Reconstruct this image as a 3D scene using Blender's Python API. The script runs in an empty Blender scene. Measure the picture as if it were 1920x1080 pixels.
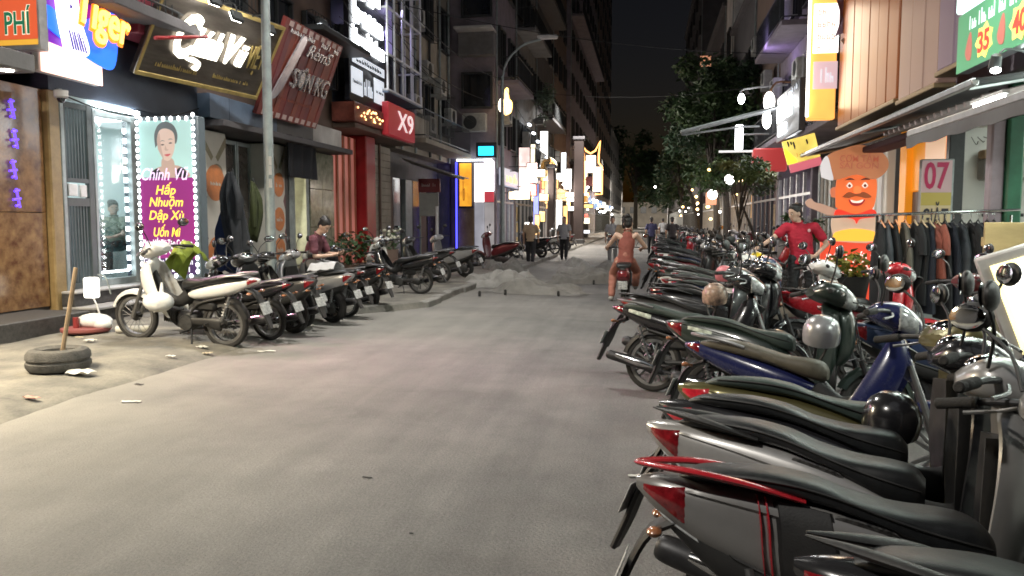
import bpy, bmesh, math, random
from mathutils import Vector as V, Matrix, Euler, noise
rnd = random.Random(7)
SC = bpy.context.scene
COL = SC.collection
R = math.radians
PI = math.pi

# ------------------------------------------------------------------ camera, sky, light, exposure
cam_d = bpy.data.cameras.new('camera')
cam_d.sensor_width = 36.0
cam_d.lens = 36.0 * 1500 / 1920
cam_d.clip_start = 0.05
cam_d.clip_end = 2000
cam = bpy.data.objects.new('camera', cam_d)
COL.objects.link(cam)
cam.location = (0, 0, 1.5)
cam.rotation_euler = (R(90 - 4.7636), 0, R(9.6153))
SC.camera = cam

world = bpy.data.worlds.new('World')
SC.world = world
world.use_nodes = True
wn = world.node_tree
sky = wn.nodes.new('ShaderNodeTexSky')
sky.sky_type = 'NISHITA'
sky.sun_disc = False
sky.sun_elevation = R(-2.4)
sky.sun_rotation = R(20)
bg = wn.nodes['Background']
tint = wn.nodes.new('ShaderNodeMix')            # city night: dimmed and greyed by the street glow
tint.data_type = 'RGBA'; tint.blend_type = 'MULTIPLY'; tint.inputs[0].default_value = 1.0
tint.inputs[7].default_value = (0.45, 0.42, 0.48, 1)
wn.links.new(sky.outputs[0], tint.inputs[6])
wn.links.new(tint.outputs[2], bg.inputs[0])
bg.inputs[1].default_value = 0.05

sun_d = bpy.data.lights.new('moon', 'SUN')          # faint soft fill from overhead, added to lift the upper fronts
sun_d.energy = 0.13
sun_d.angle = R(50)
sun_d.color = (0.92, 0.95, 1.0)
sun = bpy.data.objects.new('moon', sun_d)
COL.objects.link(sun)
sun.rotation_euler = (R(25), R(10), 0)

SC.view_settings.view_transform = 'Standard'
SC.view_settings.look = 'None'
SC.view_settings.gamma = 1
SC.view_settings.exposure = 0.22
SC.render.engine = 'CYCLES'
SC.cycles.use_denoising = True
SC.cycles.filter_width = 1.7
SC.cycles.max_bounces = 5
SC.cycles.diffuse_bounces = 3
SC.cycles.glossy_bounces = 3
SC.cycles.transmission_bounces = 4
SC.cycles.caustics_reflective = False
SC.cycles.caustics_refractive = False
SC.cycles.sample_clamp_indirect = 3.0
SC.cycles.sample_clamp_direct = 0.0

def lamp(kind, name, loc, power, col=(1, 1, 1), size=0.3, size_y=None, aim=(0, 0, -1), spread=None, angle=None, blend=0.6):
    d = bpy.data.lights.new(name, kind)
    d.energy = power
    d.color = col
    if kind == 'AREA':
        d.size = size
        if size_y:
            d.shape = 'RECTANGLE'
            d.size_y = size_y
        if spread:
            d.spread = R(spread)
    else:
        d.shadow_soft_size = size
    if kind == 'SPOT':
        d.spot_size = R(angle or 120)
        d.spot_blend = blend
    o = bpy.data.objects.new(name, d)
    COL.objects.link(o)
    o.location = loc
    o.rotation_euler = V(aim).to_track_quat('-Z', 'Y').to_euler()
    return o

# ------------------------------------------------------------------ materials
MATS = {}
def mat(name, col, rough=0.6, metal=0.0, var=0.12, scale=6.0, bump=0.0, bscale=60.0, spec=0.5, coat=0.0, col2=None, detail=6, stretch=None, trans=0.0, alpha=None):
    if name in MATS:
        return MATS[name]
    m = bpy.data.materials.new(name)
    m.use_nodes = True
    nt = m.node_tree
    b = nt.nodes['Principled BSDF']
    b.inputs['Roughness'].default_value = rough
    b.inputs['Metallic'].default_value = metal
    b.inputs['Specular IOR Level'].default_value = spec
    b.inputs['Coat Weight'].default_value = coat
    b.inputs['Coat Roughness'].default_value = 0.08
    tc = nt.nodes.new('ShaderNodeTexCoord')
    src = tc.outputs['Object']
    if stretch:
        mp = nt.nodes.new('ShaderNodeMapping')
        mp.inputs['Scale'].default_value = stretch
        nt.links.new(src, mp.inputs[0])
        src = mp.outputs[0]
    n = nt.nodes.new('ShaderNodeTexNoise')
    n.inputs['Scale'].default_value = scale
    n.inputs['Detail'].default_value = detail
    n.inputs['Roughness'].default_value = 0.65
    nt.links.new(src, n.inputs['Vector'])
    r = nt.nodes.new('ShaderNodeValToRGB')
    c2 = col2 or tuple(min(1, c * (1 + var)) for c in col)
    c1 = col if col2 else tuple(c * (1 - var) for c in col)
    r.color_ramp.elements[0].position = 0.32
    r.color_ramp.elements[1].position = 0.68
    r.color_ramp.elements[0].color = (*c1, 1)
    r.color_ramp.elements[1].color = (*c2, 1)
    nt.links.new(n.outputs['Fac'], r.inputs[0])
    nt.links.new(r.outputs[0], b.inputs['Base Color'])
    rr = nt.nodes.new('ShaderNodeMapRange')
    rr.inputs[3].default_value = max(0, rough - 0.07)
    rr.inputs[4].default_value = min(1, rough + 0.1)
    nt.links.new(n.outputs['Fac'], rr.inputs[0])
    nt.links.new(rr.outputs[0], b.inputs['Roughness'])
    if trans:
        b.inputs['Transmission Weight'].default_value = trans
    if alpha is not None:
        b.inputs['Alpha'].default_value = alpha
    if bump:
        n2 = nt.nodes.new('ShaderNodeTexNoise')
        n2.inputs['Scale'].default_value = bscale
        n2.inputs['Detail'].default_value = 4
        nt.links.new(src, n2.inputs['Vector'])
        bp = nt.nodes.new('ShaderNodeBump')
        bp.inputs['Strength'].default_value = bump
        bp.inputs['Distance'].default_value = 0.02
        nt.links.new(n2.outputs['Fac'], bp.inputs['Height'])
        nt.links.new(bp.outputs[0], b.inputs['Normal'])
    MATS[name] = m
    return m

def emi(name, col, strength, base=None, sample=True, var=0.0, scale=3.0):
    if name in MATS:
        return MATS[name]
    m = bpy.data.materials.new(name)
    m.use_nodes = True
    nt = m.node_tree
    b = nt.nodes['Principled BSDF']
    b.inputs['Base Color'].default_value = (*(base or col), 1)
    b.inputs['Roughness'].default_value = 0.4
    b.inputs['Emission Color'].default_value = (*col, 1)
    b.inputs['Emission Strength'].default_value = strength
    if var:
        n = nt.nodes.new('ShaderNodeTexNoise')
        n.inputs['Scale'].default_value = scale
        mr = nt.nodes.new('ShaderNodeMapRange')
        mr.inputs[1].default_value = 0.3
        mr.inputs[2].default_value = 0.7
        mr.inputs[3].default_value = strength * (1 - var)
        mr.inputs[4].default_value = strength * (1 + var)
        tc = nt.nodes.new('ShaderNodeTexCoord')
        nt.links.new(tc.outputs['Object'], n.inputs['Vector'])
        nt.links.new(n.outputs['Fac'], mr.inputs[0])
        nt.links.new(mr.outputs[0], b.inputs['Emission Strength'])
    if not sample:
        m.cycles.emission_sampling = 'NONE'
    MATS[name] = m
    return m

# ------------------------------------------------------------------ mesh builder
def catmull(keys, k):
    if len(keys) < 3 or k < 2:
        return [tuple(a) for a in keys]
    out = []
    n = len(keys)
    for i in range(n - 1):
        p0 = keys[max(i - 1, 0)]; p1 = keys[i]; p2 = keys[i + 1]; p3 = keys[min(i + 2, n - 1)]
        for j in range(k):
            t = j / k
            out.append(tuple(0.5 * ((2 * b) + (-a + c) * t + (2 * a - 5 * b + 4 * c - d) * t * t + (-a + 3 * b - 3 * c + d) * t ** 3)
                             for a, b, c, d in zip(p0, p1, p2, p3)))
    out.append(tuple(keys[-1]))
    return out

class MB:
    def __init__(self):
        self.v = []; self.f = []
    def add(self, vs, fs, M=None):
        o = len(self.v)
        if M is not None:
            vs = [M @ V(p) for p in vs]
        self.v += [tuple(p) for p in vs]
        self.f += [tuple(i + o for i in f) for f in fs]
        return self
    def box(self, c, s, M=None, b=0.0):
        x, y, z = s[0] / 2, s[1] / 2, s[2] / 2
        T = Matrix.Translation(V(c))
        if M is not None:
            T = M @ T
        if b <= 0:
            vs = [(i * x, j * y, k * z) for i in (-1, 1) for j in (-1, 1) for k in (-1, 1)]
            return self.add(vs, [(0, 1, 3, 2), (4, 6, 7, 5), (0, 4, 5, 1), (2, 3, 7, 6), (0, 2, 6, 4), (1, 5, 7, 3)], T)
        b = min(b, x * .9, y * .9, z * .9)
        vs = []; idx = {}
        for i in (-1, 1):
            for j in (-1, 1):
                for k in (-1, 1):
                    for a in range(3):
                        p = [i * x, j * y, k * z]
                        s_ = (i, j, k)
                        for q in range(3):
                            if q != a:
                                p[q] -= s_[q] * b
                        idx[(i, j, k, a)] = len(vs); vs.append(tuple(p))
        fs = []
        for a in range(3):
            u, w = [(1, 2), (0, 2), (0, 1)][a]
            for s_ in (-1, 1):
                loop = []
                for (p, q) in ((-1, -1), (1, -1), (1, 1), (-1, 1)):
                    key = [0, 0, 0]; key[a] = s_; key[u] = p; key[w] = q
                    loop.append(idx[(*key, a)])
                fs.append(tuple(loop))
        for a in range(3):
            u, w = [(1, 2), (0, 2), (0, 1)][a]
            for p in (-1, 1):
                for q in (-1, 1):
                    k1 = [0, 0, 0]; k1[u] = p; k1[w] = q
                    k2 = list(k1); k1[a] = -1; k2[a] = 1
                    fs.append((idx[(*k1, u)], idx[(*k2, u)], idx[(*k2, w)], idx[(*k1, w)]))
        for i in (-1, 1):
            for j in (-1, 1):
                for k in (-1, 1):
                    fs.append(tuple(idx[(i, j, k, a)] for a in range(3)))
        return self.add(vs, fs, T)
    def rings(self, rings, cap=True, close=True):
        n = len(rings[0]); o = len(self.v)
        for r in rings:
            self.v += [tuple(p) for p in r]
        for i in range(len(rings) - 1):
            for j in range(n if close else n - 1):
                a = o + i * n + j; b = o + i * n + (j + 1) % n
                self.f.append((a, b, b + n, a + n))
        if cap:
            self.f.append(tuple(o + j for j in reversed(range(n))))
            self.f.append(tuple(o + (len(rings) - 1) * n + j for j in range(n)))
        return self
    def tube(self, pts, r, n=8, k=1, flat=None, cap=True, M=None):
        pts = [tuple(p) for p in pts]
        rs = list(r) if hasattr(r, '__len__') else [r] * len(pts)
        q = catmull([(*p, rr) for p, rr in zip(pts, rs)], k)
        P = [V(p[:3]) for p in q]; rad = [max(p[3], 1e-4) for p in q]
        up = None; rings = []
        for i, p in enumerate(P):
            t = (P[min(i + 1, len(P) - 1)] - P[max(i - 1, 0)]).normalized()
            if up is None:
                a = V((0, 0, 1)) if abs(t.z) < 0.9 else V((0, 1, 0))
                up = (a - t * a.dot(t)).normalized()
            else:
                up = (up - t * up.dot(t))
                up = up.normalized() if up.length > 1e-6 else V((1, 0, 0))
            s = t.cross(up)
            fa, fb = flat or (1, 1)
            ring = [p + s * (math.cos(2 * PI * j / n) * rad[i] * fa) + up * (math.sin(2 * PI * j / n) * rad[i] * fb) for j in range(n)]
            if M is not None:
                ring = [M @ x for x in ring]
            rings.append(ring)
        return self.rings(rings, cap)
    def lathe(self, prof, n=16, M=None, cap=True):
        rings = []
        for r, z in prof:
            ring = [V((r * math.cos(2 * PI * j / n), r * math.sin(2 * PI * j / n), z)) for j in range(n)]
            if M is not None:
                ring = [M @ p for p in ring]
            rings.append(ring)
        return self.rings(rings, cap)
    def ellipsoid(self, c, r, n=14, m=9, M=None):
        prof = [(max(math.sin(PI * i / m), 0.02), -math.cos(PI * i / m)) for i in range(m + 1)]
        T = Matrix.Translation(V(c)) @ Matrix.Diagonal((*r, 1))
        if M is not None:
            T = Matrix.Translation(V(c)) @ M @ Matrix.Diagonal((*r, 1))
        return self.lathe(prof, n, T)
    def prism(self, poly, depth, M=None):
        n = len(poly)
        vs = [(p[0], p[1], 0) for p in poly] + [(p[0], p[1], depth) for p in poly]
        fs = [tuple(reversed(range(n))), tuple(range(n, 2 * n))] + [(i, (i + 1) % n, n + (i + 1) % n, n + i) for i in range(n)]
        return self.add(vs, fs, M)
    def quad(self, a, b, c, d):
        return self.add([a, b, c, d], [(0, 1, 2, 3)])
    def build(self, name, material=None, parent=None, smooth=True, angle=38):
        me = bpy.data.meshes.new(name)
        me.from_pydata(self.v, [], self.f)
        me.update()
        bm = bmesh.new(); bm.from_mesh(me)
        bmesh.ops.recalc_face_normals(bm, faces=bm.faces)
        bm.to_mesh(me); bm.free()
        if smooth:
            me.shade_smooth()
            me.set_sharp_from_angle(angle=R(angle))
        return link(name, me, material, parent)

def link(name, me, material=None, parent=None):
    o = bpy.data.objects.new(name, me)
    COL.objects.link(o)
    if material is not None:
        if me is not None and len(me.materials) == 0:
            me.materials.append(material)
        o.material_slots[0].link = 'OBJECT'
        o.material_slots[0].material = material
    if parent is not None:
        o.parent = parent
    return o

def tag(o, label=None, cat=None, group=None, kind=None):
    if label: o['label'] = label
    if cat: o['category'] = cat
    if group: o['group'] = group
    if kind: o['kind'] = kind
    return o

def empty(name, loc=(0, 0, 0), rz=0.0, label=None, cat=None, group=None, lean=0.0):
    o = bpy.data.objects.new(name, None)
    COL.objects.link(o)
    o.empty_display_size = 0.1
    o.location = loc
    o.rotation_euler = (lean, 0, rz)
    return tag(o, label, cat, group)

def kids(o):
    return [c for c in bpy.data.objects if c.parent == o]

def copy_tree(o, parent=None, table=None):
    c = o.copy()
    COL.objects.link(c)
    if parent is not None:
        c.parent = parent
    for ch in (table or {}).get(o.name, ()):
        copy_tree(ch, c, table)
    return c

def child_table():
    t = {}
    for o in bpy.data.objects:
        if o.parent:
            t.setdefault(o.parent.name, []).append(o)
    return t

def eval_mesh(o, name):
    dg = bpy.context.evaluated_depsgraph_get()
    dg.update()
    me = bpy.data.meshes.new_from_object(o.evaluated_get(dg))
    me.name = name
    return me

def text_mesh(s, size=1.0, depth=0.01, bold=0.0, shear=0.0, sx=1.0, spacing=1.0, align='CENTER', name='lettering'):
    cu = bpy.data.curves.new(name, 'FONT')
    cu.body = s
    cu.size = size
    cu.extrude = depth
    cu.offset = bold * size
    cu.shear = shear
    cu.space_character = spacing
    cu.align_x = align
    cu.align_y = 'CENTER'
    cu.resolution_u = 3
    o = bpy.data.objects.new('tmp_text', cu)
    COL.objects.link(o)
    me = eval_mesh(o, name)
    bpy.data.objects.remove(o)
    me.materials.clear()
    if sx != 1.0:
        for v in me.vertices:
            v.co.x *= sx
    return me

def put_text(s, frame, u, v, w=None, h=0.2, material=None, parent=None, depth=0.006, bold=0.0, shear=0.0, name='lettering', out=0.006, spacing=1.0, rot=0.0):
    """lettering lying on a sign face. frame = (origin, u-axis, v-axis, normal); text centred at (u, v), cap height about h, width squeezed to w"""
    me = text_mesh(s, h * 1.4, depth, bold, shear, 1.0, spacing, name=name)
    xs = [q.co.x for q in me.vertices]; ys = [q.co.y for q in me.vertices]
    if not xs:
        return None
    cx = (min(xs) + max(xs)) / 2; cy = (min(ys) + max(ys)) / 2
    kx = (w / (max(xs) - min(xs))) if w else 1.0
    o_, ua, va, na = frame
    ca, sa = math.cos(rot), math.sin(rot)
    for q in me.vertices:
        x = (q.co.x - cx) * kx; y = q.co.y - cy; z = q.co.z
        x, y = x * ca - y * sa, x * sa + y * ca
        q.co = o_ + ua * (u + x) + va * (v + y) + na * (out + depth + z)
    me.update()
    o = link(name, me, material, None)
    if parent is not None:
        o.parent = parent
        o.matrix_parent_inverse = parent.matrix_world.inverted() if parent.type != 'EMPTY' else Matrix.LocRotScale(parent.location, parent.rotation_euler, None).inverted()
    return o

def scrawl(frame, u, v, w, h, material, parent, n=14, name='lettering', out=0.006, depth=0.008, seed=1, gap=0.25):
    """row of letter-like strokes too small or too blurred in the photograph to be read"""
    r = random.Random(seed)
    o_, ua, va, na = frame
    m = MB()
    for i in range(n):
        cw = w / n
        x = u - w / 2 + (i + .5) * cw
        if r.random() < 0.12:
            continue
        hh = h * r.choice((0.62, 0.7, 1.0, 0.66, 0.9))
        T = Matrix((( ua.x, va.x, na.x, 0), (ua.y, va.y, na.y, 0), (ua.z, va.z, na.z, 0), (0, 0, 0, 1)))
        def bx(cx, cy, sx_, sy_):
            m.box((0, 0, 0), (sx_, sy_, depth), Matrix.Translation(o_ + ua * cx + va * cy + na * (out + depth / 2)) @ T)
        sw = cw * (1 - gap) * 0.34
        y0 = v - h / 2
        k = r.randrange(4)
        bx(x - cw * (1 - gap) / 2 + sw / 2, y0 + hh / 2, sw, hh)
        if k != 1:
            bx(x + cw * (1 - gap) / 2 - sw / 2, y0 + hh * .33, sw, hh * .62)
        if k in (0, 2):
            bx(x, y0 + hh * .55, cw * .42, sw)
        if k in (0, 3):
            bx(x, y0 + sw / 2, cw * .42, sw)
    if not m.v:
        return None
    ob = m.build(name, material, None, smooth=False)
    ob['kind'] = 'stuff'
    if parent is not None:
        ob.parent = parent
        ob.matrix_parent_inverse = Matrix.LocRotScale(parent.location, parent.rotation_euler, None).inverted()
    return ob

def on(parent, o):
    """parent a world-placed mesh to an Empty without moving it"""
    o.parent = parent
    o.matrix_parent_inverse = Matrix.LocRotScale(parent.location, parent.rotation_euler, None).inverted()
    return o

def wbuild(m, name, material, parent, smooth=True, angle=38):
    o = m.build(name, material, None, smooth, angle)
    if parent is not None:
        on(parent, o)
    return o

def frame_of(a, b, d):
    """sign face: a = lower left corner as read, b = lower right, d = upper left. returns frame with origin at a, lengths w, h"""
    a, b, d = V(a), V(b), V(d)
    ua = (b - a); w = ua.length; ua.normalize()
    va = (d - a); va = va - ua * va.dot(ua); h = va.length; va.normalize()
    return (a, ua, va, ua.cross(va)), w, h
def slab(fr, u0, v0, u1, v1, t0, t1, b=0.0):
    """box on a sign frame from (u0,v0) to (u1,v1), between t0 and t1 along the normal"""
    o_, ua, va, na = fr
    T = Matrix(((ua.x, va.x, na.x, o_.x), (ua.y, va.y, na.y, o_.y), (ua.z, va.z, na.z, o_.z), (0, 0, 0, 1)))
    return MB().box(((u0 + u1) / 2, (v0 + v1) / 2, (t0 + t1) / 2), (abs(u1 - u0), abs(v1 - v0), abs(t1 - t0)), T, b)
# ------------------------------------------------------------------ motorbikes
PNT = {}
def paint(name, col, rough=0.28, metal=0.0, coat=0.6):
    PNT[name] = mat('paint_' + name, tuple(c * .9 for c in col), rough, metal, 0.10, 5.0, coat=coat, col2=tuple(c * 1.08 + .004 for c in col), detail=11)
    return PNT[name]
paint('grey', (0.20, 0.195, 0.19), 0.32, 0.3)
paint('pale_grey', (0.30, 0.295, 0.29), 0.3, 0.3)
paint('dark_grey', (0.05, 0.05, 0.052), 0.3, 0.2)
paint('black', (0.012, 0.012, 0.014), 0.22)
paint('white', (0.62, 0.62, 0.60), 0.3)
paint('red', (0.36, 0.012, 0.02), 0.25)
paint('dark_red', (0.10, 0.008, 0.012), 0.3)
paint('blue', (0.010, 0.014, 0.070), 0.25)
paint('navy', (0.02, 0.035, 0.085), 0.3)
paint('olive', (0.13, 0.115, 0.045), 0.28, 0.5)
paint('dusty', (0.16, 0.145, 0.12), 0.6)
paint('green', (0.014, 0.024, 0.019), 0.3)
paint('silver', (0.33, 0.33, 0.34), 0.3, 0.4)
paint('yellow', (0.62, 0.46, 0.01), 0.3)
VINYL = mat('seat_vinyl', (0.010, 0.011, 0.012), 0.42, 0, 0.3, 30, bump=0.10, bscale=220, spec=0.4)
VINYL_GREEN = mat('seat_vinyl_green', (0.03, 0.045, 0.038), 0.5, 0, 0.2, 20, bump=0.08, bscale=220)
VINYL_BROWN = mat('seat_vinyl_brown', (0.075, 0.065, 0.045), 0.55, 0, 0.2, 20, bump=0.08, bscale=220)
VINYL_PURPLE = mat('seat_vinyl_plum', (0.045, 0.04, 0.05), 0.5, 0, 0.2, 20, bump=0.08, bscale=220)
PLASTIC = mat('black_plastic', (0.010, 0.010, 0.011), 0.5, 0, 0.3, 7, bump=0.08, bscale=150, col2=(0.024, 0.0235, 0.0225), detail=10)
RUBBER = mat('tyre_rubber', (0.022, 0.021, 0.02), 0.85, 0, 0.35, 9, bump=0.3, bscale=90)
ALLOY = mat('alloy', (0.22, 0.22, 0.22), 0.4, 0.8, 0.2, 10)
DARKALLOY = mat('dark_alloy', (0.045, 0.045, 0.047), 0.45, 0.6, 0.3, 14)
ENGINE = mat('engine_metal', (0.07, 0.07, 0.07), 0.5, 0.7, 0.4, 14, bump=0.2, bscale=50)
CHROME = mat('chrome', (0.62, 0.62, 0.62), 0.14, 1.0, 0.1, 8)
TAILRED = mat('tail_lens', (0.17, 0.008, 0.012), 0.15, 0, 0.5, 26, coat=1.0)
TAILBRIGHT = mat('tail_lens_bright', (0.5, 0.02, 0.035), 0.12, 0, 0.4, 26, coat=1.0)
AMBER = mat('indicator_lens', (0.30, 0.12, 0.05), 0.2, 0, 0.3, 20, coat=1.0)
CLEAR = mat('headlamp_lens', (0.50, 0.52, 0.52), 0.08, 0.2, 0.5, 22, coat=1.0)
PLATEW = mat('plate_white', (0.20, 0.20, 0.20), 0.5, 0, 0.1, 42, col2=(0.60, 0.60, 0.58), detail=2)
MIRGLASS = mat('mirror_glass', (0.55, 0.58, 0.6), 0.03, 1.0, 0.02, 2)

class Loft:
    """hull along X from keys (x, z_bottom, z_top, half_width, exponent)"""
    def __init__(self, keys, k=5, y0=0.0):
        self.keys = keys; self.y0 = y0
        self.fine = catmull(keys, k)
    def at(self, x):
        F_ = self.fine
        if x <= F_[0][0]: return F_[0]
        for a, b in zip(F_, F_[1:]):
            if a[0] <= x <= b[0]:
                t = (x - a[0]) / max(b[0] - a[0], 1e-6)
                return tuple(p + (q - p) * t for p, q in zip(a, b))
        return F_[-1]
    def pt(self, x, ang, off=0.0, key=None):
        _, zb, zt, hw, e = key or self.at(x)
        c, s = math.cos(ang), math.sin(ang)
        p = 2.0 / e
        y = (hw + off) * math.copysign(abs(c) ** p, c)
        z = (zb + zt) / 2 + ((zt - zb) / 2 + off) * math.copysign(abs(s) ** p, s)
        return V((x, y + self.y0, z))
    def mesh(self, n=20):
        m = MB()
        m.rings([[self.pt(k[0], 2 * PI * j / n, 0, k) for j in range(n)] for k in self.fine])
        return m
    def patch(self, x0, x1, a0, a1, off=0.004, nx=8, na=6, both=True, slant=0.0, m=None, taper=1.0):
        m = m or MB()
        for side in ((0, 1) if both else (0,)):
            rows = []
            for i in range(nx + 1):
                t = i / nx
                row = []
                for j in range(na + 1):
                    q = j / na
                    mid = (a0 + a1) / 2; half = (a1 - a0) / 2 * (1 + (taper - 1) * (1 - t))
                    ang = R(mid + half * (2 * q - 1))
                    x = x0 + (x1 - x0) * t + slant * (q - 0.5)
                    edge = i in (0, nx) or j in (0, na)
                    p = self.pt(x, ang, -0.006 if edge else off)
                    if side:
                        p = V((p.x, 2 * self.y0 - p.y, p.z))
                    row.append(p)
                rows.append(row)
            m.rings(rows, cap=False, close=False)
        return m

def mirror_y(pts):
    return [(p[0], -p[1], p[2]) for p in pts]

YAX = Matrix.Rotation(-PI / 2, 4, 'X')      # lathe axis z -> y

def wheel(root, name, x, rad, w, rim_r, spokes, steer=None, rim_mat=None, tyre_n=28, fat=1.0):
    T = Matrix.Translation(V((x, 0, rad)))
    if steer is not None:
        T = steer @ T
    T = T @ YAX
    prof = []
    mi = (rad - rim_r) / 2; c = (rad + rim_r) / 2
    for i in range(11):
        a = 2 * PI * i / 10 + PI / 2 * 0
        ca, sa = math.cos(a), math.sin(a)
        prof.append((c + mi * math.copysign(abs(ca) ** .8, ca), w * math.copysign(abs(sa) ** .8, sa)))
    o = MB().lathe(prof, tyre_n, T, cap=False).build('tyre', RUBBER, None)
    hub = MB()
    hub.lathe([(0.012, -w * .95), (0.05, -w * .9), (0.05, w * .9), (0.012, w * .95)], 14, T)
    ro = rim_r + 0.012
    m = MB()
    m.lathe([(rim_r - .022, -w * .7), (ro, -w * .75), (ro, w * .75), (rim_r - .022, w * .7), (rim_r - .022, -w * .7)], tyre_n, T, cap=False)
    if spokes == 'cast':
        for k in range(5):
            a = 2 * PI * k / 5
            for da in (-.16, .16):
                p0 = (math.cos(a + da * 1.6) * .045, math.sin(a + da * 1.6) * .045, 0)
                p1 = (math.cos(a + da) * (rim_r - .01), math.sin(a + da) * (rim_r - .01), 0)
                m.tube([p0, p1], [.014, .011], 6, M=T, flat=(1.0, 1.2))
    else:
        for k in range(20):
            a = 2 * PI * k / 20; da = .32 * (1 if k % 2 else -1); s = .03 * (1 if (k // 2) % 2 else -1)
            p0 = (math.cos(a + da) * .045, math.sin(a + da) * .045, s)
            p1 = (math.cos(a) * (rim_r - .01), math.sin(a) * (rim_r - .01), 0)
            m.tube([p0, p1], .0032, 4, M=T, cap=False)
    w_ = hub.build(name, DARKALLOY, root)
    o.parent = w_
    m.build('rim', rim_mat or ALLOY, w_)
    return w_

def fender_arc(x, rad, a0, a1, hw, steer=None, n=12, th=0.006):
    rings = []
    T = Matrix.Translation(V((x, 0, rad)))
    if steer is not None: T = steer @ T
    for i in range(n + 1):
        t = i / n; a = R(a0 + (a1 - a0) * t)
        hwi = hw * (0.72 + .28 * math.sin(PI * min(1, max(0, t)) ))
        ring = []
        for (yy, rr) in ((-1, -.03), (-.85, .004), (-.4, .02), (.4, .02), (.85, .004), (1, -.03), (.8, -.004), (.4, .012), (-.4, .012), (-.8, -.004)):
            r_ = rad + .02 + rr
            ring.append(T @ V((r_ * math.cos(a), hwi * yy, r_ * math.sin(a))))
        rings.append(ring)
    return MB().rings(rings)

def steer_matrix(deg, x=1.14):
    return Matrix.Translation(V((x, 0, 0))) @ Matrix.Rotation(R(deg), 4, 'Z') @ Matrix.Translation(V((-x, 0, 0)))

BODY_S = Loft([(-.53, .785, .822, .022, 2.2), (-.43, .70, .838, .078, 2.4), (-.24, .595, .842, .120, 2.6), (.02, .49, .822, .145, 2.8),
               (.28, .395, .775, .168, 2.8), (.48, .345, .705, .158, 2.6), (.60, .35, .58, .11, 2.4)])
SEAT_S = Loft([(-.37, .825, .842, .04, 2.4), (-.28, .822, .872, .092, 2.7), (-.06, .805, .880, .126, 2.9), (.10, .785, .858, .137, 3.0),
               (.22, .755, .815, .149, 3.2), (.36, .70, .788, .157, 3.4), (.48, .645, .782, .152, 3.4), (.56, .625, .768, .13, 3.2), (.60, .63, .728, .09, 2.6)])
BODY_U = Loft([(-.52, .79, .822, .018, 2.2), (-.40, .735, .835, .07, 2.4), (-.12, .625, .80, .105, 2.6), (.16, .565, .735, .118, 2.6), (.34, .545, .68, .10, 2.4), (.44, .565, .63, .05, 2.2)])
SEAT_U = Loft([(-.38, .81, .84, .05, 2.5), (-.28, .79, .862, .10, 2.8), (-.05, .762, .86, .125, 2.9), (.12, .735, .825, .13, 3), (.26, .70, .795, .13, 3),
               (.40, .66, .79, .12, 2.9), (.48, .645, .77, .095, 2.6), (.515, .66, .73, .055, 2.3)])
COWL_S = Loft([(.80, .995, 1.045, .09, 2.4), (.87, .96, 1.10, .165, 2.6), (.98, .925, 1.095, .165, 2.4), (1.07, .905, 1.035, .115, 2.2), (1.115, .92, .985, .05, 2.0)])
COWL_U = Loft([(.84, 1.0, 1.045, .07, 2.4), (.90, .96, 1.085, .13, 2.5), (1.0, .92, 1.085, .135, 2.3), (1.08, .915, 1.03, .10, 2.1), (1.115, .935, .99, .05, 2.0)])

def mirrors(root, S, z0=1.06, x0=.86):
    for s in (1, -1):
        m = MB().tube([(x0, s * .17, z0), (x0 + .01, s * .22, z0 + .10), (x0 - .01, s * .30, z0 + .17)], .0055, 6, 3, M=S)
        Rz = (S.to_3x3() @ Matrix.Rotation(R(s * 12), 3, 'Z')).to_4x4()
        c = S @ V((x0 - .01, s * .345, z0 + .205))
        m.ellipsoid(c, (.022, .072, .045), 14, 8, Rz)
        o = m.build('mirror', PLASTIC, root)
        g = MB().ellipsoid(c + Rz @ V((-.0215, 0, 0)), (.004, .062, .037), 14, 6, Rz)
        g.build('mirror_glass', MIRGLASS, o)

def bars(root, S, z=1.03, x0=.92, drop=.02):
    m = MB().tube([(x0 - .13, .40, z - drop), (x0 - .06, .25, z), (x0, .10, z), (x0, -.10, z), (x0 - .06, -.25, z), (x0 - .13, -.40, z - drop)], .011, 8, 3, M=S)
    h = m.build('handlebar', DARKALLOY, root)
    for s in (1, -1):
        MB().tube([(x0 - .085, s * .29, z - .006), (x0 - .13, s * .40, z - drop), (x0 - .132, s * .405, z - drop)], [.018, .017, .012], 10, M=S).build('grip', RUBBER, h)
        MB().tube([(x0 + .0, s * .22, z - .01), (x0 - .005, s * .30, z - .03), (x0 - .05, s * .39, z - .045)], [.006, .006, .007], 6, 3, M=S).build('lever', ALLOY, h)
    return h

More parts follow.
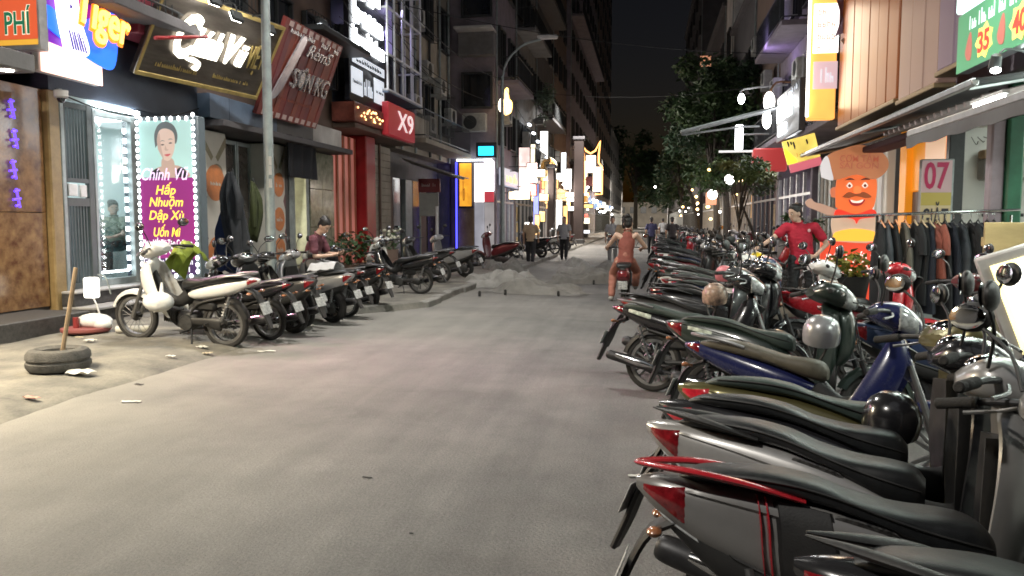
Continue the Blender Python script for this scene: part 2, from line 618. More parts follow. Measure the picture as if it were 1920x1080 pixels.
def rear_fender(root, w=.07, drop=0.0):
    pts = [(-.34, .70, w), (-.47, .645, w), (-.55, .52, w * .95), (-.60, .40, w * .85), (-.665, .27, w * .6)]
    rings = []
    q = catmull(pts, 4)
    for i, (x, z, hw) in enumerate(q):
        a = q[max(i - 1, 0)]; b = q[min(i + 1, len(q) - 1)]
        t = V((b[0] - a[0], 0, b[1] - a[1])).normalized(); nrm = V((t.z, 0, -t.x)) * .014
        c = V((x, 0, z))
        rings.append([c + V((0, -hw, 0)), c + V((0, -hw, 0)) * .8 - nrm, c + V((0, hw, 0)) * .8 - nrm, c + V((0, hw, 0)), c + V((0, hw * .8, 0)) + nrm, c + V((0, -hw * .8, 0)) + nrm])
    f = MB().rings(rings).build('rear_fender', PLASTIC, root)
    T = Matrix.Translation(V((-.592, 0, .50))) @ Matrix.Rotation(R(24), 4, 'Y')
    MB().box((0, 0, 0), (.006, .19, .14), T, .002).build('number_plate', PLATEW, f)
    for s in (1, -1):
        m = MB().tube([(-.43, s * .05, .665), (-.445, s * .12, .67)], .01, 6)
        m.ellipsoid((-.45, s * .14, .672), (.03, .034, .018), 10, 6)
        m.build('indicator', AMBER, f)
    return f

def shock(root, side, top, bot, col=None):
    m = MB().tube([top, bot], .016, 8)
    a, b = V(top), V(bot)
    n = 44
    pts = []
    ax = (b - a).normalized(); u = ax.orthogonal().normalized(); w = ax.cross(u)
    for i in range(n + 1):
        t = .12 + .7 * i / n; an = i / n * 2 * PI * 7
        pts.append(a + (b - a) * t + u * math.cos(an) * .026 + w * math.sin(an) * .026)
    m.tube(pts, .0055, 5)
    return m.build('shock_absorber', col or ALLOY, root)

def make_scooter(steer_deg=0):
    S = steer_matrix(steer_deg)
    r = empty('scooter')
    wheel(r, 'rear_wheel', 0, .265, .052, .178, 'cast', rim_mat=DARKALLOY)
    wheel(r, 'front_wheel', 1.28, .265, .045, .185, 'cast', S, rim_mat=DARKALLOY)
    BODY_S.mesh(24).build('body_panel', PNT['grey'], r)
    SEAT_S.mesh(22).build('seat', VINYL, r)
    # dark lower shell with panel groove
    Loft([(-.40, .66, .74, .05, 2.4), (-.22, .52, .70, .10, 2.6), (.0, .43, .62, .128, 2.6), (.3, .34, .52, .148, 2.6), (.55, .28, .42, .14, 2.6), (.66, .27, .36, .12, 2.6)]).mesh(18).build('lower_shell', PLASTIC, r)
    m = BODY_S.patch(-.515, -.33, -42, 48, .004, 8, 6, taper=.35)
    tl = m.build('tail_light', TAILRED, r)
    for sd in (0, 1):
        q = BODY_S.patch(-.46, -.24, -70, -44, .005, 6, 4, both=False)
        if sd: q.v = [(a, -b_, c) for a, b_, c in q.v]
        q.build('side_lens', CLEAR, tl)
    # grab rail, flat bar ending in a point behind the seat
    P = [(.06, .130, .800), (-.10, .142, .838), (-.28, .128, .862), (-.42, .082, .868), (-.505, .03, .868), (-.52, 0, .868)]
    MB().tube(P + mirror_y(P[:-1])[::-1], [.012, .018, .019, .018, .016, .014, .016, .018, .019, .018, .012], 10, 4, flat=(1.6, .6)).build('grab_rail', PLASTIC, r)
    for sd in (0, 1):
        q = BODY_S.patch(-.36, .50, 14, 40, .011, 22, 6, both=False, taper=.25)
        if sd: q.v = [(a, -b_, c) for a, b_, c in q.v]
        q.build('flank_ridge', PNT['grey'], r)
        q = BODY_S.patch(-.20, .42, -52, -24, .006, 16, 5, both=False, taper=.2)
        if sd: q.v = [(a, -b_, c) for a, b_, c in q.v]
        q.build('flank_trim', PLASTIC, r)
    rear_fender(r)
    fender_arc(0, .265, 35, 150, .06).build('tyre_hugger', PLASTIC, r)
    # engine and belt case on the left, muffler on the right
    m = Loft([(-.12, .19, .33, .02, 2.6), (-.05, .165, .37, .038, 2.8), (.18, .19, .37, .042, 3), (.42, .20, .40, .036, 2.8), (.5, .24, .34, .02, 2.4)], y0=.105).mesh(14)
    m.box((.36, 0, .27), (.26, .18, .16), None, .03)
    m.lathe([(.03, -.17), (.075, -.16), (.085, -.09), (.085, .02)], 14, Matrix.Translation(V((.34, 0, .28))) @ YAX)
    m.build('engine', ENGINE, r)
    mu = MB().tube([(.34, -.09, .2), (.22, -.15, .2), (.10, -.165, .245)], .02, 8, 3)
    mu.tube([(.12, -.17, .25), (.05, -.172, .268), (-.24, -.178, .335), (-.33, -.18, .355), (-.335, -.18, .356)], [.03, .052, .058, .048, .02], 16, 3)
    mu = mu.build('muffler', DARKALLOY, r)
    MB().tube([(.05, -.195, .285), (-.05, -.197, .308), (-.20, -.205, .342)], [.02, .045, .03], 12, 3, flat=(1.0, .9)).build('heat_shield', CHROME, mu)
    for s in (1, -1):
        shock(r, s, (-.10, s * .11, .58), (-.03, s * .115, .27))
    # floor board and centre tunnel
    m = MB().box((.74, 0, .295), (.40, .34, .05), None, .02)
    for y in (-.12, -.06, .06, .12):
        m.box((.74, y, .323), (.3, .02, .008))
    m.build('floorboard', PLASTIC, r)
    Loft([(.54, .32, .55, .07, 2.6), (.66, .32, .50, .075, 2.6), (.80, .32, .50, .08, 2.6), (.92, .34, .60, .09, 2.6)]).mesh(14).build('centre_tunnel', PLASTIC, r)
    # leg shield, nose and inner panel
    def vloft(keys, n=18, k=5, bow=.5):
        rings = []
        for x, z, hw, hd in catmull(keys, k):
            ring = []
            for j in range(n):
                a = 2 * PI * j / n
                y = hw * math.cos(a); d = hd * math.sin(a)
                ring.append(V((x + d - bow * y * y / max(hw, .05), y, z)))
            rings.append(ring)
        return MB().rings(rings)
    vloft([(.93, .27, .10, .03), (.95, .36, .165, .04), (.985, .52, .215, .045), (1.01, .68, .225, .05), (1.01, .82, .20, .06), (.985, .91, .16, .06), (.96, .945, .10, .04)], 22).build('leg_shield', PNT['grey'], r)
    vloft([(1.03, .50, .06, .03), (1.075, .58, .10, .045), (1.095, .72, .115, .05), (1.075, .86, .11, .05), (1.03, .93, .07, .03)], 16, 5, .35).build('nose_panel', PNT['grey'], r)
    vloft([(.915, .40, .12, .03), (.93, .55, .165, .035), (.935, .72, .165, .035), (.925, .84, .13, .03)], 16, 4, .45).build('inner_panel', PLASTIC, r)
    fender_arc(1.28, .265, 8, 158, .075, S).build('front_fender', PNT['grey'], r)
    m = MB()
    for s in (1, -1):
        m.tube([(1.28, s * .075, .265), (1.14, s * .075, .60)], [.02, .024], 8, M=S)
    m.tube([(1.10, 0, .60), (.98, 0, .95)], .028, 8)
    m.build('fork', DARKALLOY, r)
    cw = COWL_S.mesh(20)
    cw.v = [tuple(S @ V(p)) for p in cw.v]
    cw = cw.build('handlebar_cowl', PNT['grey'], r)
    h = COWL_S.patch(.985, 1.095, -72, 38, .005, 8, 8)
    h.v = [tuple(S @ V(p)) for p in h.v]
    h.build('headlight', CLEAR, r)
    d = MB().ellipsoid((.865, 0, 1.085), (.05, .09, .022), 16, 6, Matrix.Rotation(R(-25), 4, 'Y'))
    d.v = [tuple(S @ V(p)) for p in d.v]
    d.build('instrument_panel', MIRGLASS, cw)
    bars(r, S, 1.035, .93)
    mirrors(r, S, 1.07, .88)
    for sd in (1, -1):
        pts = [SEAT_S.pt(x, 0, .003) for x in (-.30, -.2, -.08, .04, .16, .28, .40, .52, .585)]
        MB().tube([(p.x, sd * p.y, p.z + .012) for p in pts], .0045, 5, 3).build('seat_piping', ALLOY if False else PLASTIC, r)
    m = MB()
    for sd in (1, -1):
        m.tube([S @ V((.93, sd * .22, 1.03)), S @ V((1.04, sd * .17, 1.0)), (1.05, sd * .09, .86), (1.10, sd * .07, .6)], .0055, 5, 4)
    m.build('brake_cable', PLASTIC, r)
    MB().tube([(.42, .10, .22), (.36, .17, .12), (.33, .23, .012)], [.013, .011, .013], 6).build('side_stand', DARKALLOY, r)
    return r

def make_underbone(steer_deg=0, wire=True):
    S = steer_matrix(steer_deg)
    r = empty('motorbike')
    wheel(r, 'rear_wheel', 0, .285, .038, .222, 'wire' if wire else 'cast', rim_mat=ALLOY)
    wheel(r, 'front_wheel', 1.24, .285, .033, .228, 'wire' if wire else 'cast', S, rim_mat=ALLOY)
    BODY_U.mesh(20).build('body_panel', PNT['grey'], r)
    SEAT_U.mesh(20).build('seat', VINYL, r)
    BODY_U.patch(-.51, -.36, -40, 60, .004, 6, 5, taper=.4).build('tail_light', TAILRED, r)
    P = [(.0, .125, .82), (-.15, .142, .855), (-.34, .12, .875), (-.44, .06, .885), (-.455, 0, .885)]
    MB().tube(P + mirror_y(P[:-1])[::-1], .0125, 8, 4).build('grab_rail', ALLOY, r)
    rear_fender(r, .062)
    fender_arc(0, .285, 40, 165, .06).build('inner_fender', PLASTIC, r)
    # underseat frame and spine
    m = MB().tube([(.44, 0, .60), (.60, 0, .50), (.78, 0, .58), (.90, 0, .76), (.985, 0, .90)], [.075, .06, .055, .055, .06], 12, 4, flat=(.8, 1.1))
    m.tube([(-.05, .07, .60), (.30, .08, .50), (.42, .08, .30)], .016, 8, 3)
    m.tube([(-.05, -.07, .60), (.30, -.08, .50), (.42, -.08, .30)], .016, 8, 3)
    m.box((.24, 0, .48), (.30, .14, .12), None, .03)
    m.build('frame', PLASTIC, r)
    m = MB().box((.46, 0, .30), (.26, .19, .20), None, .04)
    m.lathe([(.02, -.125), (.085, -.12), (.095, -.09), (.095, .10), (.085, .125), (.02, .13)], 18, Matrix.Translation(V((.44, 0, .28))) @ YAX)
    for k in range(6):
        m.box((.60 + .028 * k, 0, .33 + .004 * k), (.014, .17, .15), None, .004)
    m.build('engine', ENGINE, r)
    mu = MB().tube([(.72, -.05, .28), (.70, -.11, .19), (.45, -.135, .17), (.12, -.15, .215)], .017, 8, 4)
    mu.tube([(.14, -.155, .215), (.08, -.158, .225), (-.35, -.17, .325), (-.42, -.172, .34), (-.425, -.172, .341)], [.02, .04, .047, .038, .015], 14, 3)
    mu = mu.build('muffler', DARKALLOY, r)
    MB().tube([(.05, -.18, .25), (-.08, -.186, .28), (-.32, -.20, .34)], [.02, .042, .03], 12, 3).build('heat_shield', CHROME, mu)
    m = MB()
    for s in (1, -1):
        m.tube([(.38, s * .085, .31), (.0, s * .10, .285), (-.05, s * .10, .285)], [.022, .02, .022], 8)
    m.tube([(.44, .10, .30), (.2, .115, .31), (.0, .118, .29), (-.02, .118, .29)], [.04, .045, .075, .03], 12, 3, flat=(.35, 1))
    m.build('swingarm', PLASTIC, r)
    for s in (1, -1):
        shock(r, s, (-.13, s * .115, .62), (-.01, s * .12, .30), ALLOY)
    for s in (1, -1):
        q = catmull([(1.0, .13, .86, .05), (.975, .175, .72, .10), (.90, .205, .55, .12), (.80, .20, .42, .085), (.72, .17, .31, .03)], 5)
        rings = []
        for x, y, z, hd in q:
            rings.append([V((x + hd * math.cos(a), s * (y + .014 * math.sin(a) - .35 * max(0, math.cos(a)) * hd), z + .25 * hd * math.cos(a))) for a in [2 * PI * j / 12 for j in range(12)]])
        MB().rings(rings).build('leg_shield', PNT['grey'], r)
    m = MB().ellipsoid((1.03, 0, .78), (.055, .115, .15), 14, 10, Matrix.Rotation(R(-22), 4, 'Y'))
    m.build('nose_panel', PNT['grey'], r)
    fender_arc(1.24, .285, 20, 165, .066, S).build('front_fender', PNT['grey'], r)
    m = MB()
    for s in (1, -1):
        m.tube([(1.24, s * .07, .285), (1.16, s * .07, .50), (1.05, s * .07, .80)], [.023, .022, .017], 8, M=S)
    m.tube([(1.06, 0, .74), (.97, 0, .97)], .026, 8)
    m.build('fork', ALLOY, r)
    cw = COWL_U.mesh(18)
    cw.v = [tuple(S @ V(p)) for p in cw.v]
    cw.build('handlebar_cowl', PNT['grey'], r)
    h = COWL_U.patch(.985, 1.10, -60, 50, .005, 8, 8)
    h.v = [tuple(S @ V(p)) for p in h.v]
    h.build('headlight', CLEAR, r)
    bars(r, S, 1.03, .95)
    mirrors(r, S, 1.06, .90)
    MB().tube([(.42, -.24, .19), (.42, .24, .19)], .012, 6).build('foot_rest', RUBBER, r)
    for s in (1, -1):
        MB().tube([(.14, s * .08, .30), (.14, s * .20, .30)], .01, 6).build('foot_rest', RUBBER, r)
    MB().tube([(.38, .10, .22), (.33, .16, .12), (.30, .22, .012)], [.012, .01, .013], 6).build('side_stand', DARKALLOY, r)
    return r

def base_name(o):
    return o.name.split('.')[0]
TAILPARTS = ('seat_piping', 'flank_ridge', 'flank_trim', 'body_panel', 'seat', 'lower_shell', 'tail_light', 'side_lens', 'grab_rail', 'rear_fender', 'number_plate', 'indicator')
BIKE_PAINT = ('flank_ridge', 'body_panel', 'leg_shield', 'nose_panel', 'front_fender', 'handlebar_cowl')
PROTO = {}
for st in (0, 24, -18):
    PROTO['scooter', st] = make_scooter(st)
    PROTO['motorbike', st] = make_underbone(st, True)
PROTO['motorbike', 'cast'] = make_underbone(12, False)
BT = child_table()
def shorten(o):
    if o.type == 'MESH' and base_name(o) in TAILPARTS:
        for v in o.data.vertices:
            if v.co.x < 0: v.co.x *= .87
    for c in BT.get(o.name, ()): shorten(c)
for o in PROTO.values(): shorten(o)
COCKPIT = ('handlebar_cowl', 'headlight', 'instrument_panel', 'handlebar', 'grip', 'lever', 'mirror', 'mirror_glass')
APRON = ('leg_shield', 'nose_panel', 'inner_panel')
ROLLER = ('front_wheel', 'tyre', 'rim', 'front_fender', 'fork')
def cockpit(o, inwheel=False):
    nm = base_name(o)
    if o.type == 'MESH':
        for v in o.data.vertices:
            if nm in COCKPIT:
                v.co = V((.85 + (v.co.x - .95) * 1.14, v.co.y * 1.1, 1.10 + (v.co.z - 1.02) * 1.14))
            elif nm in APRON:
                v.co.x -= .09; v.co.z = v.co.z * 1.09 if v.co.z > .4 else v.co.z + .036
            elif nm in ('front_wheel', 'front_fender', 'fork') or inwheel:
                v.co.x -= .07
    for c in BT.get(o.name, ()): cockpit(c, nm == 'front_wheel')
for o in PROTO.values(): cockpit(o)
BSC = .9
USED = set()
FAR_SKIP = {'seat_piping', 'brake_cable', 'flank_ridge', 'flank_trim', 'lever', 'mirror_glass', 'instrument_panel', 'side_lens', 'side_stand', 'foot_rest', 'indicator', 'heat_shield', 'tyre_hugger', 'inner_fender', 'centre_tunnel', 'shock_absorber', 'fork', 'nose_panel', 'inner_panel', 'grip'}
def bike(kind, loc, heading, label, colour, steer=0, seat=None, lean=-7, group='motorbikes parked along the street', over=None, far=False, drop=()):
    src = PROTO[kind, steer]
    over = over or {}
    def cp(o, parent):
        nm = base_name(o)
        if parent is not None and ((far and nm in FAR_SKIP) or nm in drop):
            return None
        c = o.copy()
        COL.objects.link(c)
        c.parent = parent
        if o.type == 'MESH':
            mt = None
            if nm in BIKE_PAINT: mt = PNT[colour]
            if nm == 'seat' and seat: mt = seat
            if nm in over: mt = over[nm]
            if mt is not None:
                c.material_slots[0].link = 'OBJECT'
                c.material_slots[0].material = mt
        for ch in BT.get(o.name, ()):
            cp(ch, c)
        return c
    c = cp(src, None)
    c.location = loc
    c.rotation_euler = (R(lean), 0, R(heading))
    c.scale = (BSC, BSC, BSC)
    tag(c, label, 'motorbike' if kind == 'motorbike' else 'scooter', group)
    return c
# ------------------------------------------------------------------ ground
def node_road():
    m = bpy.data.materials.new('asphalt'); m.use_nodes = True
    nt = m.node_tree; b = nt.nodes['Principled BSDF']; L = nt.links.new
    tc = nt.nodes.new('ShaderNodeTexCoord'); src = tc.outputs['Object']
    def noise_(scale, detail=5, vec=src, rough=.6):
        n = nt.nodes.new('ShaderNodeTexNoise'); n.inputs['Scale'].default_value = scale; n.inputs['Detail'].default_value = detail
        n.inputs['Roughness'].default_value = rough
        L(vec, n.inputs['Vector']); return n.outputs['Fac']
    def ramp(fac, p0, p1, c0, c1):
        r = nt.nodes.new('ShaderNodeValToRGB'); e = r.color_ramp.elements
        e[0].position, e[1].position = p0, p1; e[0].color = (*c0, 1); e[1].color = (*c1, 1); L(fac, r.inputs[0]); return r.outputs[0]
    def mix(f, a, c, t='MIX'):
        n = nt.nodes.new('ShaderNodeMix'); n.data_type = 'RGBA'; n.blend_type = t
        if hasattr(f, 'links'): L(f, n.inputs[0])
        else: n.inputs[0].default_value = f
        L(a, n.inputs[6])
        if hasattr(c, 'links'): L(c, n.inputs[7])
        else: n.inputs[7].default_value = (*c, 1)
        return n.outputs[2]
    base = ramp(noise_(.7), .3, .72, (.124, .122, .118), (.176, .172, .166))
    mp = nt.nodes.new('ShaderNodeMapping'); mp.inputs['Scale'].default_value = (2.2, .18, 1); mp.inputs['Rotation'].default_value = (0, 0, .12); L(src, mp.inputs[0])
    st = ramp(noise_(1.4, 4, mp.outputs[0]), .38, .66, (.80, .80, .81), (1.14, 1.13, 1.12))
    base = mix(.8, base, st, 'MULTIPLY')
    pt = ramp(noise_(.27, 3), .485, .515, (.90, .90, .905), (1.06, 1.055, 1.05))
    base = mix(.8, base, pt, 'MULTIPLY')
    bl = ramp(noise_(3.2, 6, rough=.75), .35, .66, (.88, .88, .88), (1.10, 1.10, 1.10))
    base = mix(.8, base, bl, 'MULTIPLY')
    sp = ramp(noise_(55, 3), .36, .66, (.78, .78, .78), (1.18, 1.18, 1.18))
    base = mix(.8, base, sp, 'MULTIPLY')
    # gutter dust on the left, with the warm shop light painted into it
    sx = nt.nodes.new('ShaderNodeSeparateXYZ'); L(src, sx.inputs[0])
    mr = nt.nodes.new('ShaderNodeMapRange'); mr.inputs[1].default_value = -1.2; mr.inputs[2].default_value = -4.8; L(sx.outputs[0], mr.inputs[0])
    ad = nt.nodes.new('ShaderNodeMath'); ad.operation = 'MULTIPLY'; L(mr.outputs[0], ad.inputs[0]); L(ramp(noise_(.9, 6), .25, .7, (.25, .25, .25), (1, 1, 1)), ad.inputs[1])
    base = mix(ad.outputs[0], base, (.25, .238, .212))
    # dark oil and water stains
    stn = ramp(noise_(.42, 7, rough=.7), .50, .70, (1, 1, 1), (.68, .68, .69))
    base = mix(.7, base, stn, 'MULTIPLY')
    # tar-filled cracks
    vo = nt.nodes.new('ShaderNodeTexVoronoi'); vo.feature = 'DISTANCE_TO_EDGE'; vo.inputs['Scale'].default_value = .35
    wv = nt.nodes.new('ShaderNodeTexNoise'); wv.inputs['Scale'].default_value = 1.5; wv.inputs['Detail'].default_value = 5; L(src, wv.inputs['Vector'])
    wm = nt.nodes.new('ShaderNodeMix'); wm.data_type = 'RGBA'; wm.inputs[0].default_value = .35; L(src, wm.inputs[6]); L(wv.outputs['Color'], wm.inputs[7])
    L(wm.outputs[2], vo.inputs['Vector'])
    ck = ramp(vo.outputs['Distance'], .0, .006, (.72, .72, .72), (1, 1, 1))
    base = mix(.22, base, ck, 'MULTIPLY')
    L(base, b.inputs['Base Color'])
    b.inputs['Roughness'].default_value = .78
    b.inputs['Specular IOR Level'].default_value = .35
    bp = nt.nodes.new('ShaderNodeBump'); bp.inputs['Strength'].default_value = .8; bp.inputs['Distance'].default_value = .014
    L(noise_(70, 4), bp.inputs['Height']); L(bp.outputs[0], b.inputs['Normal'])
    return m
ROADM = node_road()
DIRT = mat('pavement_dirt', (.075, .073, .068), .9, 0, .3, 1.5, bump=.6, bscale=26, col2=(.235, .22, .185), detail=11)
CONC = mat('concrete', (.20, .195, .18), .85, 0, .25, 3, bump=.3, bscale=30)
def sheet(name, x0, x1, y0, y1, z, m):
    b = MB(); nx, ny = 6, 40
    b.rings([[V((x0 + (x1 - x0) * i / nx, y0 + (y1 - y0) * j / ny, z)) for i in range(nx + 1)] for j in range(ny + 1)], cap=False, close=False)
    return tag(b.build(name, m, None), kind='structure')
sheet('ground', -220, 220, -60, 420, -.16, mat('far_ground', (.08, .08, .075), .9))
def edge_x(y):
    t = min(1, max(0, (y - 11.9) / 1.6)); t = t * t * (3 - 2 * t)
    return -4.78 + .9 * t + .10 * noise.noise(V((y * .9, 3.1, 0))) + .04 * noise.noise(V((y * 4.1, 1.1, 0)))
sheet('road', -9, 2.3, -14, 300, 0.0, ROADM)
def pavement():
    rows = []
    ys = [-6 + .16 * i for i in range(190)] + [24.4 + 2.5 * i for i in range(90)]
    for y in ys:
        e = edge_x(y); row = []
        for i in range(31):
            t = i / 30; x = e + .06 + (-9.0 - e) * t ** 1.25
            d = e - x
            h = .095 * (1 - math.exp(-max(0, d + .06) / .38)) if y < 12 else .11 * (1 - math.exp(-max(0, d + .06) / .03))
            h += (.030 * noise.noise(V((x * 1.6, y * 1.6, 2))) + .012 * noise.noise(V((x * 6, y * 6, 5)))) * min(1, max(0, d * 2.2))
            row.append(V((x, y, h - (.02 if i == 0 else 0))))
        rows.append(row)
    return MB().rings(rows, cap=False, close=False)
ks = empty('kerb', (-3.9, 13.4, 0), 0, 'row of worn concrete kerb stones along the left pavement beyond the tight bike row', 'kerb')
rk_ = random.Random(8); yk = 13.45
kerb_jobs = []
while yk < 34:
    ln = rk_.uniform(.85, 1.1)
    kerb_jobs.append((yk, yk + ln - .015, edge_x(yk + ln / 2) + .07 + rk_.uniform(-.012, .012), .118 + rk_.uniform(-.012, .012)))
    yk += ln
PAVE = tag(pavement().build('left_pavement', DIRT, None), kind='structure')
for y0, y1, x, h in kerb_jobs:
    o = MB().box((x - .09, (y0 + y1) / 2, h / 2 - .03), (.18, y1 - y0, h + .06), None, .018).build('kerb_stone', CONC, None, smooth=False)
    o.parent = ks; o.matrix_parent_inverse = Matrix.Translation(V((3.9, -13.4, 0)))
b = MB()
b.box((4.35, 140, -.02), (4.1, 300, .26), None, .015)
tag(b.build('right_pavement', CONC), kind='structure')

# ------------------------------------------------------------------ shared building materials
def dim(n, c, **k): return mat(n, c, k.pop('rough', .8), 0, k.pop('var', .22), k.pop('scale', 1.6), bump=.15, bscale=25, **k)
W_GREY = dim('render_grey', (.17, .165, .165)); W_BEIGE = dim('render_beige', (.30, .27, .22)); W_DARK = dim('render_dark', (.08, .075, .08))
W_BROWN = dim('render_brown', (.15, .105, .085)); W_BLUE = dim('panel_blue', (.14, .19, .27), rough=.5); W_CREAM = dim('render_cream', (.36, .33, .28))
W_MAUVE = dim('render_mauve', (.22, .19, .22)); W_WHITE = dim('render_white', (.52, .50, .48)); W_NAVY = dim('panel_navy', (.055, .07, .10), rough=.5)
FRAME_D = mat('dark_frame', (.045, .048, .05), .45, .3, .2, 8)
FRAME_A = mat('aluminium', (.42, .43, .44), .4, .7, .15, 8)
FRAME_W = mat('white_frame', (.62, .62, .62), .5, 0, .1, 8)
GLASS_D = mat('dark_glass', (.014, .017, .023), .08, 0, .5, .8, coat=.5)
GRANITE = mat('granite_step', (.05, .048, .047), .55, 0, .5, 22, detail=8)
STONE_T = mat('stone_tread', (.38, .37, .36), .5, 0, .2, 8)
WIRE = mat('cable_black', (.012, .012, .012), .6)
METAL_G = mat('galvanised', (.30, .34, .34), .5, .5, .2, 5)
RED_M = mat('red_lacquer', (.30, .012, .016), .35, 0, .15, 4)
WOODL = mat('pale_wood', (.36, .26, .12), .6, 0, .16, 2.0, stretch=(1.5, 1.5, 5), bump=.1)
AC_M = mat('air_con_casing', (.40, .40, .38), .6, 0, .2, 5)

class Face:
    """a street front: X plane, s = +1 when it looks towards +X (left side of the street), -1 on the right"""
    def __init__(self, x, s): self.x = x; self.s = s
    def p(self, y, z, o): return V((self.x + self.s * o, y, z))
    def box(self, y0, y1, z0, z1, o0, o1, b=0.0, m=None):
        m = m or MB()
        a = self.x + self.s * o0; c = self.x + self.s * o1
        return m.box(((a + c) / 2, (y0 + y1) / 2, (z0 + z1) / 2), (abs(a - c), y1 - y0, z1 - z0), None, b)
    def frame(self, y0, y1, z0, z1, o=0.0):
        """sign frame read from the street: u runs left to right as seen, v up"""
        if self.s > 0:
            return frame_of(self.p(y0, z0, o), self.p(y1, z0, o), self.p(y0, z1, o))[0]
        return frame_of(self.p(y1, z0, o), self.p(y0, z0, o), self.p(y1, z1, o))[0]

def window(par, F_, y0, y1, z0, z1, fm, gm, o=0.0, bars=1, grille=None):
    m = MB(); t = .06
    F_.box(y0, y1, z0, z0 + t, o, o + .14, .008, m); F_.box(y0, y1, z1 - t, z1, o, o + .14, .008, m)
    F_.box(y0, y0 + t, z0 + t, z1 - t, o, o + .13, .008, m); F_.box(y1 - t, y1, z0 + t, z1 - t, o, o + .13, .008, m)
    for k in range(bars):
        yc = y0 + (y1 - y0) * (k + 1) / (bars + 1)
        F_.box(yc - .025, yc + .025, z0 + t, z1 - t, o, o + .10, 0, m)
    w = wbuild(m, 'window', fm, par, smooth=False)
    F_.box(y0 + t, y1 - t, z0 + t, z1 - t, o + .005, o + .035).build('pane', gm, w, smooth=False)
    if grille:
        m = MB(); n = int((y1 - y0) / .16)
        for k in range(n + 1):
            y = y0 + (y1 - y0) * k / n
            m.tube([F_.p(y, z0, o + .3), F_.p(y, z1, o + .3)], .009, 4)
        for z in (z0, (z0 + z1) / 2, z1):
            m.tube([F_.p(y0, z, o + .13), F_.p(y0, z, o + .3), F_.p(y1, z, o + .3), F_.p(y1, z, o + .13)], .011, 4)
        m.build('grille', grille, w)
    return w

def air_con(par, F_, y, z, o=0.0, dirn=None, mt=None):
    m = MB()
    F_.box(y - .42, y + .42, z, z + .58, o + .12, o + .44, .02, m)
    F_.box(y - .40, y - .36, z - .12, z, o, o + .44, 0, m); F_.box(y + .36, y + .40, z - .12, z, o, o + .44, 0, m)
    a = wbuild(m, 'air_conditioner', mt or AC_M, par)
    T = Matrix.Translation(F_.p(y - .1, z + .29, o + .445)) @ Matrix.Rotation(F_.s * PI / 2, 4, 'Y')
    f = MB().lathe([(.02, .0), (.22, .0), (.23, .012), (.02, .014)], 20, T)
    f.build('fan_grille', FRAME_D, a)
    return a

def balcony(par, F_, y0, y1, z, d, sm, rm, h=.95):
    s = wbuild(F_.box(y0, y1, z - .16, z, .002, d, .01), 'balcony_slab', sm, par, smooth=False)
    m = MB()
    for zz in (z + h, z + .1):
        m.tube([F_.p(y0 + .03, zz, 0), F_.p(y0 + .03, zz, d - .04), F_.p(y1 - .03, zz, d - .04), F_.p(y1 - .03, zz, 0)], .022, 5)
    n = max(3, int((y1 - y0) / .17))
    for k in range(n + 1):
        y = y0 + .03 + (y1 - y0 - .06) * k / n
        m.tube([F_.p(y, z, d - .04), F_.p(y, z + h, d - .04)], .010, 4, cap=False)
    m.build('railing', rm, s)
    return s

def pipe(par, F_, y, z0, z1, o=.06, r=.035, mt=None):
    return wbuild(MB().tube([F_.p(y, z0, o), F_.p(y, z1, o)], r, 7), 'drain_pipe', mt or METAL_G, par)

def upper(par, F_, y0, y1, z0, h, wm, floors, wins, fm=FRAME_D, gm=GLASS_D, depth=9, fh=3.3, balc=(), grille=None, wt=1.7, sill=.9, roof=True):
    """upper storeys: one wall body and a row of windows per floor"""
    wbuild(F_.box(y0, y1, z0, h, -depth, 0.0), 'wall', wm, par, smooth=False)
    if roof:
        wbuild(F_.box(y0 - .0, y1 + .0, h, h + .25, -depth, .25, .02), 'cornice', wm, par, smooth=False)
    L = y1 - y0
    for k in range(floors):
        zb = z0 + .3 + k * fh
        if zb + sill + wt > h: break
        for j in range(wins):
            c = y0 + L * (j + .5) / wins; hw = min(.75, L / wins * .34)
            window(par, F_, c - hw, c + hw, zb + sill - .2, zb + sill + wt - .25, fm, gm, 0, 1, grille if (k + j) % 2 == 0 else None)
        if k in balc:
            balcony(par, F_, y0 + .3, y1 - .3, zb + .05, .95, wm, FRAME_D)

def thing(name, loc, label, cat, group=None):
    return empty(name, loc, 0, label, cat, group)

LF = Face(-8.2, 1)
# ---- 1: marble fronted shop at the near left
b1 = thing('marble_shop', (-8.2, 7, 0), 'corner shop faced with polished brown marble slabs at the left edge', 'shop building')
MARB = []
for k in range(4):
    MARB.append(mat('brown_marble_%d' % k, (.055 + .012 * k, .024 + .004 * k, .018), .22, 0, .5, 4.2 + .6 * k, col2=(.30 - .02 * (k % 2), .165, .07), detail=12, coat=.3))
wbuild(LF.box(2, 9.86, -.1, 3.3, -9, -.02), 'wall', W_DARK, b1, smooth=False)
k = 0
for y0, y1 in ((4.6, 5.96), (5.96, 7.3), (7.3, 8.6), (8.6, 9.86)):
    for z0, z1 in ((.32, 1.62), (1.62, 3.3)):
        wbuild(LF.box(y0 + .004, y1 - .004, z0 + .004, z1 - .004, -.015, .012 + .003 * (k % 3), .004), 'marble_panel', MARB[(k * 3 + k // 4) % 4], b1, smooth=False)
        k += 1
wbuild(LF.box(9.875, 10.10, .05, 3.3, -.4, .10, .02), 'corner_pilaster', mat('ochre_stone', (.20, .135, .055), .4, 0, .3, 7, col2=(.30, .21, .095), detail=10), b1, smooth=False)
wbuild(LF.box(10.11, 10.19, .05, 3.35, -.3, .09, .01), 'steel_post', METAL_G, b1, smooth=False)
for y0, y1 in ((2, 5.2), (5.2, 7.1), (7.1, 9.55)):
    wbuild(LF.box(y0 + .004, y1 - .004, -.05, .31, .013, .86, .012), 'granite_step', GRANITE, b1, smooth=False)
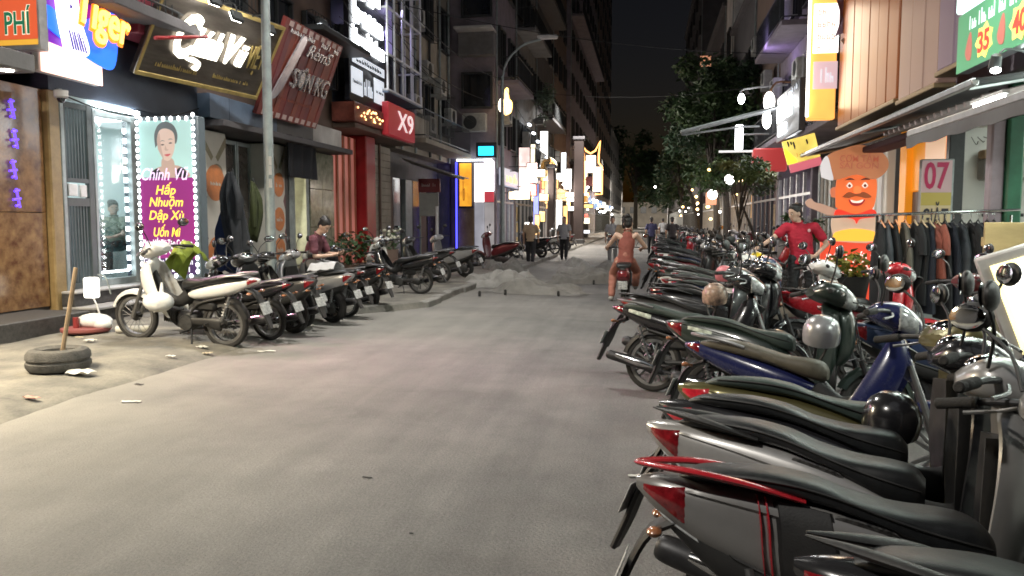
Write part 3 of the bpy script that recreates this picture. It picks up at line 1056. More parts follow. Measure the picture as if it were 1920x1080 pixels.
sf = wbuild(LF.box(2, 8.85, 3.305, 3.52, -.3, .80, .015), 'soffit', W_GREY, b1, smooth=False)
for y in (5.2, 7.0, 8.6):
    wbuild(MB().lathe([(.01, 0), (.075, 0), (.075, .012), (.01, .012)], 16, Matrix.Translation(LF.p(y, 3.292, .62))), 'downlight', emi('downlight_glow', (1, .93, .8), 14), b1)
upper(b1, LF, 2, 9.86, 3.52, 15, W_DARK, 3, 3)
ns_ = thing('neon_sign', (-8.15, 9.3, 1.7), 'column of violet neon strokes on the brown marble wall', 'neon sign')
for z, dy in ((3.0, 0), (2.62, .03), (2.22, -.02), (1.85, .02)):  # violet neon reflection in the polished marble, built as glowing strokes
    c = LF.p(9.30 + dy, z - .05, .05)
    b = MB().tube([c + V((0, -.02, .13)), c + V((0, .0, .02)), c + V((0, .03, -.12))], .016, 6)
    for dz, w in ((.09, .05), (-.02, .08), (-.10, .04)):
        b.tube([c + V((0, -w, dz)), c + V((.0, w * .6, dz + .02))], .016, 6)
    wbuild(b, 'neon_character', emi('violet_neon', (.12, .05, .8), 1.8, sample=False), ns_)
# projecting orange sign with green letters
fr, w, h = frame_of((-8.18, 8.9, 3.6), (-7.37, 8.9, 3.6), (-8.18, 8.9, 4.9))
s = thing('box_sign', (-8.2, 8.95, 3.6), 'orange box sign with green capital letters jutting out above the marble shop', 'sign')
wbuild(slab(fr, 0, 0, w, h, -.16, 0, .012), 'sign_case', FRAME_A, s)
wbuild(slab(fr, .015, .13, w - .02, h, .001, .008), 'sign_face', emi('orange_face', (.62, .085, .028), .75, (.6, .12, .05)), s)
wbuild(slab(fr, .015, .06, w - .02, .125, .001, .008), 'yellow_band', emi('yellow_face', (.8, .42, .05), .6), s)
GREENL = emi('green_letter', (.015, .16, .08), .55)
put_text('N PHÍ', fr, .40, .36, .62, .27, emi('letter_edge', (.85, .8, .62), .8), s, .003, .035, out=.008)
put_text('N PHÍ', fr, .40, .36, .62, .27, GREENL, s, .003, .012, out=.015)

# ---- 2: hair salon
b2 = thing('salon_building', (-8.2, 11.8, 0), 'hair salon with bright white interior behind a barred gate and glass front', 'shop building')
MINT = mat('salon_wall', (.56, .66, .66), .6, 0, .05, 2)
m = MB()
LF.box(9.96, 13.66, .5, .55, -4.5, -.02, 0, m); LF.box(9.96, 13.66, 3.22, 3.3, -4.5, -.02, 0, m)
LF.box(9.96, 10.02, .55, 3.22, -4.5, -.1, 0, m); LF.box(13.6, 13.66, .55, 3.22, -4.5, -.1, 0, m); LF.box(9.96, 13.66, .5, 3.3, -4.6, -4.5, 0, m)
wbuild(m, 'room', MINT, b2, smooth=False)
LEDW = emi('white_led', (.86, .95, 1.0), 9.0, sample=False)
m = MB()
for yy in (10.6, 11.5, 12.4):
    LF.box(yy, yy + .08, 3.19, 3.215, -4.2, -.6, 0, m)
LF.box(10.5, 12.6, 3.19, 3.216, -2.5, -2.42, 0, m)
wbuild(m, 'ceiling_light', LEDW, b2, smooth=False)
m = MB()       # lit mirrors on the back wall
for yy in (11.4, 12.35, 13.1):
    LF.box(yy, yy + .035, 1.0, 2.7, -4.48, -4.44, 0, m); LF.box(yy + .65, yy + .685, 1.0, 2.7, -4.48, -4.44, 0, m)
    LF.box(yy, yy + .685, 2.7, 2.735, -4.48, -4.44, 0, m)
wbuild(m, 'mirror_light', emi('warm_led', (1, .93, .75), 6, sample=False), b2, smooth=False)
m = MB()
for yy in (11.6, 12.6):
    LF.box(yy - .25, yy + .25, .95, 1.05, -3.9, -3.35, .03, m); LF.box(yy - .22, yy + .22, 1.05, 1.75, -3.42, -3.34, .03, m)
    m.tube([LF.p(yy, .55, -3.62), LF.p(yy, .95, -3.62)], .05, 8)
wbuild(m, 'salon_chair', PLASTIC, b2)
wbuild(LF.box(12.2, 13.3, .56, 1.25, -2.2, -1.5, .02), 'counter', mat('counter_brown', (.16, .09, .05), .4), b2)
# gate: frame, rails and separate bars
m = MB(); gy0, gy1 = 10.20, 10.84
LF.box(gy0, gy0 + .07, .5, 3.2, -.04, .03, .006, m); LF.box(gy1 - .12, gy1, .5, 3.2, -.04, .035, .006, m)
LF.box(gy0 + .07, gy1 - .12, .5, .6, -.04, .03, 0, m); LF.box(gy0 + .07, gy1 - .12, 1.72, 1.84, -.04, .03, 0, m); LF.box(gy0 + .07, gy1 - .12, 2.06, 2.12, -.04, .03, 0, m); LF.box(gy0 + .07, gy1 - .12, 3.12, 3.2, -.04, .03, 0, m)
gf = mat('gate_paint', (.075, .088, .088), .5, .2, .15, 5)
g = wbuild(m, 'gate', gf, b2, smooth=False)
for i in range(7):
    y = gy0 + .10 + i * .062
    m = MB()
    LF.box(y - .011, y + .011, .6, 1.72, -.02, .012, 0, m); LF.box(y - .011, y + .011, 2.12, 3.12, -.02, .012, 0, m)
    m.build('bar', gf, g, smooth=False)
m = MB(); LF.box(gy0 + .07, gy0 + .26, 1.86, 2.04, -.01, .05, .01, m); LF.box(gy0 + .32, gy0 + .46, 1.85, 2.03, -.01, .045, .01, m)
m.build('lock_box', FRAME_W, g)
m = MB()
for i in range(13):
    for z in (.75, 2.9): pass
    LF.box(gy0 - .015, gy0 + .02, .72 + i * .19, .79 + i * .19, -.16, -.12, 0, m)
for i in range(5):
    LF.box(gy0 + .12 + i * .13, gy0 + .16 + i * .13, 3.06, 3.09, -.2, -.16, 0, m); LF.box(gy0 + .12 + i * .13, gy0 + .16 + i * .13, .70, .73, -.2, -.16, 0, m)
wbuild(m, 'led_string', LEDW, b2, smooth=False)
# glass front
m = MB()
LF.box(10.86, 10.92, .5, 3.18, -.05, .03, .006, m); LF.box(11.74, 11.86, .5, 3.18, -.05, .04, .006, m); LF.box(10.92, 11.74, .5, .62, -.05, .03, 0, m); LF.box(10.92, 11.74, 3.08, 3.18, -.05, .03, 0, m)
g = wbuild(m, 'shop_window', METAL_G, b2, smooth=False)
LF.box(10.92, 11.74, .62, 3.08, -.012, -.004).build('pane', mat('clear_glass', (.9, .97, .97), .03, 0, .02, 1, trans=1.0, alpha=.25), g, smooth=False)
m = MB()
for i in range(15):
    LF.box(11.66, 11.70, .72 + i * .155, .80 + i * .155, -.06, -.03, 0, m)
for i in range(6):
    LF.box(10.98 + i * .12, 11.05 + i * .12, .70, .735, -.06, -.03, 0, m)
m.build('led_string', LEDW, g, smooth=False)
wbuild(LF.box(10.9, 11.9, 3.2, 3.26, .05, .10, .01), 'tube_light', emi('tube_white', (.9, .97, 1), 22), b2)
wbuild(LF.box(11.86, 13.68, .5, 3.3, -.2, .0), 'wall_panel', W_NAVY, b2, smooth=False)
wbuild(LF.box(9.96, 13.68, 3.3, 4.3, -.5, .05), 'fascia', W_NAVY, b2, smooth=False)
wbuild(LF.box(9.96, 13.66, -.05, .26, .0, .62, .012), 'lower_step', GRANITE, b2, smooth=False)
wbuild(LF.box(9.98, 13.64, .262, .30, .0, .66, .008), 'step_tread', STONE_T, b2, smooth=False)
wbuild(LF.box(9.97, 13.66, .302, .48, .0, .30, .01), 'upper_step', GRANITE, b2, smooth=False)
wbuild(LF.box(9.97, 13.66, .482, .515, .0, .34, .008), 'step_tread', STONE_T, b2, smooth=False)
upper(b2, LF, 9.88, 13.7, 4.3, 16, W_DARK, 4, 2, balc=(0, 2))
wbuild(LF.box(11.3, 12.6, 4.35, 5.4, .06, .55, .02), 'maroon_box', mat('maroon_panel', (.16, .02, .035), .5), b2, smooth=False)

# salon light box, square to the street
fr, w, h = frame_of((-7.92, 11.5, .62), (-6.86, 11.5, .62), (-7.92, 11.5, 3.12))
s = thing('light_box', (-7.4, 11.6, .3), 'tall salon light box with purple price panel and a border of white bulbs', 'sign')
wbuild(slab(fr, 0, -.03, w, h, -.22, 0, .015), 'sign_case', mat('case_grey', (.10, .13, .15), .5), s)
wbuild(slab(fr, .06, 1.56, w - .1, h - .06, .001, .006), 'photo_panel', emi('banner_aqua', (.36, .56, .54), .6, var=.3, scale=1.2), s)
PURP = emi('banner_purple', (.24, .022, .17), .62, var=.3, scale=.8)
wbuild(slab(fr, .06, .30, w - .1, 1.555, .001, .006), 'price_panel', PURP, s)
wbuild(slab(fr, .06, .05, w - .1, .298, .001, .006), 'foot_panel', emi('banner_plum', (.05, .022, .09), .6), s)
# portrait print: flat cut layers
def blobf(fr, pts, t0, t1, name, m_, par, k=6):
    q = catmull([(*p, 0) for p in pts] + [(*pts[0], 0)], k)[:-1]
    o_, ua, va, na = fr
    T = Matrix(((ua.x, va.x, na.x, o_.x), (ua.y, va.y, na.y, o_.y), (ua.z, va.z, na.z, o_.z), (0, 0, 0, 1))) @ Matrix.Translation(V((0, 0, t0)))
    return wbuild(MB().prism([(a, b_) for a, b_, _ in q], t1 - t0, T), name, m_, par, smooth=False)
SKP = emi('print_skin', (.55, .42, .36), .6); SKD = emi('print_skin_shade', (.44, .32, .27), .58); HRP = emi('print_hair', (.10, .115, .12), .6); EYP = emi('print_eye_dark', (.10, .075, .07), .5); BLP = emi('print_black', (.012, .012, .016), .5); LIP = emi('print_lips', (.45, .09, .10), .6)
blobf(fr, [(.34, 2.02), (.33, 2.22), (.40, 2.37), (.53, 2.42), (.66, 2.36), (.72, 2.22), (.69, 2.08), (.62, 2.15), (.5, 2.2)], .007, .009, 'print_hair', HRP, s)
blobf(fr, [(.22, 1.565), (.27, 1.66), (.42, 1.73), (.66, 1.75), (.82, 1.69), (.88, 1.565)], .007, .0085, 'print_shoulders', SKD, s)
blobf(fr, [(.24, 1.565), (.27, 1.65), (.37, 1.70), (.44, 1.60), (.46, 1.565)], .009, .0105, 'print_top', BLP, s)
blobf(fr, [(.66, 1.565), (.68, 1.66), (.77, 1.72), (.84, 1.66), (.87, 1.565)], .009, .0105, 'print_top', BLP, s)
blobf(fr, [(.44, 1.62), (.45, 1.85), (.62, 1.85), (.66, 1.72), (.62, 1.62)], .009, .0105, 'print_neck', SKD, s)
blobf(fr, [(.385, 2.00), (.375, 2.16), (.43, 2.29), (.55, 2.31), (.66, 2.24), (.675, 2.06), (.63, 1.90), (.56, 1.82), (.47, 1.85)], .011, .0125, 'print_face', SKP, s)
blobf(fr, [(.385, 2.00), (.376, 2.16), (.42, 2.24), (.44, 2.05), (.47, 1.90), (.47, 1.85)], .0127, .0132, 'print_shade', SKD, s)
for u, dv in ((.465, -.012), (.600, .012)):
    blobf(fr, [(u - .032, 2.075 + dv), (u, 2.089 + dv), (u + .034, 2.078 + dv), (u, 2.066 + dv)], .0135, .0145, 'print_eye', EYP, s)
    blobf(fr, [(u - .042, 2.125 + dv), (u, 2.145 + dv), (u + .045, 2.132 + dv), (u, 2.135 + dv)], .0135, .0145, 'print_brow', HRP, s)
blobf(fr, [(.515, 2.06), (.50, 1.99), (.535, 1.972), (.57, 1.99), (.54, 2.0)], .0135, .0145, 'print_nose', SKD, s)
blobf(fr, [(.485, 1.91), (.54, 1.922), (.60, 1.922), (.545, 1.885)], .0135, .0145, 'print_lips', LIP, s)
YL = emi('text_yellow', (.95, .72, .10), .95); WL = emi('text_white', (.9, .9, .95), .9); LIL = emi('text_lilac', (.8, .62, .85), .8)
put_text('Chính Vũ', fr, .49, 1.62, .80, .19, LIL, s, .002, .006, .3, out=.014)
for t_, v_, w_ in (('Hấp', 1.37, .34), ('Nhuộm', 1.17, .58), ('Dập Xù', .96, .60), ('Uốn Mì', .735, .46)):
    put_text(t_, fr, .49, v_, w_, .145, YL, s, .002, .010, .25, out=.008)
for t_, v_ in (('Phục Hồi Tái Tạo Collagen', .545), ('Bọc Màu Collagen', .40), ('Gội Đầu Dưỡng Sinh', .255), ):
    put_text(t_, fr, .49, v_, .84, .10, WL, s, .002, .012, out=.008)
scrawl(fr, .49, .13, .8, .08, WL, s, 14, 'lettering', .008, .003, 4)
BULB = emi('bulb_white', (1, 1, 1), 7.0, sample=False)
bs = [(.035, .1 + i * .105) for i in range(24)] + [(w - .07, .1 + i * .105) for i in range(24)] + [(.1 + i * .13, h - .035) for i in range(7)] + [(.1 + i * .13, .028) for i in range(7)]
o_, ua, va, na = fr
bulb_me = None
for u, v_ in bs:
    if bulb_me is None:
        q = MB().ellipsoid((0, 0, 0), (.028, .014, .036), 8, 5).build('bulb', BULB, None); bulb_me = q.data
    else:
        q = link('bulb', bulb_me, BULB)
    q.location = o_ + ua * u + va * v_ + na * .012
    on(s, q)
# ---- signs above the salon
fr = LF.frame(9.29, 10.48, 3.42, 4.9, .5)
o_, ua, va, na = fr
s = thing('beer_sign', (-7.7, 9.9, 3.42), 'glowing beer sign with yellow gothic letters on a blue and pink panel', 'sign')
wbuild(slab(fr, 0, 0, 1.19, 1.75, -.14, -.001, .03), 'sign_case', FRAME_W, s)
wbuild(slab(fr, .0, .0, 1.18, .42, .001, .012, .005), 'pink_panel', emi('sign_pink', (1, .62, .52), 1.6, var=.2, scale=2), s)
BLUEE = emi('sign_blue', (.01, .12, .80), 1.3); PURE = emi('sign_violet', (.12, .0, .30), .9)
blobf(fr, [(.12, .40), (.10, 1.3), (.5, 1.75), (1.45, 1.30), (1.40, .52), (.9, .36)], .002, .03, 'violet_panel', PURE, s)
blobf(fr, [(-.02, .62), (.4, .46), (1.1, .26), (1.42, .34), (1.50, .98), (1.25, 1.05), (.6, .74), (.1, .86)], .032, .05, 'blue_ribbon', BLUEE, s)
WHE = emi('sign_white', (1, .97, .95), 2.4); NVY = emi('sign_navy', (.05, .03, .25), .7)
blobf(fr, [(.36, .36), (.26, .8), (.24, 1.3), (.30, 1.7), (.62, 1.7), (.64, 1.2), (.70, .8), (.84, .44), (.74, .32), (.55, .30)], .052, .08, 'white_beast_shape', WHE, s)
for i in range(6):
    blobf(fr, [(.50 + i * .05, .38), (.44 + i * .045, .60 + .04 * (i % 2)), (.465 + i * .045, .60), (.53 + i * .05, .38)], .082, .09, 'stripe', NVY, s, 2)
for u_, v_ in ((.36, 1.0), (.46, 1.15), (.35, 1.3), (.48, .9), (.52, 1.32)):
    blobf(fr, [(u_, v_), (u_ + .05, v_ + .02), (u_ + .015, v_ + .07)], .082, .09, 'stripe', NVY, s, 2)
put_text('Tiger', fr, 1.12, .86, 1.16, .52, emi('sign_orange', (1.0, .20, .01), 1.6), s, .012, .050, .1, out=.09, rot=-.14)
put_text('Tiger', fr, 1.12, .87, 1.10, .50, emi('sign_yellow', (1.0, .58, .12), 2.6), s, .012, .012, .1, out=.115, rot=-.14)

# gold sign tilted out over the street
fr, w, h = frame_of((-7.9, 11.48, 3.79), (-7.32, 14.30, 3.79), (-7.30, 11.13, 4.98))
h = 1.45
s = thing('shop_sign', (-7.9, 12.9, 3.79), 'tilted dark mirror sign with gold frame and shining white script', 'sign')
BRZ = mat('brushed_bronze', (.16, .14, .12), .3, .75, .3, 1.5, stretch=(1, 1, 6))
GOLD = mat('gold_trim', (.55, .42, .16), .35, .6, .2, 5)
wbuild(slab(fr, 0, 0, w, h, -.10, 0, .01), 'sign_board', BRZ, s)
m = MB()
for a in ((0, 0, w, .07), (0, h - .07, w, h), (0, .07, .05, h - .07), (w - .05, .07, w, h - .07)):
    o_, ua, va, na = fr
    q = slab(fr, *a, .001, .03, .006); m.add(q.v, q.f)
wbuild(m, 'gold_frame', GOLD, s, smooth=False)
SCRIPT = emi('script_white', (1, .95, .82), 2.6)
put_text('C', fr, .72, .80, .42, .72, SCRIPT, s, .02, .03, .2, out=.02)
put_text('hính', fr, 1.22, .76, .62, .46, SCRIPT, s, .02, .03, .25, out=.02)
put_text('V', fr, 1.80, .78, .34, .50, SCRIPT, s, .02, .03, .25, out=.02)
put_text('ũ', fr, 2.05, .72, .22, .36, SCRIPT, s, .02, .02, .25, out=.02)
put_text('VIỆT', fr, 2.45, .78, .42, .42, GOLD, s, .012, .01, .25, out=.015, rot=.1)
blobf(fr, [(.85, .42), (1.0, .48), (1.2, .42), (1.18, .28), (1.05, .30), (1.1, .38), (.95, .40)], .02, .04, 'flourish', SCRIPT, s)
scrawl(fr, .78, .24, .9, .09, GOLD, s, 20, seed=8)
scrawl(fr, 2.1, .26, 1.0, .08, GOLD, s, 22, seed=9)
FLOOD = emi('flood_glow', (1, .98, .92), 20)
for i, (u, v_) in enumerate(((1.12, 1.24), (1.95, 1.22), (.55, 1.36))):
    o_, ua, va, na = fr
    fl = thing('flood_lamp', tuple(o_ + ua * u + va * (v_ + .25) + na * .5), ['flood lamp on an arm lighting the middle of the gold sign', 'flood lamp on an arm lighting the far end of the gold sign', 'flood lamp on an arm lighting the near end of the gold sign'][i], 'lamp', 'flood lamps over the gold sign')
    c = o_ + ua * u + va * (v_ + .18) + na * .45
    m = MB().tube([o_ + ua * u + va * (h - .02), o_ + ua * u + va * (h + .12) + na * .3, c], .014, 6, 3)
    wbuild(m, 'arm', FRAME_D, fl)
    T = Matrix(((ua.x, va.x, na.x, c.x), (ua.y, va.y, na.y, c.y), (ua.z, va.z, na.z, c.z), (0, 0, 0, 1))) @ Matrix.Rotation(R(-50), 4, 'X')
    wbuild(MB().box((0, 0, 0), (.26, .18, .07), T, .02), 'lamp_case', FRAME_D, fl)
    wbuild(MB().box((0, 0, -.04), (.22, .14, .012), T), 'lamp_glass', FLOOD, fl, smooth=False)
    lamp('SPOT', 'flood_light', tuple(c + na * -.06 + va * -.06), 9, (1, .97, .9), .05, aim=tuple(-va * .9 - na * .45), angle=120)
# red lamp bar
tag(MB().tube([(-7.0, 10.7, 4.12), (-6.95, 12.0, 4.42)], .028, 8).build('steel_bar', RED_M), 'thin dark red bar crossing in front of the gold sign', 'bar')

# ---- 3: poster shop
b3 = thing('poster_shop', (-8.2, 17, 0), 'narrow shop with orange and white poster columns beside dark doors', 'shop building')
wbuild(LF.box(13.7, 20.2, -.1, 3.3, -5, -.75), 'wall', W_DARK, b3, smooth=False)
wbuild(LF.box(13.7, 20.2, -.1, .42, -.75, .25, .01), 'step', GRANITE, b3, smooth=False)
wbuild(LF.box(13.7, 20.2, 3.24, 3.36, -.7, .55, .01), 'canopy_slab', W_DARK, b3, smooth=False)
POST = mat('poster_white', (.50, .48, .43), .5, 0, .1, 2); ORG = mat('poster_orange', (.50, .17, .05), .5, 0, .2, 6); PLUM = mat('poster_plum', (.12, .045, .055), .5); OLV = mat('poster_olive', (.19, .17, .10), .5, 0, .3, 8)
def poster(y0, y1, z0, z1, par, discs, seed):
    fr = LF.frame(y0, y1, z0, z1, .06)
    w = y1 - y0; h = z1 - z0
    p = wbuild(slab(fr, 0, 0, w, h, -.8, 0, .01), 'poster_column', POST, par, smooth=False)
    for i, zz in enumerate((h - .06, h * .62, h * .34)):
        m = MB()
        for sgn in (1, -1):
            c = w / 2
            pts = [(c + sgn * .05 * w, zz - .42), (c + sgn * .5 * w, zz), (c + sgn * .5 * w, zz - .18), (c + sgn * .14 * w, zz - .5)] if i == 0 else [(c + sgn * .5 * w, zz), (c + sgn * .34 * w, zz - .2), (c + sgn * .5 * w, zz - .42)]
            o_, ua, va, na = fr
            T = Matrix(((ua.x, va.x, na.x, o_.x), (ua.y, va.y, na.y, o_.y), (ua.z, va.z, na.z, o_.z), (0, 0, 0, 1))) @ Matrix.Translation(V((0, 0, .002)))
            m.prism(pts, .003, T)
        m.build('chevron', PLUM if i else OLV, p, smooth=False)
    blobf(fr, [(w * .15, h - .95), (w * .5, h - .62), (w * .82, h - .7), (w * .7, h - 1.05)], .002, .004, 'print_patch', OLV, None).parent = p
    for zz in discs:
        m = MB().lathe([(.001, 0), (w * .40, 0), (w * .40, .004), (.001, .004)], 24, Matrix.Translation(LF.p((y0 + y1) / 2, z0 + zz, .064)) @ Matrix.Rotation(PI / 2, 4, 'Y'))
        m.build('orange_disc', ORG, p)
        sc = scrawl(fr, w / 2, zz, w * .45, .1, POST, None, 4, 'lettering', .011, .002, seed + int(zz * 10)); sc.parent = p
poster(13.76, 14.62, .45, 3.2, b3, (1.78, .42), 3)
poster(16.52, 17.18, .45, 3.2, b3, (1.86, 1.1, .42), 5)
DOORM = mat('brown_glass_door', (.06, .05, .045), .15, 0, .5, 1.5, coat=.4)
for y0, y1 in ((14.66, 15.26), (15.29, 15.88), (15.91, 16.49)):
    d = wbuild(LF.box(y0, y1, .44, 3.18, -.5, -.44, .004), 'door_panel', DOORM, b3, smooth=False)
    m = MB(); LF.box(y0, y0 + .05, .44, 3.18, -.44, -.40, 0, m); LF.box(y1 - .05, y1, .44, 3.18, -.44, -.40, 0, m); LF.box(y0 + .05, y1 - .05, 3.1, 3.18, -.44, -.4, 0, m)
    m.build('door_frame', METAL_G, d, smooth=False)
wbuild(LF.box(17.2, 17.5, .44, 3.2, -.4, .0), 'shutter_edge', FRAME_D, b3, smooth=False)
m = MB()
for i in range(5):
    LF.box(17.5 + i * .06, 17.54 + i * .06, .44, 3.2, -.3, .02, .004, m)
wbuild(m, 'folding_gate', METAL_G, b3, smooth=False)
wbuild(LF.box(17.84, 18.42, .44, 3.0, -.34, -.3), 'lit_doorway', emi('warm_interior', (1, .82, .45), 1.25, var=.15, scale=1), b3, smooth=False)
wbuild(LF.box(18.45, 18.62, .44, 3.2, -.4, .0), 'door_post', METAL_G, b3, smooth=False)
GRM = mat('green_marble', (.10, .11, .07), .18, 0, .6, 5, col2=(.26, .26, .19), detail=9, coat=.4)
for y0, y1 in ((18.66, 19.4), (19.41, 20.16)):
    for z0, z1 in ((.44, 1.35), (1.36, 2.3), (2.31, 3.22)):
        wbuild(LF.box(y0, y1, z0, z1, -.5, .02, .006), 'marble_panel', GRM, b3, smooth=False)
for y0, y1, mm in ((13.3, 14.4, W_BLUE), (14.41, 15.4, W_BLUE), (15.41, 16.4, W_BLUE), (16.41, 18.3, W_GREY), (18.31, 20.1, W_WHITE)):
    wbuild(LF.box(y0 + .41 if y0 == 13.3 else y0, y1, 3.40, 3.84, .0, .28, .006), 'fascia_panel', mm, b3, smooth=False)
upper(b3, LF, 13.72, 20.2, 3.85, 17, W_BROWN, 4, 3, balc=(1,), grille=FRAME_D)
wbuild(LF.box(16.6, 19.6, 5.6, 5.72, .02, 1.3, .01), 'lamp_shelf', FRAME_D, b3, smooth=False)
# black cloth hanging
rings = []
for i in range(9):
    z = 3.42 - .93 * i / 8
    rings.append([LF.p(16.80 + 1.55 * j / 14, z, .32 + .03 * math.sin(j * 1.3 + i * .15) + .01 * i * .2) for j in range(15)] + [LF.p(16.80 + 1.55 * j / 14, z, .30 + .03 * math.sin(j * 1.3 + i * .15)) for j in reversed(range(15))])
tag(MB().rings(rings).build('black_banner', mat('black_cloth', (.008, .009, .013), .9, 0, .3, 5)), 'blank black cloth banner hanging over the lit doorway', 'banner')
# red sign tilted out
fr, w, h = frame_of((-7.6, 14.84, 3.60), (-7.58, 17.65, 3.62), (-6.9, 14.4, 5.42))
s = thing('shop_sign', (-7.6, 16.2, 3.6), 'tilted dark red slatted sign with raised silver letters', 'sign')
REDS = [mat('red_slat_%d' % i, c, .45, 0, .25, 3, bump=.15) for i, c in enumerate([(.19, .035, .03), (.24, .05, .03), (.15, .03, .035)])]
ns = 14
for i in range(ns):
    u0 = w * i / ns; u1 = w * (i + 1) / ns
    wbuild(slab(fr, u0 + .006, 0, u1 - .006, h, -.09, 0.0 + .01 * (i % 2), .006), 'slat', REDS[(i * 5 + i // 3) % 3], s, smooth=False)
SIL = mat('silver_letter', (.60, .60, .62), .25, .8, .2, 9)
put_text('SƠN KG', fr, 1.72, .95, 1.75, .42, SIL, s, .03, .0, out=.03)
put_text('RèmS', fr, 1.75, 1.55, 1.2, .28, SIL, s, .02, .0, .3, out=.03)
blobf(fr, [(.25, .35), (.55, .55), (.95, 1.55), (.92, 1.75), (.75, 1.72), (.62, 1.4), (.3, .6)], .03, .06, 'silver_pendant', mat('pendant', (.75, .72, .80), .2, .7, .3, 3), s)
scrawl(fr, 1.45, 1.78, 2.4, .12, SIL, s, 18, seed=20, out=.02)
scrawl(fr, 1.2, .45, 2.1, .08, REDS[1], s, 26, seed=21, out=.02)
PALE = mat('pale_pink', (.55, .42, .40), .5)
m = MB()
for i in range(9):
    for vv in (.03, h - .13):
        q = slab(fr, .15 + i * .3, vv, .32 + i * .3, vv + .1, .012, .02); m.add(q.v, q.f)
wbuild(m, 'border_squares', PALE, s, smooth=False)
wbuild(MB().box((-7.2, 17.2, 5.9), (.12, .5, .16), None, .03), 'flood_lamp', FRAME_D, s)
wbuild(MB().box((-7.16, 17.2, 5.81), (.10, .40, .02)), 'lamp_glass', emi('flood_cool', (.9, .95, 1), 10), s, smooth=False)

# ---- 4: red fronted shop
b4 = thing('red_shop', (-8.2, 22.8, 0), 'shop with pink lit glass doors and a red column next to a beige shutter', 'shop building')
wbuild(LF.box(20.2, 25.5, -.1, 4.0, -5, -.5), 'wall', W_BROWN, b4, smooth=False)
wbuild(LF.box(20.2, 25.5, -.1, .3, -.49, .2, .01), 'step', GRANITE, b4, smooth=False)
PK = emi('pink_glass', (.42, .13, .10), .42, (.35, .16, .14), var=.45, scale=.9)
for i in range(4):
    y0 = 20.24 + i * .46
    d = wbuild(LF.box(y0, y0 + .43, .32, 3.85, -.16, -.12), 'glass_door', PK, b4, smooth=False)
    m = MB(); LF.box(y0, y0 + .035, .32, 3.85, -.12, -.07, 0, m); LF.box(y0 + .395, y0 + .43, .32, 3.85, -.12, -.07, 0, m)
    m.build('door_frame', mat('copper_frame', (.35, .16, .10), .35, .4), d, smooth=False)
wbuild(LF.box(22.12, 22.9, .3, 3.95, -.3, .22, .03), 'column', RED_M, b4, smooth=False)
for i in range(16):
    z = .35 + i * .22
    wbuild(LF.box(22.95, 25.4, z + .004, z + .216, -.2 - .006 * (i % 2), -.14, .008), 'shutter_slat', W_BEIGE, b4, smooth=False)
wbuild(LF.box(24.15, 24.22, .3, 3.9, -.12, -.06, .004), 'shutter_rail', W_BROWN, b4, smooth=False)
wbuild(LF.box(20.2, 25.5, 3.95, 4.08, -.45, .62, .01), 'canopy_slab', W_BROWN, b4, smooth=False)
wbuild(LF.box(19.9, 22.2, 4.09, 4.58, .1, .72, .01), 'tinsel_panel', mat('red_brown_panel', (.18, .045, .03), .4, 0, .4, 5), b4, smooth=False)
m = MB(); r_ = random.Random(3)
for i in range(26):
    m.ellipsoid(LF.p(20.1 + r_.random() * 2.0, 4.2 + r_.random() * .3, .74), (.02, .03, .03), 6, 4)
wbuild(m, 'tinsel_light', emi('amber_bulb', (1, .5, .2), 4, sample=False), b4)
upper(b4, LF, 20.22, 25.5, 4.1, 18, W_NAVY, 4, 2)
fr = LF.frame(19.9, 22.8, 4.62, 8.1, .6)
s = thing('pharmacy_sign', (-7.6, 21.3, 4.6), 'tall black sign with rows of glaring white letters and white panels', 'sign')
wbuild(slab(fr, 0, 0, 2.9, 3.6, -.14, 0, .015), 'sign_board', mat('sign_black', (.012, .013, .022), .3), s)
GLARE = emi('glare_white', (.93, .97, 1), 6)
for v_, hh, w_, n in ((3.05, .62, 1.9, 6), (2.35, .62, 2.3, 6), (1.70, .50, 2.5, 11)):
    scrawl(fr, 1.45, v_, w_, hh, GLARE, s, n, 'lettering', .006, .04, int(v_ * 10), gap=.05)
    wbuild(slab(fr, 1.45 - w_ / 2, v_ - hh * .30, 1.45 + w_ / 2, v_ + hh * .12, .004, .03), 'light_bar', GLARE, s, smooth=False)
PANW = emi('panel_white', (.62, .66, .72), .8)
for u0, v0, u1, v1 in ((.2, 1.0, 2.75, 1.24), (.1, .2, .95, .88), (1.85, .2, 2.7, .88)):
    p = wbuild(slab(fr, u0, v0, u1, v1, .004, .016, .004), 'white_panel', PANW, s, smooth=False)
    scrawl(fr, (u0 + u1) / 2, (v0 + v1) / 2, (u1 - u0) * .8, .12, WIRE, None, 10, 'lettering', .018, .004, int(u0 * 30)).parent = p
scrawl(fr, 1.4, .52, .7, .5, PANW, s, 5, seed=33)
fr = LF.frame(22.27, 24.9, 3.98, 4.92, .85)
s = thing('shop_sign', (-7.35, 23.6, 3.98), 'red fascia sign with large white X9', 'sign')
wbuild(slab(fr, 0, 0, 2.63, .94, -.2, 0, .02), 'sign_board', emi('red_fascia', (.30, .02, .03), .35, (.4, .03, .04)), s)
put_text('X9', fr, 1.6, .5, 1.55, .58, emi('x9_white', (.85, .68, .68), .75), s, .012, .0, out=.006)
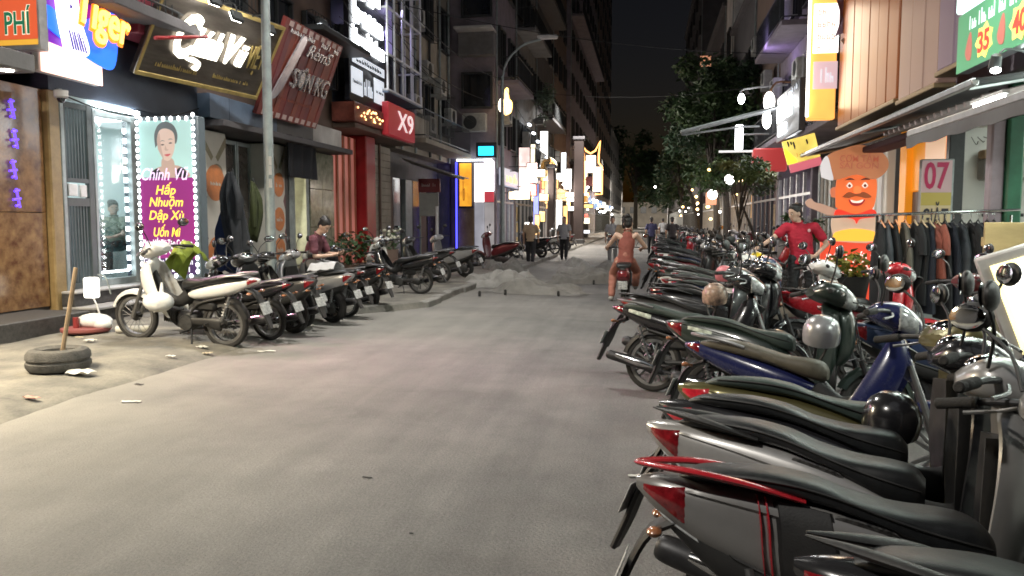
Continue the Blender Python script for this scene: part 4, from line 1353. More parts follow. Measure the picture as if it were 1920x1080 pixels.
# lit window cage
cg = thing('window_cage', (-8.2, 24.1, 5.2), 'white barred window cage glowing lilac above the red fascia', 'window cage')
m = MB()
for y in (22.45, 23.1, 23.9, 24.8, 25.85):
    m.tube([(-7.42, y, 5.25), (-7.42, y, 8.8)], .035, 6); 
for z in (5.28, 6.3, 7.6, 8.7):
    m.tube([(-8.18, 22.45, z), (-7.42, 22.45, z), (-7.42, 25.85, z), (-8.18, 25.85, z)], .035, 6)
for x in (-7.95, -7.68):
    m.tube([(x, 22.45, 5.25), (x, 22.45, 8.8)], .03, 6); m.tube([(x, 25.85, 5.25), (x, 25.85, 8.8)], .03, 6)
wbuild(m, 'cage_bars', FRAME_W, cg)
wbuild(LF.box(22.45, 25.85, 5.2, 5.25, .02, .8), 'cage_floor', W_BLUE, cg, smooth=False)
lamp('AREA', 'cage_light', (-7.9, 24.2, 7.6), 26, (.6, .55, 1), .3, 1.5, aim=(.3, -.3, -1))
wbuild(LF.box(23.2, 25.2, 5.5, 8.3, .005, .03), 'lit_window', emi('lilac_window', (.30, .26, .55), .35, var=.5, scale=1.1), cg, smooth=False)

# ---- 5: cluttered recess
b5 = thing('old_house', (-8.2, 29.2, 0), 'old beige house with drain pipes and air conditioners above a dim cluttered ground floor', 'house')
wbuild(LF.box(25.5, 33, -.1, 3.9, -5, -.6), 'wall', W_GREY, b5, smooth=False)
upper(b5, LF, 25.52, 33, 3.9, 16, W_BEIGE, 4, 3, balc=(0,), grille=FRAME_D)
for y in (26.0, 27.6, 29.5, 31.0, 32.4): pipe(b5, LF, y, 3.9, 16, .08, .05, METAL_G if y != 29.5 else FRAME_D)
for y, z in ((26.8, 5.2), (28.3, 6.6), (28.6, 4.7), (30.2, 6.3), (31.8, 5.4), (27.2, 8.2)): air_con(b5, LF, y, z, .02)
wbuild(LF.box(25.7, 27.6, 4.2, 5.0, .5, .56, .01), 'white_board', W_CREAM, b5, smooth=False)
for i, (y0, y1, mm) in enumerate(((25.6, 26.4, W_BROWN), (26.45, 27.2, DOORM), (27.9, 28.7, METAL_G), (28.8, 29.6, DOORM), (29.8, 30.6, W_BROWN), (30.8, 32.6, DOORM))):
    wbuild(LF.box(y0, y1, .1, 3.0, -.58, -.4, .01), 'door_panel', mm, b5, smooth=False)
aw = thing('cloth_awning', (-7.6, 27.2, 3.2), 'sagging grey cloth awning over the dim recess', 'awning')
rows = []
for i in range(9):
    t = i / 8
    rows.append([V((-8.2 + 1.7 * t, 26.2 + 2.6 * j / 10, 3.62 - .55 * t - .10 * math.sin(PI * j / 10) - .03 * math.sin(j * 2.1))) for j in range(11)])
    rows[-1] += [p + V((0, 0, .02)) for p in reversed(rows[-1])]
wbuild(MB().rings(rows), 'canvas', mat('grey_canvas', (.28, .27, .26), .9), aw)
wbuild(MB().tube([(-6.5, 26.2, 3.06), (-6.5, 28.8, 3.06)], .02, 6), 'front_bar', METAL_G, aw)
s = thing('shop_sign', (-7.7, 28.2, 2.5), 'small dull red sign under the grey awning', 'sign')
wbuild(MB().box((-7.75, 28, 2.78), (.80, .10, .48), None, .01), 'sign_board', mat('dull_red', (.20, .035, .04), .5), s)
scrawl(frame_of((-8.1, 27.945, 2.6), (-7.4, 27.945, 2.6), (-8.1, 27.945, 3.0))[0], .35, .2, .55, .12, PALE, s, 8, seed=5)
s = thing('notice_board', (-7.75, 28, .2), 'framed grey notice board on legs below the dull red sign', 'board')
wbuild(MB().box((-7.77, 28, 2.1), (.72, .06, .82), None, .01), 'board', mat('board_grey', (.34, .34, .32), .5), s)
m = MB()
for x in (-8.1, -7.44): m.box((x, 28, 1.3), (.05, .05, 2.5))
wbuild(m, 'board_legs', METAL_G, s, smooth=False)
tag(MB().tube([(-6.95, 26, .1), (-6.95, 26, 2.0)], .05, 8).build('steel_bollard', FRAME_W), 'bright white steel post standing before the dim recess', 'post')

# ---- leaves helper and far street
LEAFS = [mat('leaf_%d' % i, c, .55, 0, .35, 9) for i, c in enumerate([(.028, .06, .018), (.045, .085, .026), (.02, .045, .02)])]
def leaves(m, c, rad, n, size, r, flat=1.0, shell=.0):
    for i in range(n):
        while True:
            d = V((r.uniform(-1, 1), r.uniform(-1, 1), r.uniform(-1, 1)))
            if shell < d.length <= 1: break
        p = V(c) + V((d.x * rad[0], d.y * rad[1], d.z * rad[2]))
        s_ = size * r.uniform(.6, 1.3)
        M_ = Euler((r.uniform(-.9, .9), r.uniform(-.9, .9), r.uniform(0, 6.3))).to_matrix()
        a = [(-.05, 0, 0), (.35, -.26, .06), (1, 0, -.12), (.35, .26, .06)]
        m.add([p + M_ @ (V(q) * s_) for q in a], [(0, 1, 2), (0, 2, 3)])
def tree(name, loc, h, crown, clumps, n, size, label, seed, group=None, leaf=None, trunk_r=.14, cat='tree', lean=0):
    r = random.Random(seed)
    t = thing(name, loc, label, cat, group)
    m = MB(); x, y, z = loc
    top = V((x + lean, y, z + h * .62))
    m.tube([(x, y, z - .05), (x + lean * .25 + .06, y, z + h * .3), tuple(top)], [trunk_r, trunk_r * .75, trunk_r * .5], 9, 4)
    cs = []
    for i in range(clumps):
        a = r.uniform(0, 6.28); q = r.uniform(.25, .95)
        c = V((x + lean + math.cos(a) * crown[0] * q, y + math.sin(a) * crown[1] * q, z + h - crown[2] + r.uniform(-.9, .9) * crown[2]))
        cs.append(c)
        m.tube([tuple(top - V((0, 0, r.uniform(0, .3) * h))), tuple((top + c) / 2 + V((0, 0, .2))), tuple(c)], [trunk_r * .36, trunk_r * .22, .012], 5, 3)
    wbuild(m, 'trunk', mat('bark', (.05, .042, .035), .9, 0, .4, 12, bump=.5), t)
    for g in range(3):
        m = MB()
        for c in cs[g::3]:
            k = r.uniform(.5, 1.1)
            leaves(m, c, (crown[0] * .42 * k, crown[1] * .42 * k, crown[2] * .36 * k), n // clumps, size, r)
        wbuild(m, 'crown', (leaf or LEAFS)[g], t, smooth=False)
    return t

def shopfront(F_, y0, y1, h, wm, label, front='lit', signc=(1, 1, 1), sstr=1.0, wins=2, floors=5, z0=3.7, depth=10, seed=0, glow=(1, .9, .75), gs=1.0, name='shop_building', sign=None, balc=(), acs=1, grille=None):
    r = random.Random(seed)
    par = thing(name, (F_.x, (y0 + y1) / 2, 0), label, 'shop building')
    upper(par, F_, y0 + .02, y1, z0, h, wm, floors, wins, depth=depth, balc=balc, grille=grille)
    wbuild(F_.box(y0 + .02, y1, -.1, z0 - .003, -depth, -1.2), 'back_wall', W_GREY, par, smooth=False)
    for y in (y0 + .02, y1 - .28):
        wbuild(F_.box(y, y + .26, -.05, z0 - .004, -1.19, .02, .01), 'pier', wm, par, smooth=False)
    ya, yb = y0 + .3, y1 - .3
    if front == 'lit':
        wbuild(F_.box(ya, yb, .15, 3.0, -1.18, -1.1), 'lit_interior', emi('interior_%d' % seed, glow, gs, var=.6, scale=.9), par, smooth=False)
        n = max(2, int((yb - ya) / 1.1))
        for i in range(n):
            a = ya + (yb - ya) * i / n; c = ya + (yb - ya) * (i + 1) / n
            m = MB(); F_.box(a, a + .06, .1, 3.0, -.1, 0, 0, m); F_.box(c - .06, c, .1, 3.0, -.1, 0, 0, m); F_.box(a + .06, c - .06, 2.3, 2.38, -.1, 0, 0, m); F_.box(a + .06, c - .06, .1, .3, -.1, 0, 0, m)
            wbuild(m, 'door_frame', FRAME_A if seed % 2 else FRAME_D, par, smooth=False)
        m = MB()
        for i in range(int((yb - ya) * 1.5)):
            yy = r.uniform(ya + .3, yb - .3); zz = r.choice((.15, .9, 1.5))
            F_.box(yy - .25, yy + .25, zz, zz + r.uniform(.3, .8), -1.05, -.7, .02, m)
        wbuild(m, 'shop_goods', mat('goods_%d' % (seed % 4), ((.25, .06, .05), (.10, .10, .12), (.3, .22, .1), (.12, .18, .2))[seed % 4], .6, 0, .5, 3), par)
    elif front == 'shutter':
        for i in range(13):
            z = .1 + i * .235
            wbuild(F_.box(ya, yb, z + .004, z + .231, -.24 - .01 * (i % 2), -.16, .01), 'shutter_slat', METAL_G if seed % 2 else W_CREAM, par, smooth=False)
    else:
        for i in range(3):
            a = ya + (yb - ya) * i / 3
            wbuild(F_.box(a + .02, a + (yb - ya) / 3 - .02, .1, 3.0, -.3, -.22, .01), 'door_panel', DOORM, par, smooth=False)
    for i in range(acs):
        air_con(par, F_, r.uniform(y0 + .8, y1 - .8), z0 + r.uniform(.6, 5), .02)
    pipe(par, F_, y0 + .12, z0, h)
    if sign and y1 - y0 > 12:
        n = int((y1 - y0) / 5)
        for i in range(n):
            if r.random() < .3: continue
            ya_ = y0 + (y1 - y0) * (i + .08) / n; yb_ = y0 + (y1 - y0) * (i + r.uniform(.45, .9)) / n
            zz = r.uniform(2.9, 3.5); hh_ = r.uniform(.4, .8)
            s = thing('shop_sign', tuple(F_.p(ya_, zz, .1)), sign, 'sign', 'fascia signs far along the street')
            wbuild(F_.box(ya_, yb_, zz, zz + hh_, .05, .3 + .1 * (i % 3), .02), 'sign_face', emi('farsign_%d' % r.randrange(5), ((1, .8, .5), (.5, .08, .05), (.2, .3, .5), (.9, .9, .8), (.5, .25, .05))[r.randrange(5)], 1.1), s)
        sign = None
    if sign:
        s = thing('shop_sign', tuple(F_.p((y0 + y1) / 2, z0 - .8, .1)), sign, 'sign')
        fr = F_.frame(y0 + .3, y1 - .3, 3.02, 3.02 + .75, .3)
        wbuild(slab(fr, 0, 0, y1 - y0 - .6, .75, -.2, 0, .02), 'sign_face', emi('signface_%d_%s' % (seed, F_.s), signc, sstr), s)
        scrawl(fr, (y1 - y0 - .6) / 2, .38, (y1 - y0) * .6, .4, emi('script_%d' % (seed % 3), ((1, 1, 1), (1, .8, .2), (.9, .1, .1))[seed % 3], 1.5, sample=False), s, 9, 'lettering', .006, .02, seed)
    return par

FL = Face(-6.3, 1)
b6 = shopfront(FL, 33, 38, 15, W_MAUVE, 'grey house jutting out towards the street with a lit corner shop', 'lit', (.4, .42, .5), .7, seed=1, glow=(.9, .92, 1), gs=1.0, sign='cool white fascia sign on the jutting corner house', balc=(1,))
# its side wall that faces down the street: slab, windows, unit, shop corner
wbuild(MB().box((-7.0, 32.75, 8.72), (1.5, .45, .95), None, .02), 'balcony_slab', W_GREY, b6, smooth=False)
wbuild(MB().box((-7.0, 32.4, 9.22), (1.55, 1.1, .1), None, .01), 'balcony_slab', W_WHITE, b6, smooth=False)
for z0_, z1_ in ((9.9, 12.3), (6.2, 7.6)):
    m = MB()
    for a in ((-7.65, 32.93, z0_ + .05), (-6.45, 32.93, z0_ + .05)): pass
    m.box((-7.05, 32.93, z0_), (1.3, .12, .08)); m.box((-7.05, 32.93, z1_), (1.3, .12, .08)); m.box((-7.66, 32.93, (z0_ + z1_) / 2), (.08, .12, z1_ - z0_ - .09)); m.box((-6.44, 32.93, (z0_ + z1_) / 2), (.08, .12, z1_ - z0_ - .09))
    w_ = wbuild(m, 'window', FRAME_D, b6, smooth=False)
    MB().box((-7.05, 32.97, (z0_ + z1_) / 2), (1.14, .04, z1_ - z0_ - .09)).build('pane', GLASS_D, w_, smooth=False)
a = wbuild(MB().box((-7.1, 32.7, 5.55), (1.0, .35, .75), None, .03), 'air_conditioner', AC_M, b6)
MB().lathe([(.02, 0), (.27, 0), (.28, .02), (.02, .02)], 20, Matrix.Translation(V((-7.25, 32.52, 5.55))) @ Matrix.Rotation(PI / 2, 4, 'X')).build('fan_grille', FRAME_D, a)
wbuild(MB().box((-8.0, 32.97, 2.0), (.35, .06, 4.0)), 'side_panel', W_BROWN, b6, smooth=False)
MARB2 = mat('ochre_marble', (.22, .14, .07), .3, 0, .5, 3, col2=(.36, .26, .14), detail=8)
wbuild(MB().box((-7.52, 32.9, 1.0), (.66, .12, 2.1), None, .01), 'marble_panel', MARB2, b6, smooth=False)
s = thing('lit_poster', (-7.5, 32.8, 2.1), 'orange lit vertical poster edged with blue light', 'sign')
fr, w, h = frame_of((-7.84, 32.72, 2.08), (-7.22, 32.72, 2.08), (-7.84, 32.72, 3.95))
wbuild(slab(fr, 0, 0, w, h, -.12, 0, .01), 'sign_case', FRAME_D, s)
wbuild(slab(fr, .08, .05, w - .03, h - .05, .001, .01), 'sign_face', emi('poster_amber', (.85, .36, .03), .95, var=.35, scale=2.5), s)
scrawl(fr, w / 2, h * .5, .2, 1.3, emi('poster_dark', (.25, .09, .02), .3), s, 2, seed=2, out=.012)
wbuild(MB().box((-7.88, 32.66, 2.0), (.06, .08, 3.9)), 'blue_light_strip', emi('blue_led', (.08, .08, 1.0), 2.2), s, smooth=False)
wbuild(MB().box((-7.1, 32.62, 4.02), (1.5, .06, .05)), 'white_light_strip', LEDW, s, smooth=False)
s = thing('display_window', (-6.75, 32.8, .1), 'white glowing display window on the corner of the jutting house', 'window')
for x0, z0_, x1, z1_, cc, st in ((-7.15, 2.3, -6.74, 3.9, (1, .95, .9), 1.6), (-6.72, 2.75, -6.33, 4.0, (1, 1, 1), 3.0), (-6.72, 2.3, -6.33, 2.73, (.5, .05, .07), .8), (-7.15, .2, -6.74, 2.28, (.5, .5, .55), .45), (-6.72, .2, -6.33, 2.28, (.45, .42, .42), .5)):
    wbuild(MB().box(((x0 + x1) / 2, 32.86, (z0_ + z1_) / 2), (x1 - x0, .06, z1_ - z0_), None, .005), 'pane', emi('disp_%.2f_%.2f' % (x0, z0_), cc, st, var=.3, scale=2), s, smooth=False)
s = thing('led_panel', (-6.5, 32.4, 4.1), 'small cyan LED panel under the balcony of the jutting house', 'sign')
wbuild(MB().box((-6.55, 32.4, 4.4), (.85, .18, .62), None, .02), 'panel_case', FRAME_D, s)
wbuild(MB().box((-6.55, 32.30, 4.36), (.62, .02, .36)), 'panel_face', emi('cyan_led', (.02, .55, 1.0), 3.0), s, smooth=False)
s = thing('shell_sign', (-5.7, 32, 5.8), 'glowing yellow and white flame shaped sign high on the pole', 'sign')
fr, w, h = frame_of((-6.0, 32.1, 5.75), (-5.4, 32.1, 5.75), (-6.0, 32.1, 6.9))
blobf(fr, [(.30, .0), (.52, .12), (.56, .5), (.44, .68), (.40, 1.05), (.28, 1.0), (.26, .6)], -.05, .05, 'yellow_flame', emi('flame_yellow', (1, .62, .18), 4.5), s)
blobf(fr, [(.24, .02), (.04, .2), (.02, .5), (.16, .72), (.24, .6)], -.05, .04, 'white_flame', emi('flame_white', (1, .8, .6), 4.0), s)
wbuild(MB().tube([(-6.3, 32.3, 6.2), (-5.7, 32.2, 6.2)], .02, 6), 'bracket', FRAME_D, s)

shopfront(FL, 38, 45, 19, W_GREY, 'grey building with a glaring white shop under a lattice of light tubes', 'lit', (.5, .52, .6), .8, seed=2, glow=(1, .96, .9), gs=1.4, sign='white glowing fascia sign past the corner house', acs=3, wins=3, balc=(0, 2))
shopfront(FL, 45, 53, 17, W_DARK, 'dark building with a shop lit in pinkish white', 'lit', (.6, .2, .16), .8, seed=3, glow=(1, .8, .7), gs=1.1, sign='salmon fascia sign on the dark building', acs=2, wins=3, balc=(1, 3))
shopfront(FL, 53, 62, 24, W_BROWN, 'brown building with warm lights before the tall neon sign', 'lit', (.9, .6, .3), .9, seed=4, glow=(1, .75, .5), gs=1.3, sign='warm white fascia sign on the brown building', acs=2, wins=3)
FLT = Face(-6.0, 1)
shopfront(FLT, 62, 92, 48, W_MAUVE, 'very tall dim apartment block with stacked windows on the left', 'lit', (1, .55, .3), 1.5, seed=5, glow=(1, .7, .5), gs=1.3, wins=8, floors=13, name='apartment_block', sign='long warm fascia sign at the foot of the tall block', balc=(1, 4, 7), acs=6)
shopfront(FLT, 92, 128, 40, W_BROWN, 'second tall dark block far down the left side', 'lit', (1, .9, .7), 2.0, seed=6, glow=(1, .85, .6), gs=2, wins=7, floors=11, name='apartment_block', sign='pale fascia sign far down the left side', acs=0)
shopfront(FLT, 128, 190, 16, W_GREY, 'low far building closing the left side of the street', 'lit', (1, .9, .8), 1.5, seed=7, glow=(1, .9, .7), gs=2, wins=8, floors=3, acs=0)
# small bright fittings of the far left side
s = thing('round_sign', (-5.5, 45, 3.9), 'round amber lit sign on a thin white post', 'sign')
wbuild(MB().lathe([(.01, -.08), (.42, -.08), (.42, .08), (.01, .08)], 24, Matrix.Translation(V((-5.55, 45, 4.6))) @ Matrix.Rotation(PI / 2, 4, 'X')), 'sign_face', emi('amber_disc', (1, .50, .12), 2.2, var=.3, scale=3), s)
wbuild(MB().lathe([(.42, -.09), (.48, -.09), (.48, .09), (.42, .09), (.42, -.09)], 24, Matrix.Translation(V((-5.55, 45, 4.6))) @ Matrix.Rotation(PI / 2, 4, 'X'), cap=False), 'sign_rim', emi('rim_white', (1, .9, .7), 3), s)
wbuild(MB().tube([(-5.15, 45.05, 0.05), (-5.15, 45.05, 4.4)], .06, 8), 'post', FRAME_W, s)
s = thing('neon_sign', (-4.1, 60, 3.2), 'large crown shaped neon sign glowing orange and white over the street', 'neon sign')
fr, w, h = frame_of((-4.8, 60, 3.2), (-3.4, 60, 3.2), (-4.8, 60, 7.4))
NEO = emi('neon_orange', (1, .42, .12), 4.0)
o_, ua, va, na = fr
def npath(pts, r_=.06, mt=NEO, nm='neon_tube'):
    wbuild(MB().tube([o_ + ua * a + va * b_ + na * .12 for a, b_ in pts], r_, 6, 1), nm, mt, s)
npath([(.1, 1.4), (.05, 3.2), (.0, 3.9), (.2, 3.5), (.55, 3.3), (.9, 3.5), (1.25, 4.2), (1.15, 3.2), (1.15, 2.6), (1.4, 2.3), (1.4, .3), (.9, .3)])
npath([(.1, 1.4), (.1, .4), (.4, .4), (.4, .1)])
wbuild(slab(fr, .22, 1.9, .92, 3.15, .0, .1, .03), 'lit_panel', emi('neon_white', (1, .82, .6), 4.0), s)
wbuild(slab(fr, .75, .5, 1.3, 2.3, .0, .1, .03), 'lit_panel', emi('neon_white', (1, .82, .6), 4.0), s)
wbuild(slab(fr, .2, .9, .7, 1.6, .0, .08, .03), 'dark_panel', mat('neon_back', (.12, .03, .03), .5), s)
wbuild(MB().tube([(-6.0, 60.1, 4.6), (-4.5, 60.1, 4.6)], .05, 6), 'bracket', FRAME_D, s)
r_ = random.Random(11)
BL = {'w': emi('dot_white', (1, .97, .9), 14, sample=False), 'a': emi('dot_amber', (1, .6, .22), 9, sample=False), 'c': emi('dot_cool', (.75, .85, 1), 12, sample=False)}
def bulb(p, rad, c, label, group):
    o = tag(MB().ellipsoid(p, (rad, rad, rad), 8, 6).build('light_bulb', BL[c]), label, 'light bulb', group)
    return o
for i in range(26):
    y = r_.uniform(36, 110); x = -6.3 + r_.uniform(.4, 1.8); z = r_.uniform(2.4, 4.6)
    bulb((x, y, z), y * .0011 * r_.uniform(.7, 1.6), r_.choice('wwac'), 'bare shop bulb glowing far along the left shop fronts', 'bulbs along the left shop fronts')
for i in range(5):
    p = V((-5.9 + .12 * i, 40 + .7 * i, 6.3 - .35 * i))
    tag(MB().box(p, (.10, .5, .08)).build('tube_light', emi('tube_cool', (.8, .9, 1), 9, sample=False)), 'short cool tube light stepping down the dark wall beside the corner house', 'tube light', 'tube lights stepping down the wall')
r2 = random.Random(5)
pl = thing('hanging_plant', (-5.9, 44.5, 7.0), 'pale leafy plant trailing from a dark balcony', 'plant')
m = MB()
for i in range(7):
    leaves(m, (-5.75 + r2.uniform(-.5, .6), 44.5, 7.9 + r2.uniform(-1.0, .8)), (.38, .4, .4), 90, .17, r2)
wbuild(m, 'foliage', mat('leaf_pale', (.12, .17, .12), .5, 0, .4, 8), pl, smooth=False)
wbuild(MB().box((-6.0, 44.5, 7.0), (.5, .5, .35), None, .03), 'pot', W_GREY, pl)
# end of the street
shopfront(Face(0, 1), 0, 1, 2, W_GREY, 'x', 'none') if False else None
lamp('AREA', 'street_light', (-2, 128, 9), 1500, (1, .9, .78), .5, .3, aim=(.05, .5, -1), spread=160)  # extra lamp added to lift the dark far end
lamp('AREA', 'end_street_light', (0, 185, 9), 5000, (1, .9, .78), 1, 1, aim=(0, .7, -1), spread=170)  # unseen fill added to brighten the closing wall
eb = thing('end_building', (0, 210, 0), 'dim pale building closing the far end of the street', 'building')
wbuild(MB().box((0, 215, 3.2), (34, 10, 6.4), None, .1), 'wall', mat('end_wall', (.22, .20, .17), .9, 0, .3, .3), eb, smooth=False)
for i in range(10):
    w_ = wbuild(MB().box((-12 + i * 2.7, 209.9, 4.4), (1.4, .3, 1.6)), 'window', FRAME_D, eb, smooth=False)
# ------------------------------------------------------------------ right side of the street
RF = Face(4.7, -1)
# near building behind the awning: open white-lit shop with a green column
r1 = thing('white_shop', (4.7, 11, 0), 'white lit open shop with a dark green column under the grey awning', 'shop building')
GRN = mat('green_paint', (.02, .10, .055), .45, 0, .3, 3)
m = MB()
RF.box(1, 14.2, .1, .14, -5, 0, 0, m); RF.box(1, 14.2, 3.0, 3.1, -5, 0, 0, m); RF.box(1, 14.2, .1, 3.1, -5.1, -5, 0, m); RF.box(14.1, 14.2, .14, 3.0, -5, -.2, 0, m); RF.box(.9, 1.0, .1, 3.1, -5, 0, 0, m)
wbuild(m, 'room', mat('white_tile', (.62, .63, .60), .5, 0, .05, 2), r1, smooth=False)
m = MB()
for y in (4, 7, 10.5, 12.8):
    RF.box(y, y + .9, 2.95, 2.99, -2.4, -2.3, 0, m); RF.box(y, y + .9, 2.95, 2.99, -.9, -.8, 0, m)
wbuild(m, 'ceiling_light', emi('shop_tube', (.93, 1, .93), 12), r1, smooth=False)
wbuild(MB().box((5.6, 13.95, 2.32), (.75, .3, .34), None, .03), 'wash_basin', mat('basin_grey', (.28, .28, .26), .4), r1)
wbuild(MB().box((5.6, 13.9, 2.56), (.8, .3, .14), None, .03), 'box', mat('carton', (.42, .30, .18), .8), r1)
wbuild(MB().tube([(5.3, 14.0, 1.6), (5.9, 14.0, 1.6)], .03, 6), 'rail', FRAME_D, r1)
m = MB()
for i in range(9):
    m.tube([(5.1 + i * .09, 14.05, 2.85), (5.15 + i * .1, 13.98, 2.72 + .04 * (i % 3)), (5.2 + i * .09, 14.04, 2.78)], .006, 4, 3)
wbuild(m, 'wiring', WIRE, r1)
wbuild(MB().box((4.07, 10, 1.6), (.17, .2, 3.0), None, .02), 'green_column', GRN, r1)
wbuild(MB().box((3.9, 10.02, 1.6), (.15, .16, 3.0), None, .02), 'mauve_column', mat('mauve_paint', (.24, .20, .23), .5), r1)
wbuild(RF.box(13.45, 13.6, .1, 3.0, -.1, .12, .01), 'shutter_post', FRAME_D, r1)
wbuild(RF.box(1, 14.2, 3.1, 3.45, -.4, .05), 'fascia', W_GREY, r1, smooth=False)
upper(r1, RF, 1, 14.2, 3.45, 14, W_MAUVE, 3, 4)

# ---- near awning
aw = thing('awning', (3.4, 8, 2.4), 'grey folding awning stretched over the clothes rail with a tube lamp beneath', 'awning')
TARP = mat('grey_tarp', (.11, .11, .115), .6, 0, .2, 1.5, bump=.1, bscale=8)
def awning(par, y0, y1, xb, zb, xf, zf, sag=.06, val=.22, mt=TARP, stripes=0):
    rows = []
    for i in range(9):
        t = i / 8
        rows.append([V((xb + (xf - xb) * t, y0 + (y1 - y0) * j / 24, zb + (zf - zb) * t - sag * math.sin(PI * t) - .012 * math.sin(j * PI / 3) * t)) for j in range(25)])
    for r_ in rows: r_ += [p + V((0, 0, .018)) for p in reversed(r_)]
    wbuild(MB().rings(rows), 'canvas', mt, par)
    wbuild(MB().box(((xf), (y0 + y1) / 2, zf - .015), (.07, y1 - y0, .07), None, .012), 'front_bar', FRAME_A, par)
    if val:
        rows = [[V((xf - .04, y0 + (y1 - y0) * j / 48, zf - .05 - val * t * (1 + .10 * math.sin(j * 1.1)))) + V((-.012 * math.sin(j * .9) * t, 0, 0)) for j in range(49)] for t in (0, .5, 1)]
        rows = [r_ + [p + V((.006, 0, 0)) for p in reversed(r_)] for r_ in rows]
        wbuild(MB().rings(rows), 'valance', mt, par)
    m = MB()
    for y in (y0 + .3, (y0 + y1) / 2, y1 - .3):
        m.tube([(xb, y, zb - .12), ((xb + xf) / 2, y + .12, (zb + zf) / 2 - .14), (xf + .05, y, zf - .03)], .025, 6)
    wbuild(m, 'folding_arm', FRAME_A, par)
awning(aw, 3.0, 8.4, 4.5, 3.18, 2.5, 2.36, val=.10)
aw2 = thing('awning', (3.6, 12, 2.8), 'dark sagging awning behind the folding one, reaching to the orange panels', 'awning')
awning(aw2, 8.5, 17.4, 4.65, 3.32, 3.1, 2.86, .10, 0, mat('dark_tarp', (.06, .06, .065), .7, 0, .3, 2, bump=.2, bscale=6))
wbuild(MB().box((3.6, 13.2, 2.66), (.35, 4.4, .10), Matrix.Rotation(0, 4, 'Z'), .02), 'rolled_blind', mat('maroon_cloth', (.07, .03, .04), .8), aw2)
m = MB()
for i in range(16):
    y = 8.6 + i * .22
    m.tube([(4.55, y, 3.02), (3.2, y, 2.70)], .035, 5)
wbuild(m, 'corrugated_sheet', mat('pink_grey_sheet', (.24, .19, .19), .5, .2, .2, 3), aw2)
tb = thing('tube_lamp', (3.0, 7.8, 2.55), 'bright white tube lamp fixed under the grey folding awning', 'lamp')
wbuild(MB().tube([(2.98, 7.55, 2.56), (2.98, 8.15, 2.56)], .022, 8), 'tube', emi('tube_bright', (.93, 1, .94), 40), tb)
wbuild(MB().box((2.98, 7.85, 2.60), (.06, .7, .03)), 'lamp_case', FRAME_W, tb, smooth=False)
for i, y in enumerate((3.2, 5.4)):  # unseen tubes, assumed to repeat along the awning
    tb = thing('tube_lamp', (2.98, y, 2.55), 'white tube lamp under the awning beyond the right edge of the picture', 'lamp', 'unseen tube lamps')
    wbuild(MB().tube([(2.98, y - .3, 2.56), (2.98, y + .3, 2.56)], .022, 8), 'tube', emi('tube_bright', (.93, 1, .94), 40), tb)
# ---- green menu board
fr = RF.frame(5.6, 10.45, 3.24, 3.92, 1.1)
s = thing('menu_sign', (3.6, 8.5, 3.24), 'long green menu sign with red prices and food pictures', 'sign')
o_, ua, va, na = fr; w = 4.85
wbuild(slab(fr, 0, 0, w, .68, -.14, 0, .01), 'sign_case', FRAME_A, s)
wbuild(slab(fr, .0, .0, w, .66, .001, .008), 'sign_face', emi('menu_green', (.09, .30, .15), .62, var=.25, scale=.7), s)
WSOFT = emi('menu_white', (.75, .82, .85), .8)
for i in range(18):
    sc = scrawl(fr, .45 + i * .26, .52, .20, .17, WSOFT, s, 3, 'lettering', .010, .003, 60 + i)
REDP = emi('price_red', (.85, .05, .03), 1.0); YEL = emi('price_yellow', (1, .72, .15), 1.1); BRN = emi('food_brown', (.42, .13, .10), .7)
for i, t_ in enumerate(('35', '40', '35', '40', '35')):
    u = .35 + i * .95 + .02
    u = .62 + i * .86
    u = w - u
    if u < .2: continue
    pts = [(u + (.24 if k % 2 else .18) * math.cos(k * PI / 7), .23 + (.20 if k % 2 else .15) * math.sin(k * PI / 7)) for k in range(14)]
    wbuild(MB().prism(pts, .004, Matrix(((ua.x, va.x, na.x, o_.x), (ua.y, va.y, na.y, o_.y), (ua.z, va.z, na.z, o_.z), (0, 0, 0, 1))) @ Matrix.Translation(V((0, 0, .010)))), 'price_star', YEL, s, smooth=False)
    put_text('40' if i == 0 else ('35' if i == 1 else t_), fr, u, .23, .30, .22, REDP, s, .003, .03, out=.015)
    blobf(fr, [(u - .46, .10), (u - .52, .2), (u - .44, .36), (u - .38, .40), (u - .34, .25), (u - .36, .10)], .010, .016, 'food_picture', BRN, s)
fr2 = RF.frame(5.6, 10.45, 3.93, 4.9, 1.14)
s2 = thing('box_sign', (3.6, 8.5, 3.93), 'glowing pale mint box sign above the green menu', 'sign')
wbuild(slab(fr2, 0, 0, w, .95, -.2, 0, .02), 'sign_face', emi('mint_glow', (.75, 1, .92), 1.6, var=.2, scale=.6), s2)
sp = thing('spot_lamp', (3.4, 8.9, 2.95), 'small spot lamp below the green menu sign', 'lamp')
wbuild(MB().lathe([(.02, -.10), (.05, -.08), (.06, .05), (.02, .05)], 12, Matrix.Translation(V((3.42, 8.9, 3.08))) @ Matrix.Rotation(R(200), 4, 'X')), 'lamp_case', FRAME_D, sp)
wbuild(MB().ellipsoid((3.42, 8.88, 3.01), (.05, .05, .03), 10, 6), 'lamp_glass', emi('spot_glow', (.95, 1, .95), 30), sp)
wbuild(MB().tube([(3.42, 8.9, 3.1), (3.5, 8.9, 3.22), (3.7, 8.95, 3.2)], .012, 5, 3), 'bracket', FRAME_D, sp)

